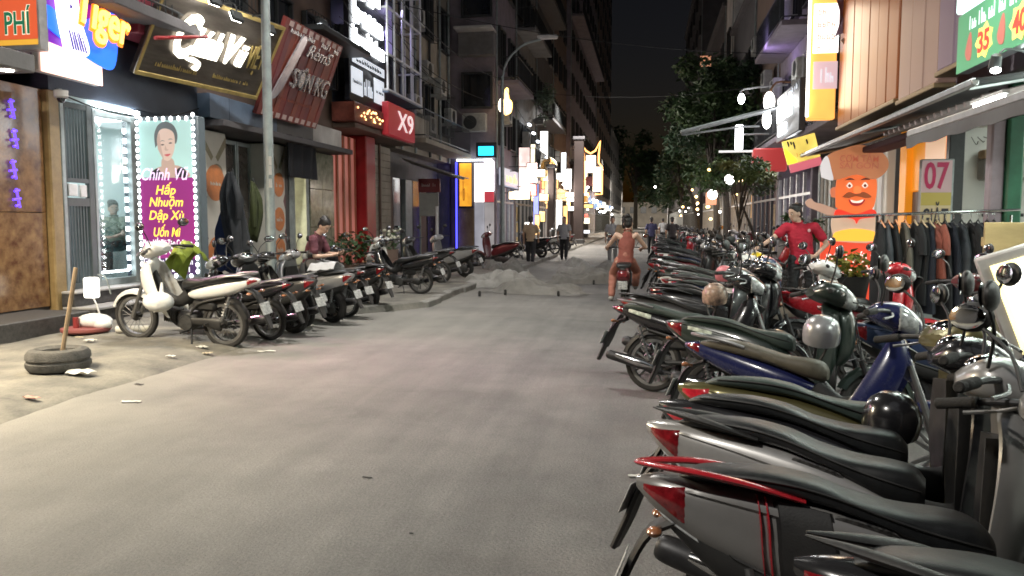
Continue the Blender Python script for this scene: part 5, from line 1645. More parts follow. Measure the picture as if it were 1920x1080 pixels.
# ---- row of tall fascia panels
def acrylic(n, c, st): return emi(n, c, st, c, var=.35, scale=.7)
for y0, y1, z0, z1, o, mt, lb, tw in ((13.55, 17.5, 3.42, 7.5, .9, acrylic('panel_brown_orange', (.20, .05, .004), .24), 'tall brown orange acrylic fascia panel above the dark awning', .3),
                                  (11.74, 13.45, 3.36, 7.2, .9, acrylic('panel_beige', (.26, .165, .135), .22), 'tall beige pink fascia panel between the orange and the mauve ones', .25),
                                  (10.55, 11.68, 3.48, 7.2, .92, acrylic('panel_mauve', (.17, .12, .165), .2), 'tall mauve fascia panel beside the green menu sign', .25)):
    s = thing('fascia_panel', tuple(RF.p((y0 + y1) / 2, z0, o)), lb, 'sign panel', 'tall fascia panels over the awning')
    n = max(2, int((y1 - y0) / .55))
    for i in range(n):
        a = y0 + (y1 - y0) * i / n; c = y0 + (y1 - y0) * (i + 1) / n
        wbuild(RF.box(a + .002, c - .002, z0, z1, o - tw, o + .006 * (i % 2), .02), 'panel', mt, s, smooth=False)
    wbuild(RF.box(y0, y1, z0 - .07, z0 - .003, o - tw, o + .04, .01), 'bottom_trim', mat('trim_tan', (.30, .22, .12), .4, .3), s, smooth=False)
fr, w, h = frame_of((3.26, 17.75, 3.62), (3.80, 17.75, 3.62), (3.26, 17.75, 6.6))
s = thing('blade_sign', (3.5, 17.85, 3.6), 'vertical amber blade sign with white glowing panels and lettering', 'sign')
wbuild(slab(fr, 0, 0, w, h, -.25, 0, .02), 'sign_face', emi('blade_amber', (.95, .45, .10), .95, var=.25, scale=1.2), s)
wbuild(slab(fr, .06, 1.35, w + .02, 2.35, .002, .02, .01), 'white_panel', emi('blade_white', (1, .97, .93), 1.8), s)
for v_ in (2.2, 1.95, 1.7, 1.45):
    scrawl(fr, w / 2 + .04, v_, .36, .16, emi('blade_text', (.75, .45, .35), .6), s, 4, seed=int(v_ * 20), out=.024, depth=.005)
p = wbuild(slab(fr, .08, .62, w + .02, 1.18, .002, .014, .01), 'lower_panel', emi('blade_lilac', (.62, .45, .48), .8), s)
scrawl(fr, w / 2 + .04, .9, .36, .3, PANW, s, 4, seed=14, out=.018)
wbuild(MB().tube([tuple(fr[0] + V((-.03, -.06, .05))), tuple(fr[0] + V((-.03, -.06, 2.9)))], .03, 6), 'edge_tube', emi('edge_white', (1, .95, .85), 5), s)
# crumpled banner and wires over the orange panel
s = thing('torn_banner', (3.6, 17.4, 5.6), 'torn mauve and maroon banner dangling over the orange panel', 'banner')
rows = [[V((3.70 + .38 * j / 6 + .05 * math.sin(i * 1.3 + j), 17.3 + .05 * math.sin(j * 2 + i), 6.6 - 1.4 * i / 8 - .3 * (j / 6) * (i / 8) * (1 if i < 6 else -.6))) for j in range(7)] for i in range(9)]
rows = [r_ + [p + V((0, .012, 0)) for p in reversed(r_)] for r_ in rows]
wbuild(MB().rings(rows), 'cloth', mat('mauve_cloth', (.22, .13, .18), .8, 0, .5, 2), s)
wbuild(MB().prism([(3.74, 5.1), (3.95, 4.8), (4.1, 5.02), (4.05, 5.35), (3.85, 5.2)], .02, Matrix.Translation(V((0, 17.2, 0))) @ Matrix.Rotation(PI / 2, 4, 'X')), 'board_scrap', mat('scrap', (.34, .30, .26), .6), s)
# ---- orange shop and number board
r2b = thing('orange_shop', (4.7, 15.5, 0), 'shop with an orange framed wall and striped white metal door behind the chef board', 'shop building')
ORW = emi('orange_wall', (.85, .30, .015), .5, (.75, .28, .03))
wbuild(RF.box(14.2, 17.6, -.1, 3.4, -6, -.6), 'wall', W_GREY, r2b, smooth=False)
wbuild(RF.box(14.22, 15.95, 2.05, 3.3, -.55, -.1, .01), 'orange_panel', ORW, r2b, smooth=False)
wbuild(RF.box(15.95, 16.35, .1, 3.3, -.55, .0, .01), 'orange_pillar', ORW, r2b, smooth=False)
wbuild(RF.box(14.25, 15.2, 2.5, 2.95, -.099, -.08), 'notice', emi('notice_peach', (.85, .55, .35), .6), r2b, smooth=False)
wbuild(RF.box(14.22, 15.94, .1, 2.04, -.55, -.12, .01), 'grey_door', mat('door_grey', (.20, .17, .15), .5), r2b, smooth=False)
wbuild(RF.box(15.15, 15.5, 1.4, 1.75, -.119, -.09), 'notice', POST, r2b, smooth=False)
wbuild(RF.box(14.7, 15.0, 1.35, 1.6, -.119, -.09), 'notice', PLUM, r2b, smooth=False)
upper(r2b, RF, 14.22, 17.6, 3.42, 14, W_DARK, 3, 1)
r3 = thing('striped_shop', (4.7, 20, 0), 'shop closed by cream and white corrugated metal doors', 'shop building')
wbuild(RF.box(17.6, 24.5, -.1, 3.4, -6, -.4), 'wall', W_GREY, r3, smooth=False)
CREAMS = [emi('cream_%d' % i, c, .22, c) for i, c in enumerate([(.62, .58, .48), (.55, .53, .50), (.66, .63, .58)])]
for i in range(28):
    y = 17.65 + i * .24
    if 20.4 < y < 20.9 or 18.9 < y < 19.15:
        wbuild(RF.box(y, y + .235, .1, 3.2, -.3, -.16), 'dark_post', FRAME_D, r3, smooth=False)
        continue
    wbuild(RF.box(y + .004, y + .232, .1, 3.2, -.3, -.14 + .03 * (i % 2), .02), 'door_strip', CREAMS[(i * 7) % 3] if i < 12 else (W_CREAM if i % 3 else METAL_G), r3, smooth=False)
upper(r3, RF, 17.62, 24.5, 3.42, 15, W_MAUVE, 3, 3, grille=FRAME_W, balc=(0,))
nb = thing('number_board', (3.95, 12, .1), 'upright board with crimson number 07 over a black word on an olive band', 'sign')
fr, w, h = frame_of((3.74, 12, .1), (4.16, 12, .1), (3.74, 12, 2.36))
wbuild(slab(fr, 0, 0, w, h, -.12, 0, .01), 'board_case', METAL_G, nb)
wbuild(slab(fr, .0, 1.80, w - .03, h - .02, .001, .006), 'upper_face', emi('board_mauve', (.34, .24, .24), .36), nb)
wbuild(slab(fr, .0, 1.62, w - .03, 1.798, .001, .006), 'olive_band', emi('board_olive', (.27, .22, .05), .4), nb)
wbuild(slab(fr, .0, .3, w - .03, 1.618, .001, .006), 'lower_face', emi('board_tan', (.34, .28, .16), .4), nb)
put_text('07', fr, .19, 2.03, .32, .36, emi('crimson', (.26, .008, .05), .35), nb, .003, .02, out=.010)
put_text('GIẶT', fr, .19, 1.46, .34, .26, BLP, nb, .003, .008, out=.010)
put_text('LÀ', fr, .19, .92, .28, .26, BLP, nb, .003, .008, out=.010) if False else None
# ---- chef board
ch = thing('chef_board', (3.25, 14, .1), 'cut-out board of a smiling moustached cook in a tall hat', 'advertising board')
fr, w, h = frame_of((2.78, 14, .12), (3.78, 14, .12), (2.78, 14, 2.7))
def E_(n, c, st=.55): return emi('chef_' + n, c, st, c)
wbuild(slab(fr, .06, 0, .98, 1.05, -.06, 0, .01), 'red_stand', E_('red', (.75, .07, .03), .6), ch)
blobf(fr, [(.28, 1.05), (.22, 1.4), (.40, 1.62), (.70, 1.62), (.92, 1.42), (.90, 1.05)], -.05, .006, 'white_jacket', E_('white', (.60, .42, .30), .5), ch, 4)
blobf(fr, [(.24, 1.06), (.28, 1.20), (.6, 1.26), (.92, 1.20), (.94, 1.06)], .008, .016, 'yellow_apron', E_('yellow', (.9, .48, .05), .7), ch, 3)
blobf(fr, [(.25, 1.44), (-.02, 1.56), (-.16, 1.62), (-.20, 1.70), (-.12, 1.76), (-.06, 1.70), (.08, 1.66), (.30, 1.56)], -.04, .008, 'raised_arm', E_('arm', (.50, .30, .22), .45), ch, 4)
blobf(fr, [(.27, 1.62), (.26, 1.95), (.32, 2.12), (.60, 2.18), (.84, 2.12), (.90, 1.95), (.86, 1.62), (.72, 1.50), (.58, 1.48), (.42, 1.50)], .018, .035, 'face', E_('skin', (.80, .15, .035), .6), ch)
blobf(fr, [(.24, 1.46), (.30, 1.58), (.58, 1.50), (.84, 1.58), (.90, 1.46), (.66, 1.42), (.60, 1.34), (.54, 1.42)], .037, .045, 'red_scarf', E_('scarf', (.80, .04, .02), .6), ch, 4)
blobf(fr, [(.30, 2.06), (.10, 2.08), (.0, 2.25), (.12, 2.46), (.34, 2.56), (.60, 2.62), (.88, 2.54), (1.04, 2.38), (1.03, 2.2), (.84, 2.06), (.58, 2.14)], .037, .07, 'cook_hat', E_('hat', (.46, .17, .075), .48), ch)
blobf(fr, [(.02, 2.10), (.0, 2.3), (.1, 2.45), (.18, 2.2), (.2, 2.05)], .071, .076, 'hat_fold', E_('hatwhite', (.62, .58, .6), .55), ch, 4)
HT = E_('hattext', (.45, .13, .07), .4)
put_text('CƠM TẤM', fr, .60, 2.43, .60, .11, HT, ch, .003, .006, out=.072, rot=-.02)
put_text('SÀI GÒN', fr, .60, 2.30, .60, .10, HT, ch, .003, .006, out=.072, rot=-.02)
DKC = E_('dark', (.14, .03, .015), .3)
blobf(fr, [(.36, 1.78), (.46, 1.86), (.58, 1.83), (.70, 1.86), (.82, 1.78), (.72, 1.76), (.58, 1.79), (.46, 1.76)], .037, .05, 'moustache', E_('moustache', (.30, .07, .02), .45), ch, 4)
blobf(fr, [(.46, 1.74), (.60, 1.70), (.72, 1.74), (.68, 1.66), (.59, 1.63), (.50, 1.66)], .037, .044, 'mouth', E_('mouth', (.40, .02, .02), .4), ch, 4)
blobf(fr, [(.49, 1.735), (.59, 1.71), (.69, 1.735), (.66, 1.69), (.59, 1.68), (.52, 1.69)], .045, .049, 'teeth', E_('teeth', (.9, .7, .6), .8), ch, 4)
blobf(fr, [(.54, 1.84), (.53, 1.92), (.59, 1.96), (.65, 1.92), (.64, 1.84)], .051, .062, 'nose', E_('nose', (.88, .22, .06), .6), ch, 4)
for u in (.47, .71):
    blobf(fr, [(u - .05, 1.96), (u, 2.02), (u + .05, 1.96), (u, 1.92)], .037, .043, 'eye', E_('eye', (.85, .65, .55), .7), ch, 4)
    blobf(fr, [(u - .025, 1.96), (u, 1.99), (u + .025, 1.96), (u, 1.935)], .044, .048, 'pupil', DKC, ch, 4)
    blobf(fr, [(u - .08, 2.05), (u, 2.09), (u + .08, 2.06), (u, 2.055)], .037, .045, 'eyebrow', DKC, ch, 4)
blobf(fr, [(.20, 1.78), (.18, 1.90), (.26, 1.94), (.28, 1.78)], .0, .034, 'ear', E_('ear', (.62, .17, .08), .5), ch, 4)
WT = E_('white_text', (.95, .82, .75), .9)
put_text('ĐẾN VỚI T', fr, .54, .80, .80, .15, WT, ch, .003, .01, out=.006)
put_text('EM BÁN TÔI', fr, .50, .58, .74, .12, WT, ch, .003, .01, out=.006)
scrawl(fr, .5, .36, .75, .13, emi('chef_ytext', (.95, .6, .1), .8), ch, 8, seed=4)

# ---- yellow sign, dark lit sign, canopy, lamps further on
s = thing('yellow_sign', (3.3, 18, 2.6), 'yellow hanging sign with a pink lower band above the striped doors', 'sign')
fr, w, h = frame_of((2.98, 18, 2.52), (3.64, 18, 2.70), (2.9, 18, 3.22))
wbuild(slab(fr, 0, .18, w, h, -.08, 0, .01), 'sign_face', emi('sign_yellow_soft', (.80, .66, .14), .75, var=.35, scale=2.2), s)
wbuild(slab(fr, .02, 0, w, .175, -.07, .004, .01), 'pink_band', emi('band_pink', (.62, .15, .20), .6), s)
blobf(fr, [(.0, .2), (.0, .55), (.14, .35), (.2, .2)], .002, .006, 'lime_patch', emi('lime', (.75, .85, .05), 1.1), s, 3)
for u, v0, dv in ((.09, .66, .12), (.15, .64, .07), (.20, .62, .16), (.47, .60, .10)):
    blobf(fr, [(u, v0), (u + .012, v0 - dv), (u + .04, v0 - dv * .6), (u + .03, v0 + .015)], .002, .006, 'black_mark', BLP, s, 2)
scrawl(fr, .40, .34, .36, .08, emi('sign_yellow_ink', (.5, .30, .05), .5), s, 7, seed=77)
fr = RF.frame(20.7, 24.2, 3.72, 5.0, 1.1)
s = thing('box_sign', (3.6, 22.4, 3.7), 'dark grey tilted sign with two rows of glaring white blocks', 'sign')
w = 3.5
wbuild(slab(fr, 0, 0, w, 1.28, -.16, 0, .02), 'sign_board', mat('sign_slate', (.07, .075, .09), .4), s)
for u0, u1, v0, v1 in ((.3, .95, .55, 1.0), (1.05, 1.7, .55, 1.02), (1.85, 2.5, .52, 1.0), (.55, 1.7, .14, .42)):
    wbuild(slab(fr, u0, v0, u1, v1, .002, .05, .01), 'lit_block', GLARE, s, smooth=False)
for u in (.2, 1.1, 2.0, 2.8):
    scrawl(fr, u + .3, 1.14, .6, .14, PANW, s, 3, seed=int(u * 9))
s = thing('white_lantern', (3.3, 24.6, 4.6), 'glaring white lamp cluster on the corner of the dark slate sign', 'lamp')
wbuild(MB().ellipsoid((3.42, 24.5, 4.95), (.16, .16, .30), 12, 8), 'lamp_glass', emi('lantern', (1, .97, .9), 7), s)
wbuild(MB().ellipsoid((3.38, 24.6, 4.45), (.13, .13, .26), 12, 8), 'lamp_glass', emi('lantern', (1, .97, .9), 7), s)
wbuild(MB().tube([(3.42, 24.5, 5.2), (3.6, 24.5, 5.5), (4.0, 24.5, 5.5)], .03, 6, 3), 'bracket', mat('rust', (.25, .13, .07), .7), s)
cn = thing('canopy', (2.3, 24, 4.1), 'pale retractable canopy frame reaching out over the street', 'canopy')
wbuild(MB().box((0, 0, 0), (2.85, .34, .06), Matrix.Translation(V((2.28, 24, 4.42))) @ Matrix.Rotation(R(-13.5), 4, 'Y'), .01), 'canvas', mat('canopy_green', (.38, .44, .40), .5, 0, .3, 2), cn, smooth=False)
m = MB()
for dy in (-.20, .20):
    m.tube([(.92, 24 + dy, 4.06), (3.65, 24 + dy, 4.72)], .035, 6)
m.tube([(.95, 24, 4.0), (2.6, 24, 4.2), (3.1, 24, 4.2)], .03, 6)
wbuild(m, 'frame', FRAME_A, cn)
s = thing('flood_lamp', (2.8, 26, 5.28), 'white flood lamp shining above the canopy frame', 'lamp')
wbuild(MB().ellipsoid((2.8, 26, 5.28), (.10, .10, .16), 12, 8), 'lamp_glass', emi('flood_bright', (1, 1, 1), 22), s)
wbuild(MB().tube([(2.8, 26.1, 5.35), (2.9, 26.2, 5.6), (4.2, 26.2, 5.7)], .03, 6, 3), 'bracket', FRAME_A, s)
s = thing('blade_sign', (2.85, 27, 3.8), 'narrow white lit blade sign beneath the canopy frame', 'sign')
wbuild(MB().box((2.86, 27, 4.2), (.24, .16, .80), Matrix.Translation(V((0, 0, 0))), .03), 'sign_face', emi('blade_cool', (.95, .98, 1), 4.5), s)
wbuild(MB().tube([(2.98, 27.05, 4.3), (4.7, 27.05, 4.3)], .03, 6), 'bracket', FRAME_A, s)
s = thing('red_lantern_sign', (3.6, 26, 3.0), 'dull red box sign hanging over the small tree', 'sign')
wbuild(MB().box((3.6, 25.4, 3.35), (1.0, .3, .7), None, .05), 'sign_face', emi('red_soft', (.50, .05, .05), .5), s)
wbuild(MB().tube([(2.1, 25.4, 3.62), (4.7, 25.4, 3.62)], .035, 6), 'bracket', emi('rod_white', (.8, .8, .8), .6), s)
wbuild(MB().box((3.0, 25.3, 2.75), (.6, .06, .09), Matrix.Identity(4)), 'warm_tube', emi('warm_tube', (1, .75, .4), 9), s)
shopfront(RF, 24.5, 31, 14, W_MAUVE, 'lilac lit house with white pipes behind the small street tree', 'lit', (.8, .75, 1), .8, seed=21, glow=(.75, .72, .8), gs=.7, wins=3, acs=3, balc=(0, 1), grille=FRAME_W)
lamp('AREA', 'lilac_light', (3.6, 28, 7.0), 20, (.6, .45, 1), .5, 2.0, aim=(1, .1, .4))
shopfront(RF, 31, 38, 13, W_BROWN, 'shop with blue lit doorway and white lamp past the small street tree', 'lit', (.4, .5, 1), 1.0, seed=22, glow=(.8, .75, .95), gs=.9, wins=3, acs=2)
shopfront(RF, 38, 48, 12, W_DARK, 'dark house with a warm lit shop behind the big tree', 'lit', (1, .5, .2), .8, seed=23, glow=(1, .55, .2), gs=.55, wins=4, acs=0)
shopfront(RF, 48.2, 53, 16, W_WHITE, 'tall narrow white house above the big tree', 'dark', seed=24, wins=1, acs=0, floors=4)
shopfront(RF, 53, 72, 15, W_DARK, 'dark low terrace beyond the big tree', 'lit', (1, .7, .3), 1, seed=25, glow=(1, .65, .3), gs=.8, wins=5, acs=0)
shopfront(Face(4.4, -1), 72, 104, 24, W_DARK, 'tall dark block far down the right side', 'lit', (1, .9, .8), 1.2, seed=26, glow=(1, .8, .6), gs=1.2, wins=6, acs=0, floors=6, name='apartment_block')
shopfront(Face(4.4, -1), 104, 190, 15, W_DARK, 'far dark houses closing the right side', 'lit', (1, .9, .8), 1.4, seed=27, glow=(1, .9, .75), gs=1.8, wins=8, acs=0, floors=3)
s = thing('lit_window', (3.6, 60, 14), 'single orange lit window box high on the dark right side', 'window')
wbuild(MB().box((3.9, 60, 12.9), (.9, .4, .9), None, .02), 'frame', FRAME_D, s, smooth=False)
wbuild(MB().box((3.9, 59.78, 12.9), (.75, .03, .75)), 'pane', emi('orange_window', (.8, .36, .2), .6), s, smooth=False)
# trees
tree('street_tree', (3.6, 38, .1), 8.4, (1.9, 2.4, 2.7), 30, 6500, .30, 'big dark leafy tree rising behind the canopy on the right', 3, trunk_r=.2, lean=-.6)
tree('street_tree', (3.9, 47, .1), 10.4, (2.2, 2.6, 3.2), 28, 5000, .40, 'farther dark tree whose top shows above the nearer crown', 4, trunk_r=.22, lean=-.8)
tree('street_tree', (3.5, 58, .1), 8.0, (2.0, 2.6, 2.8), 18, 3000, .34, 'dim tree low over the far string lights', 9, trunk_r=.2, lean=-1.2)
LV2 = [mat('leaf_lit_%d' % i, c, .5, 0, .35, 9) for i, c in enumerate([(.11, .15, .05), (.16, .17, .06), (.08, .12, .05)])]  # leaf greens lightened, the lamp light is painted in
tree('end_tree', (-2.6, 168, 0), 20, (7, 5, 7), 16, 2200, 1.1, 'dark tree rising behind the left end of the street', 31, trunk_r=.5)
tree('end_tree', (4.5, 172, 0), 18, (7, 5, 6.5), 16, 2200, 1.1, 'dark tree rising behind the right end of the street', 32, trunk_r=.5)
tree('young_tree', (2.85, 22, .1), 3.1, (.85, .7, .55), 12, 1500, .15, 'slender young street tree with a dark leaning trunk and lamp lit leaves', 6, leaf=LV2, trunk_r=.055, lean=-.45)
tree('potted_tree', (3.1, 17.2, .1), 1.7, (.4, .35, .35), 8, 260, .12, 'small potted shrub behind the man in red', 12, trunk_r=.02, cat='plant')
r_ = random.Random(21)
for i in range(30):
    y = r_.uniform(36, 66); x = r_.uniform(2.2, 4.3); z = r_.uniform(1.6, 4.2)
    bulb((x, y, z), y * .0012 * r_.uniform(.7, 1.5), r_.choice('aaaw'), 'small warm bulb strung under the dark trees on the right', 'string bulbs under the trees')
for p, rr, c, lb in (((2.45, 25.5, 2.78), .15, 'w', 'large round white bulb beside the young tree'), ((2.6, 34, 2.6), .2, 'w', 'white bulb glaring at the blue lit doorway'), ((.6, 74, 4.6), .10, 'w', 'lone white bulb high in the dark gap of the street'), ((3.2, 30, 4.6), .1, 'w', 'white bulb in the leaves above the red box sign')):
    bulb(p, rr, c, lb, None)
s = thing('box_sign', (2.9, 44, 2.4), 'small pale orange lit box sign among the string bulbs', 'sign')
wbuild(MB().box((3.3, 44, 2.75), (.55, .12, .75), None, .02), 'sign_face', emi('soft_peach', (.8, .36, .22), .8), s)
# ------------------------------------------------------------------ street lamp and posts
sl = thing('street_lamp', (-5.95, 12, .06), 'tall grey street lamp pole standing in front of the poster shop', 'street lamp')
wbuild(MB().tube([(-5.95, 12, .0), (-5.95, 12, 3), (-5.93, 12, 8.4)], [.085, .075, .055], 12), 'pole', METAL_G, sl)
wbuild(MB().lathe([(.14, .04), (.14, .3), (.09, .36)], 12, Matrix.Translation(V((-5.95, 12, 0)))), 'base_collar', METAL_G, sl)
wbuild(MB().tube([(-5.93, 12, 8.3), (-5.5, 12, 8.9), (-4.3, 12, 9.1)], .04, 8, 4), 'arm', METAL_G, sl)  # arm and lit head are out of view and assumed
wbuild(MB().box((-4.0, 12, 9.1), (.7, .26, .12), None, .03), 'lamp_head', METAL_G, sl)
wbuild(MB().box((-4.0, 12, 9.03), (.55, .2, .02)), 'lamp_glass', emi('street_led', (1, .95, .85), 25), sl, smooth=False)
# crowd of small lit signs, cases and posts along the far left fronts
r_ = random.Random(41)
SG = [emi('glow_%d' % i, c, st, var=.35, scale=2.5) for i, (c, st) in enumerate([((1, .97, .92), 2.2), ((1, .85, .6), 1.8), ((1, .6, .22), 1.5), ((.85, .9, 1), 1.8), ((.9, .16, .12), .9), ((1, .75, .7), 1.0), ((.4, .45, 1), 1.0)])]
DESC = ['white', 'cream', 'amber', 'cool white', 'red', 'pinkish', 'bluish']
WHERE = ['just past the jutting corner house', 'by the round amber sign', 'under the tall neon sign', 'at the foot of the tall block']
for i in range(46):
    yy = 35 + 42 * (i / 46) ** 1.15 + r_.uniform(-.4, .4)
    k = r_.choice((0, 0, 0, 1, 1, 2, 2, 3, 4, 5, 6)); tall = r_.random() < .6
    ww = r_.uniform(.25, .6) if tall else r_.uniform(.5, 1.1); hh = r_.uniform(.9, 2.4) if tall else r_.uniform(.25, .6)
    xx = -6.25 + ww / 2 + r_.uniform(.0, .9); zz = r_.choice((r_.uniform(.3, 1.6), r_.uniform(2.2, 4.8), r_.uniform(2.2, 3.6)))
    wi = WHERE[min(3, int((yy - 35) / 10))]
    s = thing('lit_sign', (xx, yy, zz), '%s %s lit sign box %s' % ('tall narrow' if tall else 'small flat', DESC[k], wi), 'sign', 'lit sign boxes along the far left fronts')
    wbuild(MB().box((xx, yy, zz + hh / 2), (ww, .16, hh), None, .02), 'sign_case', FRAME_D, s)
    wbuild(MB().box((xx, yy - .09, zz + hh / 2), (ww - .07, .03, hh - .07), None, .004), 'sign_face', SG[k], s, smooth=False)
    if zz < 1.7:
        wbuild(MB().box((xx, yy, zz / 2), (ww * .6, .10, zz)), 'stand', FRAME_D, s, smooth=False)
    else:
        wbuild(MB().tube([(-6.4, yy, zz + hh * .8), (xx - ww / 2, yy, zz + hh * .8)], .02, 5), 'bracket', FRAME_D, s)
for i, (xx, yy, ww, zz) in enumerate(((-4.25, 50, .6, 6.5), (-4.9, 41, .35, 4.2), (-5.2, 57, .5, 5.5))):
    t = thing('pillar', (xx, yy, 0), ['dark brown pillar standing before the tall neon sign', 'slim brown pillar past the white display window', 'dark pillar behind the round amber sign'][i], 'pillar')
    wbuild(MB().box((xx, yy, zz / 2), (ww, .6, zz), None, .03), 'shaft', dim('shaft_brown', (.035, .022, .019)), t, smooth=False)
    wbuild(MB().box((xx, yy, .2), (ww + .12, .72, .4), None, .03), 'plinth', GRANITE, t, smooth=False)
    wbuild(MB().box((xx, yy, zz + .1), (ww + .14, .74, .2), None, .03), 'cap', W_DARK, t, smooth=False)
m = MB()
for z, dz in ((2.3, .1), (2.45, -.05), (2.1, .05)):
    m.box((-5.88, 11.9, z), (.01, .09, .14), None)
wbuild(m, 'pasted_notes', POST, sl, smooth=False)
sl = thing('street_lamp', (-5.45, 30, .1), 'unlit street lamp with curved arm far down the left side', 'street lamp')
wbuild(MB().tube([(-5.45, 30, 0), (-5.45, 30, 6.9)], [.09, .06], 10), 'pole', METAL_G, sl)
wbuild(MB().tube([(-5.45, 30, 6.6), (-5.3, 30, 7.4), (-4.7, 30, 8.0), (-4.0, 30, 8.2)], .04, 8, 4), 'arm', METAL_G, sl)
wbuild(MB().box((-3.75, 30, 8.28), (.75, .24, .14), Matrix.Identity(4), .04), 'lamp_head', mat('lamp_head_grey', (.5, .48, .46), .5), sl)
# street lights along the road: assumed on the near pole, others unseen and added
WARM = (1.0, .965, .90)
lamp('AREA', 'street_light', (-4.0, 12, 8.95), 560, WARM, .5, .3, aim=(.12, -.05, -1), spread=150)  # light of the head assumed on the near pole
lamp('AREA', 'street_light', (-4.8, -2, 8.95), 620, (1, .95, .87), .5, .3, aim=(-.1, .45, -1), spread=150)  # unseen lamp added behind the camera to light the near road
lamp('AREA', 'street_light', (-3.8, 48, 9), 900, WARM, .5, .3, aim=(.1, -.1, -1), spread=150)  # added lamp over the road, no pole stands here
lamp('AREA', 'street_light', (-3.5, 90, 9), 1400, (1, .85, .7), .5, .3, aim=(.1, -.1, -1), spread=150)  # another added lamp farther down the road
# shop lights on the left
lamp('AREA', 'soffit_light', (-7.5, 5.6, 3.26), 760, (1, .86, .62), .5, 4.0, aim=(.35, 0, -1))
lamp('AREA', 'salon_light', (-9.6, 11.7, 3.15), 45, (.88, .97, 1), 2.6, 3.0, aim=(0, 0, -1))
lamp('AREA', 'lightbox_glow', (-7.39, 11.42, 1.9), 9, (.95, .85, .95), .9, 2.2, aim=(0, -1, 0))
lamp('AREA', 'beer_sign_glow', (-7.45, 9.9, 4.1), 32, (1, .42, .62), 1.0, 1.2, aim=(5.4, -2.2, -4.0), spread=50)  # narrow pink beam added for the pink patch on the road
lamp('AREA', 'pharmacy_glow', (-7.3, 21.3, 6.6), 110, (.93, .96, 1), 1.8, 2.6, aim=(1, -.1, -.3))
lamp('AREA', 'red_shop_glow', (-7.9, 21.2, 2.2), 16, (1, .45, .35), 1.5, 2.5, aim=(1, 0, -.1))
lamp('AREA', 'doorway_glow', (-8.4, 18.1, 1.8), 10, (1, .85, .5), .5, 2, aim=(1, -.2, -.1))
for i, (y, p) in enumerate(((35.5, 220), (41, 260), (49, 180), (58, 200), (76, 300), (100, 300))):
    lamp('AREA', 'left_shops_glow', (-5.7, y, 3.4), p * 2.0, (1, .93, .84), 3, 1.0, aim=(.9, 0, -.35))
# right shops
lamp('AREA', 'awning_tube_light', (2.98, 7.85, 2.50), 50, (.90, 1, .90), .06, .6, aim=(-.15, 0, -1))
lamp('AREA', 'awning_tube_light', (2.98, 5.4, 2.50), 60, (.90, 1, .90), .06, .6, aim=(-.2, 0, -1))  # light of an assumed unseen tube
lamp('AREA', 'awning_tube_light', (2.98, 3.2, 2.50), 60, (.90, 1, .90), .06, .6, aim=(-.2, 0, -1))  # light of the other assumed tube, also out of view
lamp('AREA', 'white_shop_light', (5.6, 9.0, 2.9), 240, (.93, 1, .93), 1.2, 8, aim=(-.55, 0, -1))
lamp('AREA', 'menu_glow', (3.5, 8.4, 4.0), 70, (.82, 1, .88), 1.2, 4.5, aim=(-1, 0, -.25))
lamp('AREA', 'orange_glow', (3.6, 15.5, 5.0), 16, (1, .55, .2), 2, 3, aim=(-1, -.1, -.3))
lamp('AREA', 'blade_glow', (3.4, 17.5, 4.8), 30, (1, .75, .5), .6, 2, aim=(-.4, -1, -.2))
lamp('AREA', 'slate_sign_glow', (3.4, 22.3, 4.3), 90, (.95, .98, 1), 1.2, 3, aim=(-1, -.1, -.5))
lamp('POINT', 'canopy_flood_light', (2.8, 25.7, 5.1), 60, (1, 1, 1), .12)
lamp('AREA', 'chef_light', (3.6, 16.8, 2.75), 18, (1, .95, .88), 1.0, 1.5, aim=(-.2, -.3, -1))
for i, (y, p) in enumerate(((29, 60), (35, 70), (45, 70), (60, 120), (85, 200))):
    lamp('AREA', 'right_shops_glow', (4.1, y, 3.3), p, (1, .88, .75), 3, 1.0, aim=(-.8, 0, -.7))
# ------------------------------------------------------------------ parked motorbikes, right side, near to far
def tail_at(tx, ty, a):
    return (tx - .415 * -math.cos(R(a)), ty + .415 * math.sin(R(a)), 0)
GR = 'motorbikes parked along the right side'
near = [
 ('scooter', .32, 1.76, -12, 'black', 0, None, 'black scooter cut off by the bottom edge, nearest to the camera'),
 ('scooter', -.03, 2.30, -4, 'grey', 24, None, 'grey scooter with red grab rail and black side panel edged with red stripes'),
 ('scooter', -.02, 2.98, -18, 'pale_grey', 0, None, 'grey scooter with black spear shaped grab rail behind the red railed one'),
 ('scooter', .04, 3.34, -12, 'black', 0, None, 'black scooter squeezed between the plain grey and the olive one'),
 ('scooter', .14, 3.72, -7, 'olive', 24, VINYL_GREEN, 'olive gold scooter with a pale green seat and bright red tail light'),
 ('motorbike', .20, 5.08, -24, 'blue', 'cast', VINYL_BROWN, 'shiny blue motorbike with a brown seat'),
 ('scooter', .12, 6.20, -17, 'green', 24, VINYL_GREEN, 'dark green scooter with green seat and pale stickers on its tail'),
 ('motorbike', -.34, 7.22, -18, 'black', 'cast', VINYL_GREEN, 'black motorbike with chrome muffler and exposed pale rimmed rear wheel'),
 ('scooter', -.30, 8.0, -16, 'dark_grey', 0, VINYL, 'dark grey scooter with high mudguard just behind the chrome muffler bike'),
]
fills = [('black', 'black'), ('red', 'red'), ('dark_grey', 'dark grey'), ('silver', 'silver'), ('black', 'black'), ('white', 'white'), ('dark_red', 'maroon'), ('green', 'dark green'), ('navy', 'navy blue'), ('dark_grey', 'charcoal'), ('black', 'black')]
RB = []
SPEAR = None
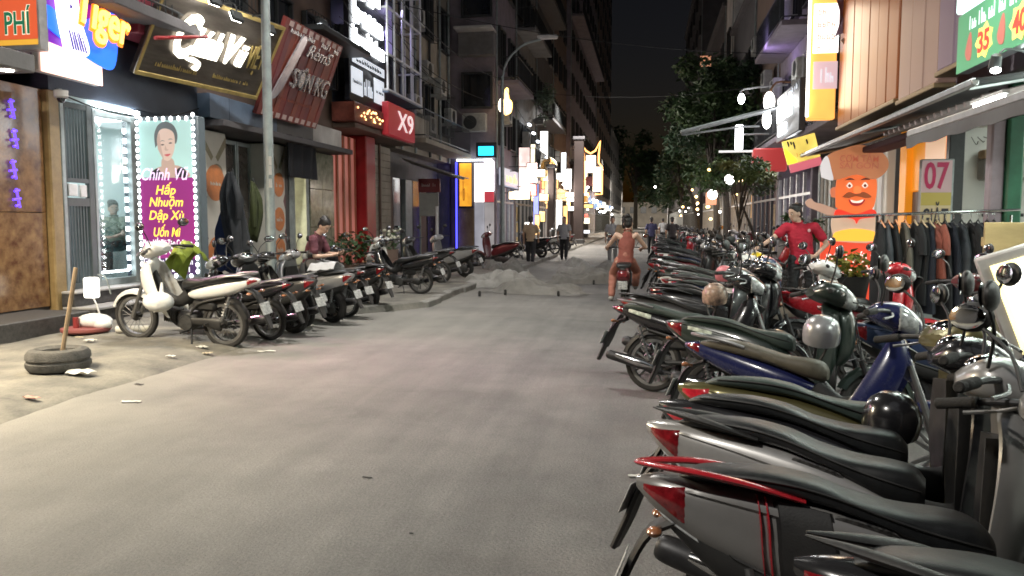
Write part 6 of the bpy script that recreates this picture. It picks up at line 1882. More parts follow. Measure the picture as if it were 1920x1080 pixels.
for kind, tx, ty, a, colr, st, seat, lb in near:
    o = bike(kind, tail_at(tx, ty, a), a, lb, colr, st, seat, -8, GR, drop=('grab_rail', 'side_stand') if ('spear' in lb or 'olive' in lb or 'nearest' in lb or 'stickers' in lb) else (), over={'grab_rail': PNT['red']} if 'red grab rail' in lb else ({'tail_light': TAILBRIGHT} if 'olive' in lb else None))
    RB.append(o)
# extra trim on single bikes
def trim(o, m, name, mt):
    m.v = [(x * .87 if x < 0 else x, y_, z_) for x, y_, z_ in m.v]
    q = m.build(name, mt, None); q.parent = o; return q
trim(RB[1], BODY_S.patch(-.02, .17, -72, 50, .016, 10, 14, slant=-.05), 'side_insert', PLASTIC)
trim(RB[1], BODY_S.patch(-.05, -.035, -72, 52, .016, 3, 14, slant=-.05), 'stripe', PNT['red'])
trim(RB[1], BODY_S.patch(-.075, -.066, -72, 52, .016, 3, 14, slant=-.05), 'stripe', PNT['red'])
for kb in (1, 2):
    dq = BODY_S.patch(.14, .34, 40, 47, .013, 8, 3, both=False); dq.v = [(p_[0], -p_[1], p_[2]) for p_ in dq.v]
    trim(RB[kb], dq, 'decal', mat('decal_dark', (.01, .01, .01), .4, 0, .5, 60, col2=(.12, .118, .115), detail=1))
for s_, kb in ((1, 2), (-1, 2), (1, 0), (-1, 0)):
    trim(RB[kb], MB().tube([(.02, s_ * .13, .815), (-.18, s_ * .13, .855), (-.34, s_ * .075, .872), (-.50, s_ * .02, .885)], [.010, .018, .020, .005], 10, 4, flat=(1.5, .7)), 'grab_rail', PLASTIC)
trim(RB[6], BODY_S.patch(-.30, -.02, 5, 40, .004, 8, 4), 'sticker', mat('sticker_pale', (.45, .50, .42), .4, 0, .6, 18))
trim(RB[7], BODY_U.patch(-.32, .0, 0, 40, .004, 8, 4), 'sticker', mat('sticker_pale', (.45, .50, .42), .4, 0, .6, 18))
r_ = random.Random(17)
spots = ['by the clothes rail', 'before the man in red', 'in front of the chef board', 'before the striped doors', 'near the young tree', 'under the canopy frame', 'before the lilac house', 'before the blue lit doorway', 'before the big dark tree', 'under the string bulbs', 'far down the right row']
y = 8.75; i = 0
seats = [VINYL, VINYL, VINYL_GREEN, VINYL_PURPLE, VINYL, VINYL_GREEN]
seen_lb = {}
while y < 44:
    colr, cn_ = fills[(i * 4 + i // 5) % len(fills)]
    kind = 'motorbike' if r_.random() < .45 else 'scooter'
    st = r_.choice((0, 24, -18)) if kind == 'scooter' else r_.choice((0, 24, -18, 'cast'))
    sp_ = spots[min(len(spots) - 1, int((y - 8.5) / 3.0))]
    seat = seats[i % 6]
    sn = {id(VINYL): 'black', id(VINYL_GREEN): 'green', id(VINYL_PURPLE): 'plum'}[id(seat)]
    lb = '%s%s %s with %s seat parked %s' % (('black-painted ' if i == 4 else '') if False else '', cn_, 'step-through motorbike' if kind == 'motorbike' else 'scooter', sn, sp_)
    a = -14 + r_.uniform(-8, 8)
    tx = r_.uniform(-.12, .32) + .012 * (y - 8)
    RB.append(bike(kind, tail_at(tx, y, a), a, lb, colr, st, seat, -7 + r_.uniform(-2, 2), GR, far=y > 16))
    seen_lb[lb] = seen_lb.get(lb, 0) + 1
    y += r_.uniform(.50, .66) if y < 16 else r_.uniform(.62, .85); i += 1
# second row standing on the right pavement
GS = 'motorbikes standing on the right pavement'
for k_, tx, ty, a, colr, st, seat, lb in (
    ('scooter', 1.35, 8.9, -8, 'red', 24, VINYL, 'glossy red scooter with its front wheel under the clothes rail'),
    ('scooter', 1.45, 6.2, -6, 'navy', 24, VINYL, 'navy scooter facing the pale wooden board'),
    ('motorbike', 1.5, 7.5, -12, 'dark_red', 24, VINYL, 'maroon motorbike standing before the hanging clothes'),
    ('scooter', .72, 9.35, -10, 'white', 24, VINYL, 'white scooter nose right of the legs of the man in red'),
    ('motorbike', 2.2, 14.6, 150, 'black', 0, VINYL, 'black motorbike behind the man in red'),
    ('motorbike', 1.8, 16.4, -20, 'silver', 24, VINYL, 'silver motorbike behind the outstretched arm'),
    ('scooter', 1.9, 18.2, -15, 'black', 24, VINYL_PURPLE, 'black scooter before the cream doors'),
    ('motorbike', 2.0, 19.6, -15, 'red', -18, VINYL, 'red motorbike before the cream doors'),
    ('scooter', 2.1, 21.0, -15, 'silver', 24, VINYL, 'silver scooter at the foot of the young tree'),
    ('motorbike', 2.1, 24.0, -15, 'black', 24, VINYL, 'black motorbike past the young tree'),
    ('scooter', 2.1, 26.5, -15, 'dark_red', 0, VINYL, 'maroon scooter past the young tree'),
    ('motorbike', 2.1, 29.0, -15, 'black', 24, VINYL, 'black motorbike at the lilac house'),
    ('scooter', 2.1, 32.0, -15, 'silver', 0, VINYL, 'silver scooter at the blue lit doorway')):
    bike(k_, tail_at(tx, ty, a)[:2] + (.115 if tx > 1.9 else 0,), a, lb, colr, st, seat, -6, GS, far=ty > 15)
# left row
GL = 'motorbikes parked along the left pavement'
LBK = []
for k_, x, y, a, colr, st, seat, lb in (
    ('motorbike', -4.92, 8.72, 176, 'white', 0, VINYL, 'white step-through motorbike with wire wheels parked before the salon'),
    ('motorbike', -4.70, 9.40, 168, 'black', 24, VINYL_PURPLE, 'black motorbike next behind the white one'),
    ('scooter', -4.66, 10.02, 164, 'dark_grey', -18, VINYL_PURPLE, 'charcoal scooter third in the left row'),
    ('motorbike', -4.80, 10.66, 151, 'black', 'cast', VINYL, 'black motorbike fourth in the left row'),
    ('scooter', -4.58, 11.18, 166, 'silver', 24, VINYL, 'silver scooter with bright red tail light beside the seated man'),
    ('motorbike', -4.62, 11.85, 158, 'dark_grey', 24, VINYL, 'dark grey motorbike the seated man sits on'),
    ('scooter', -4.66, 12.9, 162, 'black', 0, VINYL, 'black scooter at the end of the tight left row'),
    ('motorbike', -4.3, 14.9, 174, 'black', 'cast', VINYL, 'black sporty motorbike standing side-on past the left row'),
    ('scooter', -5.5, 15.6, 100, 'white', 24, VINYL, 'white scooter nosed in by the flower pots'),
    ('motorbike', -4.6, 17.6, 165, 'dark_grey', 0, VINYL, 'dark grey motorbike before the beige shutter'),
    ('scooter', -4.5, 19.6, 165, 'silver', 0, VINYL, 'silver scooter before the dim recess'),
    ('scooter', -4.2, 24.2, 160, 'dark_red', 24, VINYL, 'maroon scooter before the dim recess'),
    ('scooter', -4.0, 30.5, 160, 'black', 24, VINYL, 'black scooter at the jutting corner house'),
    ('motorbike', -3.9, 34, 160, 'white', 24, VINYL, 'white motorbike past the jutting corner house'),
    ('scooter', -3.8, 38, 160, 'dark_grey', 24, VINYL, 'charcoal scooter far along the left shops')):
    zz = 0.0 if y < 14 else .10
    LBK.append(bike(k_, (x, y, zz), a, lb, colr, st, seat, -5 + 3.5 * math.sin(y * 7), GL, far=y > 16))
LBK[0].scale = (1.04, 1.04, 1.04); LBK[0].rotation_euler = (R(-4), R(-2.6), R(176))      # front wheel up on the pavement
# rain covers and bags on bikes
def cloth_over(name, rows, mt, label, cat, th=.008):
    rows = [r + [p + V((0, 0, -th)) for p in reversed(r)] for r in rows]
    return tag(MB().rings(rows).build(name, mt), label, cat)
rr_ = random.Random(2)
rows = []
for i in range(11):
    t = i / 10
    rows.append([V((-5.62 - .28 * t + .02 * math.sin(j * 2), 9.0 + .55 * j / 10 - .1 * t, 1.02 + .28 * math.sin(PI * min(1, t * .9 + .12)) - .42 * abs(j / 10 - .5) ** 1.6 - .12 * t + .02 * math.sin(j * 1.9 + i))) for j in range(11)])
cloth_over('raincoat', rows, mat('lime_cloth', (.24, .30, .03), .7, 0, .3, 6), 'lime green raincoat thrown over the handlebar behind the white motorbike', 'raincoat')
pb = thing('shopping_bag', (-5.55, 8.6, .45), 'white knotted plastic bag hanging on the leg shield of the white motorbike', 'bag')
BAGM = mat('plastic_bag', (.62, .63, .62), .4, 0, .15, 6, bump=.6, bscale=14)
bm_ = MB().ellipsoid((-5.64, 8.50, .56), (.19, .12, .12), 16, 10); bm_.tube([(-5.6, 8.5, .64), (-5.64, 8.58, .78)], [.03, .012], 6)
wbuild(bm_, 'bag_body', BAGM, pb)
rows = []
for i in range(9):
    rows.append([V((-4.50 - .36 * i / 8, 11.02 + .34 * j / 8 - .12 * i / 8, .815 + .10 * math.sin(PI * j / 8) - .03 * i / 8 + .01 * math.sin(i * 2 + j))) for j in range(9)])
cloth_over('seat_cover', rows, mat('pale_cloth', (.38, .38, .39), .8, 0, .15, 5), 'pale cloth folded over the seat of the silver scooter', 'cloth')
# helmets
def helmet(loc, mt, label, rz=0, r0=.112):
    h = thing('helmet', loc, label, 'helmet')
    prof = [(.02, .13), (.07, .118), (.11, .085), (.132, .03), (.135, -.03), (.128, -.075), (.118, -.08), (.115, -.02), (.09, .07), (.02, .11)]
    wbuild(MB().lathe([(a * r0 / .135, b_ * r0 / .135) for a, b_ in prof], 20, Matrix.Translation(V(loc)) @ Matrix.Rotation(R(14), 4, 'X')), 'shell', mt, h)
    wbuild(MB().box((0, 0, 0), (.02, .18, .06), Matrix.Translation(V(loc) + V((.108 * math.cos(rz), .108 * math.sin(rz), -.02))) @ Matrix.Rotation(rz, 4, 'Z') @ Matrix.Rotation(.5, 4, 'Y'), .008), 'visor', PLASTIC, h)
    wbuild(MB().tube([tuple(V(loc) + V((-.08, .06, -.06))), tuple(V(loc) + V((-.03, .0, -.2))), tuple(V(loc) + V((.03, -.07, -.06)))], .008, 5, 4), 'strap', PLASTIC, h)
    return h
helmet((1.06, 5.12, .82), PNT['silver'], 'pale blue grey helmet hung on the blue motorbike', 2.0)
helmet((.60, 7.35, .84), mat('helmet_floral', (.04, .03, .03), .3, 0, .5, 14, col2=(.55, .38, .28)), 'black and pink patterned helmet on a seat past the chrome muffler bike', 1.0)
helmet((.99, 3.42, .70), PNT['black'], 'shiny black helmet hung between the olive and black scooters', 1.0)
helmet((1.45, 11.1, .98), PNT['yellow'], 'bright yellow helmet below the outstretched hand', 2.0)
helmet((.95, 10.3, .84), mat('helmet_pink', (.50, .16, .18), .35), 'pink helmet on a seat in the right row', 2.0)
def heap(loc, rz, L, W_, H_, label, seed, mt):  # heaps added in place of the blurred traces of passing bikes
    T = Matrix.Translation(V(loc)) @ Matrix.Rotation(R(rz), 4, 'Z'); rows = []
    for i in range(53):
        row = []
        for j in range(45):
            u = i / 26 - 1; v_ = j / 22 - 1
            d = max(0, 1 - (u * u + v_ * v_) ** .9)
            n1 = noise.noise(V((u * 1.6 + seed * 7, v_ * 1.6, seed))); n2 = noise.noise(V((u * 4.5, v_ * 4.5 + seed * 3, seed)))
            z = H_ * (min(1, d * 2.2) * (.55 + .8 * n1) + .30 * d * (1 - 2 * abs(n2)))
            row.append(T @ V((u * L / 2 * (1 + .25 * n2), v_ * W_ / 2 * (1 + .25 * n1), max(.006, z))))
        rows.append(row)
    return tag(MB().rings(rows, cap=False, close=False).build('dust_sheet', mt, angle=100), label, 'dust sheet', 'crumpled sheets lying in the road')
DS = mat('dust_sheet', (.15, .145, .135), .9, 0, .25, 3, bump=.4, bscale=14); DS2 = mat('dust_sheet_pale', (.24, .235, .225), .9, 0, .25, 3, bump=.4, bscale=14)
for i, (x, y, rz, L, W_, H_, mt, lb) in enumerate((
    (-3.35, 18.2, 8, 1.9, 1.0, .42, DS2, 'pale crumpled sheet heaped by the left kerb, biggest of the grey heaps'),
    (-2.3, 16.6, -12, 2.2, .9, .26, DS, 'low grey crumpled sheet lying nearest to the camera in the road'),
    (-1.5, 19.4, 20, 1.9, .9, .32, DS, 'grey crumpled sheet in the middle of the road behind the low one'),
    (-1.9, 22.0, 5, 1.2, .8, .40, DS2, 'pale upright crumpled sheet in the middle of the road'),
    (-.95, 23.5, -8, 1.5, .8, .30, DS, 'grey crumpled sheet left of the woman on the electric bike'),
    (-4.0, 22.5, 15, 1.4, .8, .40, DS, 'grey crumpled sheet beside the far left bikes'))):
    heap((x, y, 0), rz, L, W_, H_, lb, i + 2, mt)
for i, (x, y) in enumerate(((-2.85, 16.0), (-3.3, 15.6), (-1.75, 15.9), (-1.25, 19.0))):  # pegs added for the dark specks in the traffic blur
    tag(MB().box((x, y, .06), (.05, .06, .11), Matrix.Rotation(0, 4, 'Z'), .012).build('road_peg', PLASTIC), ['short black peg before the low grey sheet', 'short black peg near the left kerb', 'short black peg right of the low grey sheet', 'short black peg before the middle grey sheet'][i], 'peg', 'short black pegs in the road')
# ------------------------------------------------------------------ people
def blob_mesh(build, name, mt, parent, voxel=.011, smooth=3, folds=0.0):
    me = bpy.data.meshes.new('tmp')
    me.from_pydata(build.v, [], build.f); me.update()
    bm = bmesh.new(); bm.from_mesh(me); bmesh.ops.recalc_face_normals(bm, faces=bm.faces); bm.to_mesh(me); bm.free()
    o = bpy.data.objects.new('tmp', me); COL.objects.link(o)
    md = o.modifiers.new('r', 'REMESH'); md.mode = 'VOXEL'; md.voxel_size = voxel
    sm = o.modifiers.new('s', 'SMOOTH'); sm.iterations = smooth; sm.factor = .5
    out = eval_mesh(o, name)
    bpy.data.objects.remove(o)
    if folds:
        nrm = [v.normal.copy() for v in out.vertices]; co = []
        for v, nn in zip(out.vertices, nrm):
            c = v.co.copy()
            n1 = noise.noise(V((c.x * 9, c.y * 9, c.z * 15))); n2 = noise.noise(V((c.x * 22 + 5, c.y * 22, c.z * 34)))
            co.extend(c + nn * (folds * ((1 - abs(n1) * 2.2) * .8 + n2 * .5)))
        out.vertices.foreach_set('co', co); out.update()
    out.shade_smooth()
    ob = link(name, out, mt)
    return on(parent, ob) if parent is not None else ob
def cap(m, a, b, r0, r1, flat=None):
    a, b = V(a), V(b); d = (b - a).normalized()
    pts = [a - d * r0 * .9, a - d * r0 * .5, a, b, b + d * r1 * .5, b + d * r1 * .9]
    m.tube([tuple(p) for p in pts], [r0 * .4, r0 * .85, r0, r1, r1 * .85, r1 * .4], 12, flat=flat)
SKIN = mat('skin', (.42, .24, .16), .5, 0, .1, 12); SKIN2 = mat('skin_pale', (.56, .37, .28), .5, 0, .1, 12)
HAIR = mat('hair_black', (.012, .010, .010), .45, 0, .4, 40)
SHOE = mat('shoe_dark', (.02, .02, .022), .6); SOLE = mat('shoe_sole', (.45, .44, .42), .7)
def person(label, J, shirt, trousers, skin=SKIN, hair='short', sleeve=.5, leg_cover=1.0, group=None, voxel=.011, fit=1.0, face=True, build=1.0):
    """J: joint dictionary in world metres: head, neck, chest, pelvis, sh, el, wr, hip, kn, an (pairs L, R), look (direction)"""
    p = thing('person', tuple(J['base']), label, 'person', group)
    hd = V(J['head']); lk = V(J['look']).normalized(); up = V((0, 0, 1)) + V(J.get('tilt', (0, 0, 0))); 
    sd = lk.cross(up).normalized(); up = sd.cross(lk).normalized()
    HM = Matrix(((lk.x, sd.x, up.x, hd.x), (lk.y, sd.y, up.y, hd.y), (lk.z, sd.z, up.z, hd.z), (0, 0, 0, 1)))   # x forward, y right, z up
    def h(q): return HM @ V(q)
    m = MB()
    Mrot = HM.to_3x3().to_4x4()
    m.ellipsoid(h((0, 0, .025)), (.098, .078, .112), 16, 12, Mrot)
    m.ellipsoid(h((.022, 0, -.062)), (.066, .056, .062), 14, 10, Mrot)
    m.ellipsoid(h((.100, 0, -.015)), (.018, .014, .026), 10, 8, Mrot)
    for s in (1, -1):
        m.ellipsoid(h((-.005, s * .080, -.01)), (.024, .012, .034), 10, 8, Mrot)
    nk = V(J['neck']); ch = V(J['chest']); pv = V(J['pelvis'])
    cap(m, nk, h((-.015, 0, -.08)), .056, .05)
    cap(m, ch, nk, .07, .055)
    cap(m, pv, ch, .085, .08)
    for s in (0, 1):
        sh, el, wr = V(J['sh'][s]), V(J['el'][s]), V(J['wr'][s])
        cap(m, ch, sh, .07, .052); cap(m, sh, el, .048, .038); cap(m, el, wr, .037, .025)
        hip, kn, an = V(J['hip'][s]), V(J['kn'][s]), V(J['an'][s])
        cap(m, pv, hip, .10, .09); cap(m, hip, kn, .082, .055); cap(m, kn, an, .054, .036)
        toe = V(J['toe'][s]); cap(m, an - V((0, 0, .02)), toe, .036, .028)
        # hand: palm, four fingers and a thumb
        d = V(J['hand'][s]).normalized(); pn = V(J.get('palm', ((0, 0, -1), (0, 0, -1)))[s]); pn = (pn - d * pn.dot(d)).normalized(); w = d.cross(pn)
        cap(m, wr, wr + d * .075, .026, .03, None)
        m.ellipsoid(wr + d * .055, (.045, .038, .018), 10, 8, Matrix(((d.x, w.x, pn.x), (d.y, w.y, pn.y), (d.z, w.z, pn.z))).to_4x4())
        c = J.get('curl', (.35, .35))[s]
        for k, (off, ln) in enumerate(((.027, .068), (.009, .076), (-.009, .072), (-.026, .058))):
            a = wr + d * .088 + w * off
            b_ = a + (d * math.cos(c) + pn * math.sin(c)) * ln * .55
            e = b_ + (d * math.cos(c * 2.2) + pn * math.sin(c * 2.2)) * ln * .5
            m.tube([a - d * .03, a, b_, e], [.0095, .0095, .009, .007], 7)
        th = wr + d * .03 + w * .03
        m.tube([th - w * .015, th + d * .03 + w * .018 + pn * .01, th + d * .058 + w * .02 + pn * .024], [.013, .011, .008], 7)
    blob_mesh(m, 'body', skin, p, voxel, 2)
    if face:
        for s in (1, -1):
            e = wbuild(MB().ellipsoid(h((.083, s * .032, .012)), (.010, .014, .009), 10, 6, Mrot), 'eye', mat('eye_white', (.55, .53, .50), .3), p)
            q = MB().ellipsoid(h((.091, s * .032, .012)), (.004, .007, .007), 8, 6, Mrot).build('iris', HAIR, e)
            wbuild(MB().tube([h((.087, s * .018, .036)), h((.089, s * .034, .042)), h((.078, s * .052, .034))], .0045, 6, 2), 'eyebrow', HAIR, p)
        wbuild(MB().tube([h((.079, -.022, -.062)), h((.087, 0, -.06)), h((.079, .022, -.062))], [.003, .006, .003], 6, 3), 'mouth', mat('lips', (.34, .13, .11), .5), p)
    # hair
    m = MB()
    m.ellipsoid(h((-.018, 0, .052)), (.102, .087, .105), 16, 12, Mrot)
    m.ellipsoid(h((.008, 0, .104)), (.072, .070, .042), 14, 8, Mrot)
    m.ellipsoid(h((-.05, 0, -.01)), (.065, .078, .08), 14, 8, Mrot)
    if hair == 'bun':
        m.ellipsoid(h((-.08, 0, .14)), (.05, .05, .045), 12, 8, Mrot)
    if hair == 'long':
        cap(m, h((-.06, 0, .02)), h((-.10, 0, -.22)), .08, .06)
    r = random.Random(5)
    for i in range(22):
        a = r.uniform(-1.2, 1.2); b_ = r.uniform(1.3, 3.0)
        q = h((-.015 + .1 * math.cos(b_) * .9, .088 * math.sin(a), .06 + .1 * abs(math.cos(a))))
        m.ellipsoid(q - (q - hd) * .10, (.020, .020, .014), 6, 5)
    blob_mesh(m, 'hair', HAIR, p, .012, 1)
    # shirt
    m = MB(); g = fit
    lo = pv + (ch - pv) * .02
    sd_ = (V(J['sh'][0]) - V(J['sh'][1])).normalized()
    q = MB()
    for t, wv, dv in ((-.30, .186, .140), (-.05, .176, .125), (.2, .166, .12), (.5, .165, .12), (.8, .180, .122), (1.0, .175, .112), (1.16, .12, .085), (1.26, .07, .065)):
        c = pv + (ch - pv) * t if t <= 1 else ch + (nk - ch) * ((t - 1) / .26)
        ax = (nk - pv).normalized(); fw = sd_.cross(ax).normalized()
        ring = [c + sd_ * math.cos(2 * PI * j / 20) * wv * g * build + fw * math.sin(2 * PI * j / 20) * dv * g * build for j in range(20)]
        q.v += [tuple(x) for x in ring]
    n = 20
    for i in range(7):
        for j in range(n):
            a = i * n + j; b_ = i * n + (j + 1) % n
            q.f.append((a, b_, b_ + n, a + n))
    q.f.append(tuple(range(n))); q.f.append(tuple(7 * n + j for j in range(n)))
    m.v = q.v; m.f = q.f
    for s in (0, 1):
        sh, el, wr = V(J['sh'][s]), V(J['el'][s]), V(J['wr'][s])
        if sleeve <= 0: continue
        cap(m, ch + (nk - ch) * .25, sh, .085, .072)
        if sleeve <= 1:
            e = sh + (el - sh) * sleeve
            cap(m, sh, e, .072, .068)
        else:
            cap(m, sh, el, .068, .055); cap(m, el, wr, .055, .042)
    blob_mesh(m, 'shirt', shirt, p, voxel, 3, .007)
    # collar
    rings = []
    ax = (h((-.015, 0, -.08)) - nk).normalized(); fw = sd_.cross(ax).normalized()
    wbuild(MB().tube([nk + ax * .02 + (sd_ * math.cos(a) + fw * math.sin(a)) * .066 for a in [2 * PI * j / 16 for j in range(17)]], .013, 6), 'collar', shirt, p)
    # trousers
    m = MB()
    cap(m, pv + V((0, 0, .06)), pv - V((0, 0, .02)), .118 * build, .12 * build, None)
    for s in (0, 1):
        hip, kn, an = V(J['hip'][s]), V(J['kn'][s]), V(J['an'][s])
        cap(m, pv, hip, .115 * build, .108 * build); cap(m, hip, kn, .102 * build, .078 * (1.0 if leg_cover > .5 else 1.1))
        if leg_cover > .5:
            cap(m, kn, kn + (an - kn) * .93, .078, .064)
    blob_mesh(m, 'trousers', trousers, p, voxel, 3, .008)
    for s in (0, 1):
        an, toe = V(J['an'][s]), V(J['toe'][s])
        m = MB(); cap(m, an - V((0, 0, .035)), toe, .046, .038); cap(m, an, an - V((0, 0, .04)), .042, .044)
        blob_mesh(m, 'shoe', SHOE if sleeve > 0 else SOLE, p, .011, 2)
    return p
# man in red polo: right arm stretched to the bikes, left hand on the hip
base = V((2.25, 12.5, .115))
def W(x, y, z): return tuple(base + V((x, y, z)))
J = dict(base=base, head=W(-.10, -.05, 1.50), look=(-.85, -.50, -.28), neck=W(-.05, -.01, 1.36), chest=W(-.02, 0, 1.20), pelvis=W(.03, 0, .86),
         sh=(W(.18, -.06, 1.30), W(-.20, .04, 1.30)), el=(W(.36, -.05, 1.05), W(-.40, -.05, 1.14)), wr=(W(.18, -.14, .87), W(-.62, -.14, 1.0)),
         hip=(W(.12, -.02, .82), W(-.07, .02, .82)), kn=(W(.15, -.04, .46), W(-.10, -.02, .46)), an=(W(.16, .02, .07), W(-.12, .03, .07)), toe=(W(.12, -.14, .03), W(-.18, -.12, .03)),
         hand=((-.8, -.1, .05), (-.8, -.2, -.35)), palm=((0, .6, -.6), (0, 0, -1)), curl=(.25, .3))
REDSHIRT = mat('red_polo', (.40, .012, .035), .8, 0, .15, 8, bump=.2, bscale=12)
BLACKT = mat('black_trousers', (.012, .012, .014), .8, 0, .3, 10, bump=.2, bscale=12)
pr_ = person('man in a red polo shirt reaching over the parked bikes, left hand on hip', J, REDSHIRT, BLACKT, SKIN2, 'short', .62, voxel=.010)
wbuild(MB().ellipsoid(W(.09, -.135, 1.25), (.022, .006, .026), 10, 6), 'chest_badge', mat('badge', (.62, .35, .38), .6), pr_)
# woman riding away
eb_ = empty('electric_bike', (-.42, 14.75, 0), R(88), 'small dark electric bike ridden away by the woman in orange', 'electric bike')
wheel(eb_, 'rear_wheel', 0, .24, .045, .165, 'cast'); wheel(eb_, 'front_wheel', 1.12, .24, .04, .17, 'cast')
MB().tube([(-.05, 0, .55), (.25, 0, .42), (.55, 0, .32), (.85, 0, .36), (.98, 0, .62), (.92, 0, .98)], [.07, .07, .05, .045, .04, .03], 10, 4).build('frame', PNT['dark_red'], eb_)
Loft([(-.28, .66, .70, .10, 2.6), (-.2, .65, .75, .13, 2.8), (.1, .64, .76, .13, 3), (.3, .63, .74, .09, 2.6)]).mesh(16).build('seat', VINYL, eb_)
MB().box((-.2, 0, .52), (.26, .22, .2), None, .04).build('rear_box', PNT['dark_red'], eb_)
MB().box((-.34, 0, .54), (.03, .15, .08), None, .01).build('tail_light', TAILRED, eb_)
MB().box((-.36, 0, .36), (.012, .17, .15), Matrix.Identity(4), .003).build('number_plate', PLATEW, eb_)
fender_arc(0, .24, 30, 170, .06).build('rear_fender', CHROME, eb_)
fender_arc(1.12, .24, 20, 160, .06).build('front_fender', PNT['dark_red'], eb_)
bars(eb_, Matrix.Identity(4), 1.0, .90); mirrors(eb_, Matrix.Identity(4), 1.02, .88)
m = MB()
for s in (1, -1): m.tube([(1.12, s * .07, .24), (.98, s * .05, .66)], .018, 6)
m.build('fork', ALLOY, eb_)
base = V((-.42, 15.0, 0))
J = dict(base=base, head=W(.06, .06, 1.46), look=(.1, 1, -.05), neck=W(.05, .02, 1.31), chest=W(.04, 0, 1.14), pelvis=W(.02, -.06, .82),
         sh=(W(-.15, .02, 1.25), W(.21, .02, 1.25)), el=(W(-.30, .18, 1.05), W(.38, .16, 1.02)), wr=(W(-.36, .42, 1.0), W(.30, .42, .98)),
         hip=(W(-.10, -.02, .76), W(.12, -.02, .76)), kn=(W(-.22, .30, .52), W(.22, .34, .56)), an=(W(-.24, .12, .10), W(.20, .22, .30)), toe=(W(-.27, .26, .04), W(.21, .36, .26)),
         hand=((.1, 1, 0), (-.1, 1, 0)), palm=((0, 0, -1), (0, 0, -1)), curl=(.8, .8))
TERR = mat('terracotta_cloth', (.22, .062, .045), .8, 0, .15, 7, bump=.2, bscale=10); TERR2 = mat('terracotta_trousers', (.38, .16, .115), .8, 0, .15, 7, bump=.2, bscale=10)
person('woman in a sleeveless terracotta suit riding an electric bike away', J, TERR, TERR2, SKIN2, 'bun', 0, voxel=.011, face=True, build=.84)
# seated man on the left
base = V((-5.24, 12.25, .12))
J = dict(base=base, head=W(.10, -.02, 1.30), look=(.80, -.30, -.75), neck=W(-.02, .0, 1.16), chest=W(-.08, 0, 1.0), pelvis=W(-.16, .02, .70),
         sh=(W(-.05, .20, 1.09), W(-.03, -.18, 1.09)), el=(W(.05, .24, .85), W(.03, -.24, .82)), wr=(W(.28, .10, .86), W(.26, -.12, .84)),
         hip=(W(-.10, .12, .68), W(-.10, -.10, .68)), kn=(W(.26, .20, .62), W(.26, -.20, .62)), an=(W(.18, .24, .16), W(.18, -.24, .16)), toe=(W(.32, .26, .12), W(.32, -.26, .12)),
         hand=((.8, -.3, .1), (.8, .3, .1)), palm=((0, 0, 1), (0, 0, 1)), curl=(.7, .7))
person('man in a maroon shirt sitting bent over a phone on a parked bike', J, mat('maroon_shirt', (.12, .035, .05), .8, 0, .2, 8), mat('grey_trousers', (.16, .16, .16), .8), SKIN2, 'short', .7, voxel=.011)
ph_ = tag(MB().box((-4.89, 12.23, 1.04), (.08, .15, .012), Matrix.Identity(4), .004).build('phone', PLASTIC), 'phone held by the seated man in maroon', 'phone')
# person inside the salon
base = V((-9.25, 12.75, .60))
J = dict(base=base, head=W(0, -.02, 1.12), look=(.7, -.6, -.2), neck=W(0, 0, .98), chest=W(0, 0, .82), pelvis=W(0, .02, .5),
         sh=(W(.17, 0, .92), W(-.17, 0, .92)), el=(W(.25, -.12, .68), W(-.25, -.1, .68)), wr=(W(.12, -.28, .62), W(-.12, -.28, .62)),
         hip=(W(.1, 0, .48), W(-.1, 0, .48)), kn=(W(.14, -.4, .45), W(-.14, -.4, .45)), an=(W(.14, -.38, .08), W(-.14, -.38, .08)), toe=(W(.14, -.52, .04), W(-.14, -.52, .04)),
         hand=((-.2, -1, 0), (.2, -1, 0)))
person('person with dark hair seated inside the white salon behind the glass', J, mat('sage_shirt', (.22, .26, .20), .8), BLACKT, SKIN2, 'short', .6, voxel=.014, face=True)
# pedestrians far away
def walker(x, y, shirt, trousers, label, hair='short', dirn=1, sk=SKIN, ph=1, sleeve=.6, height=1.0):
    global base
    base = V((x, y, 0)); f = dirn; s = height
    def q(a, b_, c): return W(a * s, b_ * s * f, c * s)
    J = dict(base=base, head=q(0, .02, 1.54), look=(.05, f, -.05), neck=q(0, 0, 1.40), chest=q(0, 0, 1.22), pelvis=q(0, 0, .90),
         sh=(q(-.18, 0, 1.33), q(.18, 0, 1.33)), el=(q(-.25, -.06, 1.06), q(.25, .08, 1.06)), wr=(q(-.24, .06, .83), q(.24, .2, .86)),
         hip=(q(-.09, 0, .86), q(.09, 0, .86)), kn=(q(-.1, .10 * ph, .47), q(.1, -.04 * ph, .47)), an=(q(-.1, .14 * ph, .09), q(.1, -.28 * ph, .13)), toe=(q(-.1, .28 * ph, .04), q(.1, -.16 * ph, .05)),
         hand=((0, .2 * f, -1), (0, .4 * f, -1)), palm=((1, 0, 0), (-1, 0, 0)))
    return person(label, J, shirt, trousers, sk, hair, sleeve, voxel=.02, face=abs(y) < 30)
DB = mat('dark_blue_shirt', (.035, .035, .09), .8); DK = mat('dark_shirt', (.03, .026, .028), .8); LG = mat('light_grey_shirt', (.28, .28, .29), .8); TN = mat('tan_shirt', (.30, .22, .14), .8)
walker(.16, 37.5, DB, BLACKT, 'pedestrian in dark blue walking away in the middle of the street')
walker(1.02, 35.0, DK, BLACKT, 'pedestrian in black walking away beside the parked bikes', ph=-1)
walker(.95, 52, LG, BLACKT, 'far pedestrian in light grey between the two dark walkers')
walker(-1.25, 29, LG, mat('grey_trousers', (.16, .16, .16), .8), 'pedestrian in grey standing before the tall brown block', 'short', -1, ph=.2)
walker(-.75, 26, TN, BLACKT, 'pedestrian in tan standing past the woman on the electric bike', 'long', 1, ph=.5)
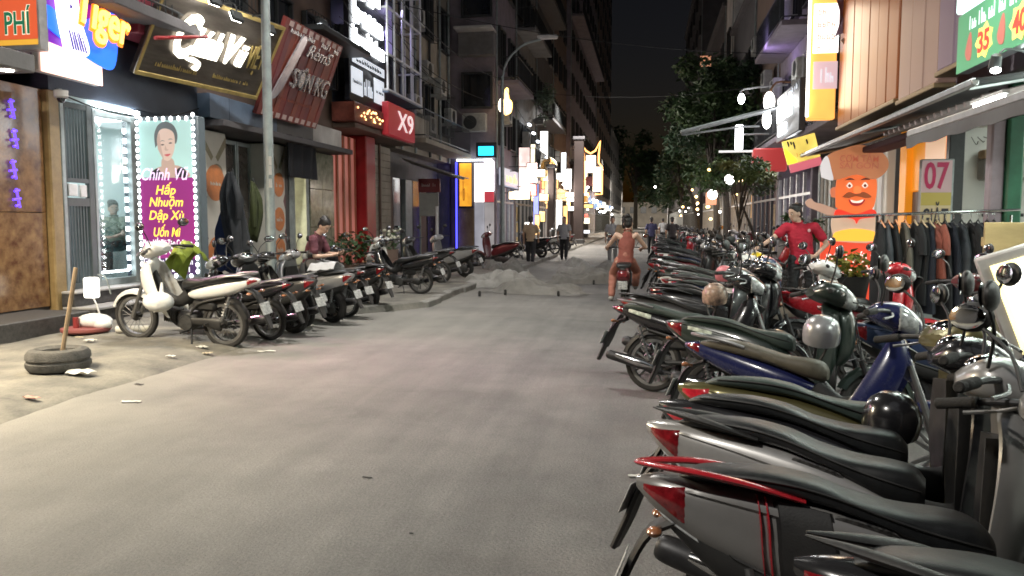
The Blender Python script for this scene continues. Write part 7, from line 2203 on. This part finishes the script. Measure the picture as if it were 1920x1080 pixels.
walker(-4.0, 27.5, TN, BLACKT, 'pedestrian in tan near the lit corner shop', 'short', 1)
walker(-3.2, 31, LG, BLACKT, 'pedestrian in pale grey before the white display window', 'long', -1, ph=-1)

# ------------------------------------------------------------------ clothes rail
rk = thing('clothes_rail', (3.1, 10, .1), 'chrome clothes rail on posts beside the pale wooden board', 'clothes rail')
m = MB().tube([(2.05, 10.1, 1.55), (4.14, 9.9, 1.63)], .018, 8)
for x, y in ((2.66, 10.04), (2.72, 10.0), (4.05, 9.91)):
    m.tube([(x, y, .1), (x, y, 1.57)], .018, 8)
wbuild(m, 'frame', CHROME, rk)
def garment(x, kind, mt, L, label, seed, hung=None):
    r = random.Random(seed); y = 10.04 - (x - 2.66) * .095; z = 1.46
    g = thing('hanging_garment', (x, y, z), label, 'garment', 'clothes on the rail')
    wbuild(MB().tube([(x, y - .19, z - .03), (x, y - .06, z + .02), (x, y, z + .055), (x, y + .06, z + .02), (x, y + .19, z - .03)], .009, 6, 2), 'hanger', hung or FRAME_D, g)
    wbuild(MB().tube([(x, y, z + .05), (x + .012, y, z + .09), (x, y, z + .13), (x - .02, y, z + .12)], .004, 5, 3), 'hook', CHROME, g)
    rings = []
    for i in range(12):
        t = i / 11
        wy = .10 + .13 * min(1, t * 4) + .03 * t
        wx = .028 + .035 * min(1, t * 3)
        ring = []
        for j in range(20):
            a = 2 * PI * j / 20
            k = 1 + .30 * math.sin(a * 3 + seed + t * 1.2) * t + .12 * math.sin(a * 5 + seed * 2)
            ring.append(V((x + wx * k * math.cos(a) + .02 * math.sin(seed + t * 3), y + wy * math.sin(a), z + .03 - L * t - .05 * abs(math.sin(a)) ** 2 * (1 - t))))
        rings.append(ring)
    b_ = wbuild(MB().rings(rings), 'cloth', mt, g)
    if kind == 'shirt':
        for s in (1, -1):
            m = MB().tube([(x, y + s * .18, z - .02), (x + .015, y + s * .26, z - .16), (x + .02, y + s * .27, z - .34)], [.055, .06, .065], 10, 3, flat=(.55, 1))
            m.build('sleeve', mt, b_)
    return g
def cl(n, c): return mat('cloth_' + n, tuple(q * .62 for q in c), .85, 0, .25, 8, bump=.25, bscale=10)
BK = cl('black', (.010, .011, .014)); NV = cl('navy', (.016, .02, .035)); GY = cl('grey', (.13, .13, .13)); GG = cl('bluegrey', (.07, .08, .095)); KH = cl('khaki', (.16, .15, .125)); RD = cl('red', (.26, .015, .03)); CO = cl('coral', (.33, .09, .06))
PEACH = mat('hanger_peach', (.62, .28, .14), .5); WOODH = mat('hanger_wood', (.42, .32, .20), .5)
for i, (x, kind, mt, L, lb, hg) in enumerate((
    (2.70, 'long', BK, 1.08, 'black trousers first on the left of the rail', PEACH), (2.78, 'long', GG, 1.10, 'blue grey trousers second on the rail', PEACH), (2.86, 'long', BK, 1.05, 'black trousers between the two grey garments', PEACH), (2.96, 'long', KH, 1.12, 'khaki grey coat with a long fold on the rail', PEACH),
    (3.06, 'shirt', BK, .62, 'black top right after the khaki coat', WOODH), (3.14, 'long', BK, .95, 'black dress on a wooden hanger', WOODH), (3.22, 'long', NV, 1.05, 'dark navy dress left of the coral top', WOODH), (3.30, 'shirt', CO, .64, 'coral top among the black clothes', WOODH),
    (3.38, 'long', BK, 1.12, 'long black garment right of the coral top', None), (3.46, 'long', NV, 1.1, 'long navy garment in the middle of the dark ones', None), (3.55, 'long', GG, 1.05, 'slate garment in the dark right half of the rail', None), (3.64, 'shirt', BK, .7, 'black shirt beside the slate garment', None),
    (3.72, 'long', NV, 1.1, 'navy trousers left of the red top', None), (3.81, 'shirt', RD, .62, 'red top hanging near the wooden board', None), (3.88, 'long', RD, 1.05, 'dark red trousers at the right end of the rail', None))):
    garment(x, kind, mt, L, lb, i + 3, hg)
# wooden board and light box
wb = thing('wooden_board', (3.5, 8.5, .1), 'pale board of wooden planks standing at the end of the clothes rail', 'board')
for i in range(3):
    x0 = 3.24 + i * .37
    wbuild(MB().box((x0 + .183, 8.5, .9), (.364, .035, 1.18), None, .006), 'plank', WOODL, wb, smooth=False)
wbuild(MB().box((3.79, 8.545, .55), (1.1, .04, .09), None, .006), 'batten', WOODL, wb, smooth=False)
wbuild(MB().box((3.79, 8.545, 1.3), (1.1, .04, .09), None, .006), 'batten', WOODL, wb, smooth=False)
for x in (3.34, 4.2): wbuild(MB().box((x, 8.5, .2), (.09, .05, .2), None, .006), 'foot', mat('dark_wood', (.20, .10, .05), .7), wb, smooth=False)
fr, w, h = frame_of((2.52, 6.0, .50), (3.16, 5.8, .75), (2.27, 6.02, 1.24))
s = thing('light_box', (2.8, 5.95, .1), 'tilted grey framed light box glowing yellow white at the right edge', 'sign')
wbuild(slab(fr, 0, 0, w, h, -.12, -.002, .015), 'box_case', mat('case_light_grey', (.36, .34, .33), .5), s)
wbuild(slab(fr, .075, .06, w, h - .07, .0, .008), 'lit_face', emi('box_yellow', (1, .88, .42), 1.5), s)
wbuild(slab(fr, .115, .10, w, h - .11, .010, .014), 'white_face', emi('box_white', (1, .99, .92), 1.7), s)
put_text('D', fr, .34, .30, .13, .2, emi('box_blue', (.42, .58, .72), .9), s, .002, .012, out=.016)
m = MB()
for u in (.1, .6): m.tube([tuple(fr[0] + fr[1] * u - fr[3] * .1), tuple(fr[0] + fr[1] * u - fr[3] * .05 + V((0, 0, -.42)))], .02, 6)
wbuild(m, 'legs', FRAME_D, s)
tag(MB().box((2.95, 6.9, .45), (.62, .06, .7), Matrix.Identity(4), .01).build('cardboard_sheet', mat('cardboard', (.17, .14, .09), .8)), 'brown cardboard sheet leaning behind the light box', 'cardboard')
# plant pots by the chef board
pp = thing('potted_plant', (3.05, 13.1, .1), 'dark planter with green and yellow leaves before the chef board', 'potted plant')
wbuild(MB().lathe([(.02, .1), (.26, .1), (.34, .62), (.36, .66), (.31, .66), (.30, .6), (.02, .6)], 16, Matrix.Translation(V((3.05, 13.1, 0)))), 'pot', PLASTIC, pp)
r2 = random.Random(31); m = MB(); leaves(m, (3.05, 13.1, .82), (.36, .3, .22), 170, .15, r2); wbuild(m, 'foliage', mat('leaf_yellow', (.10, .15, .03), .5, 0, .5, 7, col2=(.40, .34, .05)), pp, smooth=False)

# ------------------------------------------------------------------ left small things
ws = thing('tyre_stand', (-5.55, 6.75, .07), 'old tyre filled with concrete holding a leaning wooden pole', 'stand')
T = Matrix.Translation(V((-5.55, 6.75, .08)))
wbuild(MB().lathe([(.15, .03), (.20, .0), (.262, .015), (.282, .05), (.284, .085), (.270, .097), (.270, .108), (.284, .12), (.280, .165), (.255, .20), (.20, .215), (.15, .19), (.145, .11)], 32, T), 'tyre', mat('tyre_dusty', (.045, .043, .04), .9, 0, .4, 7, bump=.5, col2=(.11, .105, .095)), ws)
wbuild(MB().lathe([(.01, .02), (.145, .02), (.145, .15), (.01, .16)], 18, T), 'concrete_core', CONC, ws)
wbuild(MB().tube([(-5.50, 6.74, .24), (-5.36, 6.80, 1.06)], [.021, .019], 8), 'pole', mat('old_wood', (.25, .18, .11), .8, 0, .3, 6), ws)
cam_ = thing('security_camera', (-7.6, 9.5, 3.1), 'white dome security camera under the beer sign', 'camera')
wbuild(MB().lathe([(.02, .12), (.09, .12), (.09, .04), (.07, .02), (.02, .02)], 14, Matrix.Translation(V((-7.75, 9.7, 3.12)))), 'housing', W_WHITE, cam_)
wbuild(MB().ellipsoid((-7.75, 9.7, 3.13), (.055, .055, .055), 12, 8), 'lens', GLASS_D, cam_)
eb2 = thing('meter_box', (-7.45, 9.75, .45), 'grey white electric box with loose cables beside the steel post', 'electric box')
wbuild(MB().box((-7.46, 9.75, .60), (.17, .14, .28), None, .02), 'box', mat('box_white', (.15, .16, .15), .6), eb2)
wbuild(MB().tube([(-7.40, 9.7, .46), (-7.28, 9.62, .34), (-7.22, 9.6, .12)], .012, 6, 4), 'cable', FRAME_W, eb2)
wbuild(MB().tube([(-7.36, 9.76, .78), (-7.2, 9.7, .74), (-7.15, 9.72, .52)], .010, 6, 4), 'cable', METAL_G, eb2)
rl = thing('plastic_disc', (-6.95, 8.95, .1), 'round dull red plastic lid lying by the step', 'lid')
wbuild(MB().lathe([(.01, .10), (.27, .10), (.29, .12), (.29, .15), (.01, .15)], 22, Matrix.Translation(V((-6.95, 8.95, .02)))), 'disc', mat('lid_red', (.24, .07, .065), .6), rl)
tag(MB().tube([(-7.05, 8.9, .17), (-7.05, 8.9, .30)], .035, 10).build('red_bottle', mat('bottle_red', (.22, .03, .03), .4)), 'small dark red bottle standing on the red lid', 'bottle')
bm_ = MB().ellipsoid((-6.9, 9.05, .24), (.24, .14, .10), 14, 9); bm_.ellipsoid((-6.75, 9.0, .21), (.12, .1, .07), 10, 7)
tag(bm_.build('plastic_bag', BAGM), 'white crumpled plastic bag behind the red lid', 'bag')
tag(MB().tube([(-6.55, 8.98, .15), (-6.18, 9.10, .15)], .045, 12).build('paper_roll', mat('roll_white', (.52, .50, .44), .7)), 'white roll lying under the front wheel of the white motorbike', 'roll')
lt = [((-4.21, 5.92), .16, .035, 'white', 'flat white paper scrap on the road edge below the tyre stand'), ((-4.95, 5.70), .14, .06, 'pink', 'pinkish crumpled wrapper near the left edge'), ((-4.31, 8.52), .2, .05, 'white', 'white paper scrap behind the rear wheel of the white motorbike'), ((-4.59, 6.58), .09, .025, 'black', 'small black scrap on the road edge'),
      ((-5.2, 6.60), .24, .14, 'white', 'pale torn paper beside the tyre stand'), ((-4.99, 7.7), .09, .05, 'white', 'small white cup scrap before the white motorbike'), ((-.03, 4.66), .13, .03, 'white', 'white card scrap on the road by the parked scooters'), ((-1.6, 4.37), .06, .010, 'black', 'dark twig in the middle of the road'),
      ((-5.0, 8.33), .13, .07, 'white', 'crumpled tissue under the white motorbike'), ((-4.8, 8.1), .10, .06, 'tan', 'tan paper crumple before the white motorbike'), ((-6.4, 8.3), .13, .07, 'white', 'white plastic scrap near the red lid'), ((-6.7, 8.5), .10, .06, 'tan', 'tan bag scrap near the red lid'), ((-1.1, 3.6), .02, .008, 'black', 'dark speck of leaf on the near road')]
LMC = {'white': mat('litter_white', (.55, .54, .50), .8), 'pink': mat('litter_pink', (.50, .22, .17), .7), 'black': mat('litter_black', (.02, .02, .02), .7), 'tan': mat('litter_tan', (.36, .31, .22), .8)}
for i, ((x, y), a, b_, c, lb) in enumerate(lt):
    r2 = random.Random(i); m = MB(); e = edge_x(y); d = e - x
    z = .008 if d < 0 else .02 + .095 * (1 - math.exp(-max(0, d + .06) / .38))
    rot = r2.uniform(-.3, .3)
    rows = [[V((x + (u - 3) / 6 * a * math.cos(rot) - (v_ - 2) / 4 * b_ * math.sin(rot), y + (u - 3) / 6 * a * math.sin(rot) + (v_ - 2) / 4 * b_, z + r2.uniform(0, .25) * b_)) for u in range(7)] for v_ in range(5)]
    rows = [q + [p + V((0, 0, -.004)) for p in reversed(q)] for q in rows]
    tag(MB().rings(rows).build('litter', LMC[c], smooth=False), lb, 'litter', 'litter along the left kerb' if x < -4 else None)
# raincoats on the poster column
def coat(x, y, z, L, mt, label, seed, w=.24):
    g = thing('raincoat', (x, y, z), label, 'raincoat', 'raincoats hung on the poster column')
    rings = []
    for i in range(22):
        t = i / 21
        ring = []
        for j in range(30):
            a = 2 * PI * j / 30
            k = 1 + .30 * math.sin(3 * a + seed + 2.2 * t) * min(1, t * 3) + .16 * math.sin(7 * a + seed * 2 - 3 * t) + .22 * noise.noise(V((math.cos(a) * 1.5, math.sin(a) * 1.5 + seed, t * 5)))
            ww = w * (.35 + .75 * min(1, t * 3.2) - .25 * max(0, t - .6))
            ring.append(V((x + ww * k * math.cos(a) + .05 * math.sin(t * 4 + seed), y + (.05 + .07 * min(1, t * 3)) * k * math.sin(a), z - L * t * (1 + .06 * math.sin(a * 2 + seed)) + .02 * math.sin(a * 5))))
        rings.append(ring)
    b_ = wbuild(MB().rings(rings), 'cloth', mt, g)
    MB().tube([(x + w * .5, y - .1, z - .18), (x + w * .95, y - .12, z - .45), (x + w * .8, y - .1, z - .80)], [.055, .07, .05], 10, 4, flat=(.8, 1)).build('sleeve', mt, b_)
    wbuild(MB().tube([(x - .02, y + .1, z - .05), (x, y, z + .06), (x + .03, y - .02, z - .02)], .01, 6, 3), 'hook', FRAME_D, g)
coat(-7.35, 13.25, 2.1, 1.5, cl('rain_blue', (.012, .032, .12)), 'blue raincoat hanging behind the grey one', 1, .18)
coat(-7.15, 13.05, 2.35, 1.45, cl('rain_grey', (.05, .054, .062)), 'dark grey raincoat hanging on the poster column', 4, .17)
coat(-6.90, 13.3, 2.2, 1.0, cl('rain_olive', (.055, .07, .02)), 'olive green raincoat hanging at the right of the grey one', 6, .07)
# flowers and plants on the left
def pot_plant(x, y, n, size, label, leafm, rad=(.4, .35, .35), z=.1, potr=.2, ph=.35, flower=None):
    t = thing('potted_plant', (x, y, z), label, 'potted plant', None)
    wbuild(MB().lathe([(.01, 0), (potr * .75, 0), (potr, ph), (potr * .9, ph), (.01, ph - .04)], 14, Matrix.Translation(V((x, y, z)))), 'pot', W_BROWN, t)
    r2 = random.Random(int(x * 100)); m = MB()
    leaves(m, (x, y, z + ph + rad[2] * .8), rad, n, size, r2)
    wbuild(m, 'foliage', leafm, t, smooth=False)
    if flower:
        m = MB()
        for i in range(16):
            m.ellipsoid((x + r2.uniform(-.2, .2), y + r2.uniform(-.2, .2), z + ph + rad[2] + r2.uniform(0, .3)), (.045, .045, .035), 8, 5)
        wbuild(m, 'flower', flower, t)
pot_plant(-6.3, 16.6, 260, .16, 'dark bushy potted plant before the red column', LEAFS[0], (.55, .4, .4), .12, .25, .45)
pot_plant(-6.1, 18.6, 60, .12, 'pale potted plant with white flowers before the beige shutter', LEAFS[1], (.25, .2, .25), .12, .16, .7, mat('white_petal', (.62, .62, .52), .6))
pot_plant(-8.9, 11.75, 120, .14, 'teal leafed plant inside the salon window', mat('leaf_teal', (.05, .16, .15), .5), (.2, .2, .45), .55, .12, .3)
# overhead cables
rc_ = random.Random(12)
for i in range(9):
    ya = rc_.uniform(11, 30); yb = ya + rc_.uniform(5, 14); za = rc_.uniform(4.6, 8.5); zb = za + rc_.uniform(-.8, .8); sg = rc_.uniform(.2, .6)
    xa = -8.0 + rc_.uniform(.1, .7); xb = -8.0 + rc_.uniform(.1, .7) if yb < 33 else -6.1
    pts = [(xa + (xb - xa) * t / 12, ya + (yb - ya) * t / 12, za + (zb - za) * t / 12 - sg * 4 * (t / 12) * (1 - t / 12)) for t in range(13)]
    tag(MB().tube(pts, .014, 5).build('cable', WIRE), 'black cable sagging along the left house fronts', 'cable', 'overhead cables')
for i, (a, b_) in enumerate((((-8.0, 24, 8.2), (4.6, 29, 7.2)), ((-6.2, 40, 8.0), (4.5, 33, 6.8)))):
    pts = [tuple(V(a).lerp(V(b_), t / 16) - V((0, 0, 1.6 * (t / 16) * (1 - t / 16)))) for t in range(17)]
    tag(MB().tube(pts, .013, 5).build('cable', WIRE), ['nearer cable crossing high over the street', 'farther cable crossing high over the street'][i], 'cable', 'overhead cables')
for i, (a, b_, sag) in enumerate((((-8.1, 9.5, 6.2), (-5.93, 12, 7.6), .3), ((-5.93, 12, 7.5), (-8.1, 26, 6.4), .7), ((-5.93, 12, 7.7), (-5.45, 30, 6.8), .8), ((-5.45, 30, 6.7), (-6.2, 60, 7), 1.0), ((-8.1, 10.0, 3.3), (-7.9, 13.3, 3.5), .25))):
    pts = [tuple(V(a).lerp(V(b_), t / 12) - V((0, 0, sag * 4 * (t / 12) * (1 - t / 12)))) for t in range(13)]
    tag(MB().tube(pts, .012, 5).build('cable', WIRE), ['cable from the marble shop up to the near lamp pole', 'cable from the near lamp pole to the old beige house', 'long cable between the two left lamp poles', 'cable running on from the far lamp pole', 'thin cable sagging under the gold sign'][i], 'cable', 'overhead cables')

# ------------------------------------------------------------------ labels of look-alikes: told apart by their order along the street
same = {}
for o in bpy.data.objects:
    if o.parent is None and 'label' in o and o.get('category') in ('motorbike', 'scooter', 'sign', 'cable', 'tube light') and o not in PROTO.values():
        same.setdefault(o['label'], []).append(o)
ORDER = {2: ('nearer', 'farther'), 3: ('nearest', 'middle', 'farthest')}
for n_ in range(4, 11):
    ORDER[n_] = ('nearest', 'second', 'third', 'fourth', 'fifth', 'sixth', 'seventh', 'eighth', 'ninth')[:n_ - 1] + ('farthest',)
for lb, os_ in same.items():
    if len(os_) in ORDER:
        os_.sort(key=lambda q: q.location.y if q.location.length > 0 else q.data.vertices[0].co.y)
        for q, w_ in zip(os_, ORDER[len(os_)]):
            q['label'] = '%s %s' % (w_, lb)

# ------------------------------------------------------------------ prototypes are no part of the place
for o in PROTO.values():
    st_ = [o]
    while st_:
        c = st_.pop(); st_ += list(BT.get(c.name, ()))
        USED.add(c)
for c in list(USED):
    bpy.data.objects.remove(c)
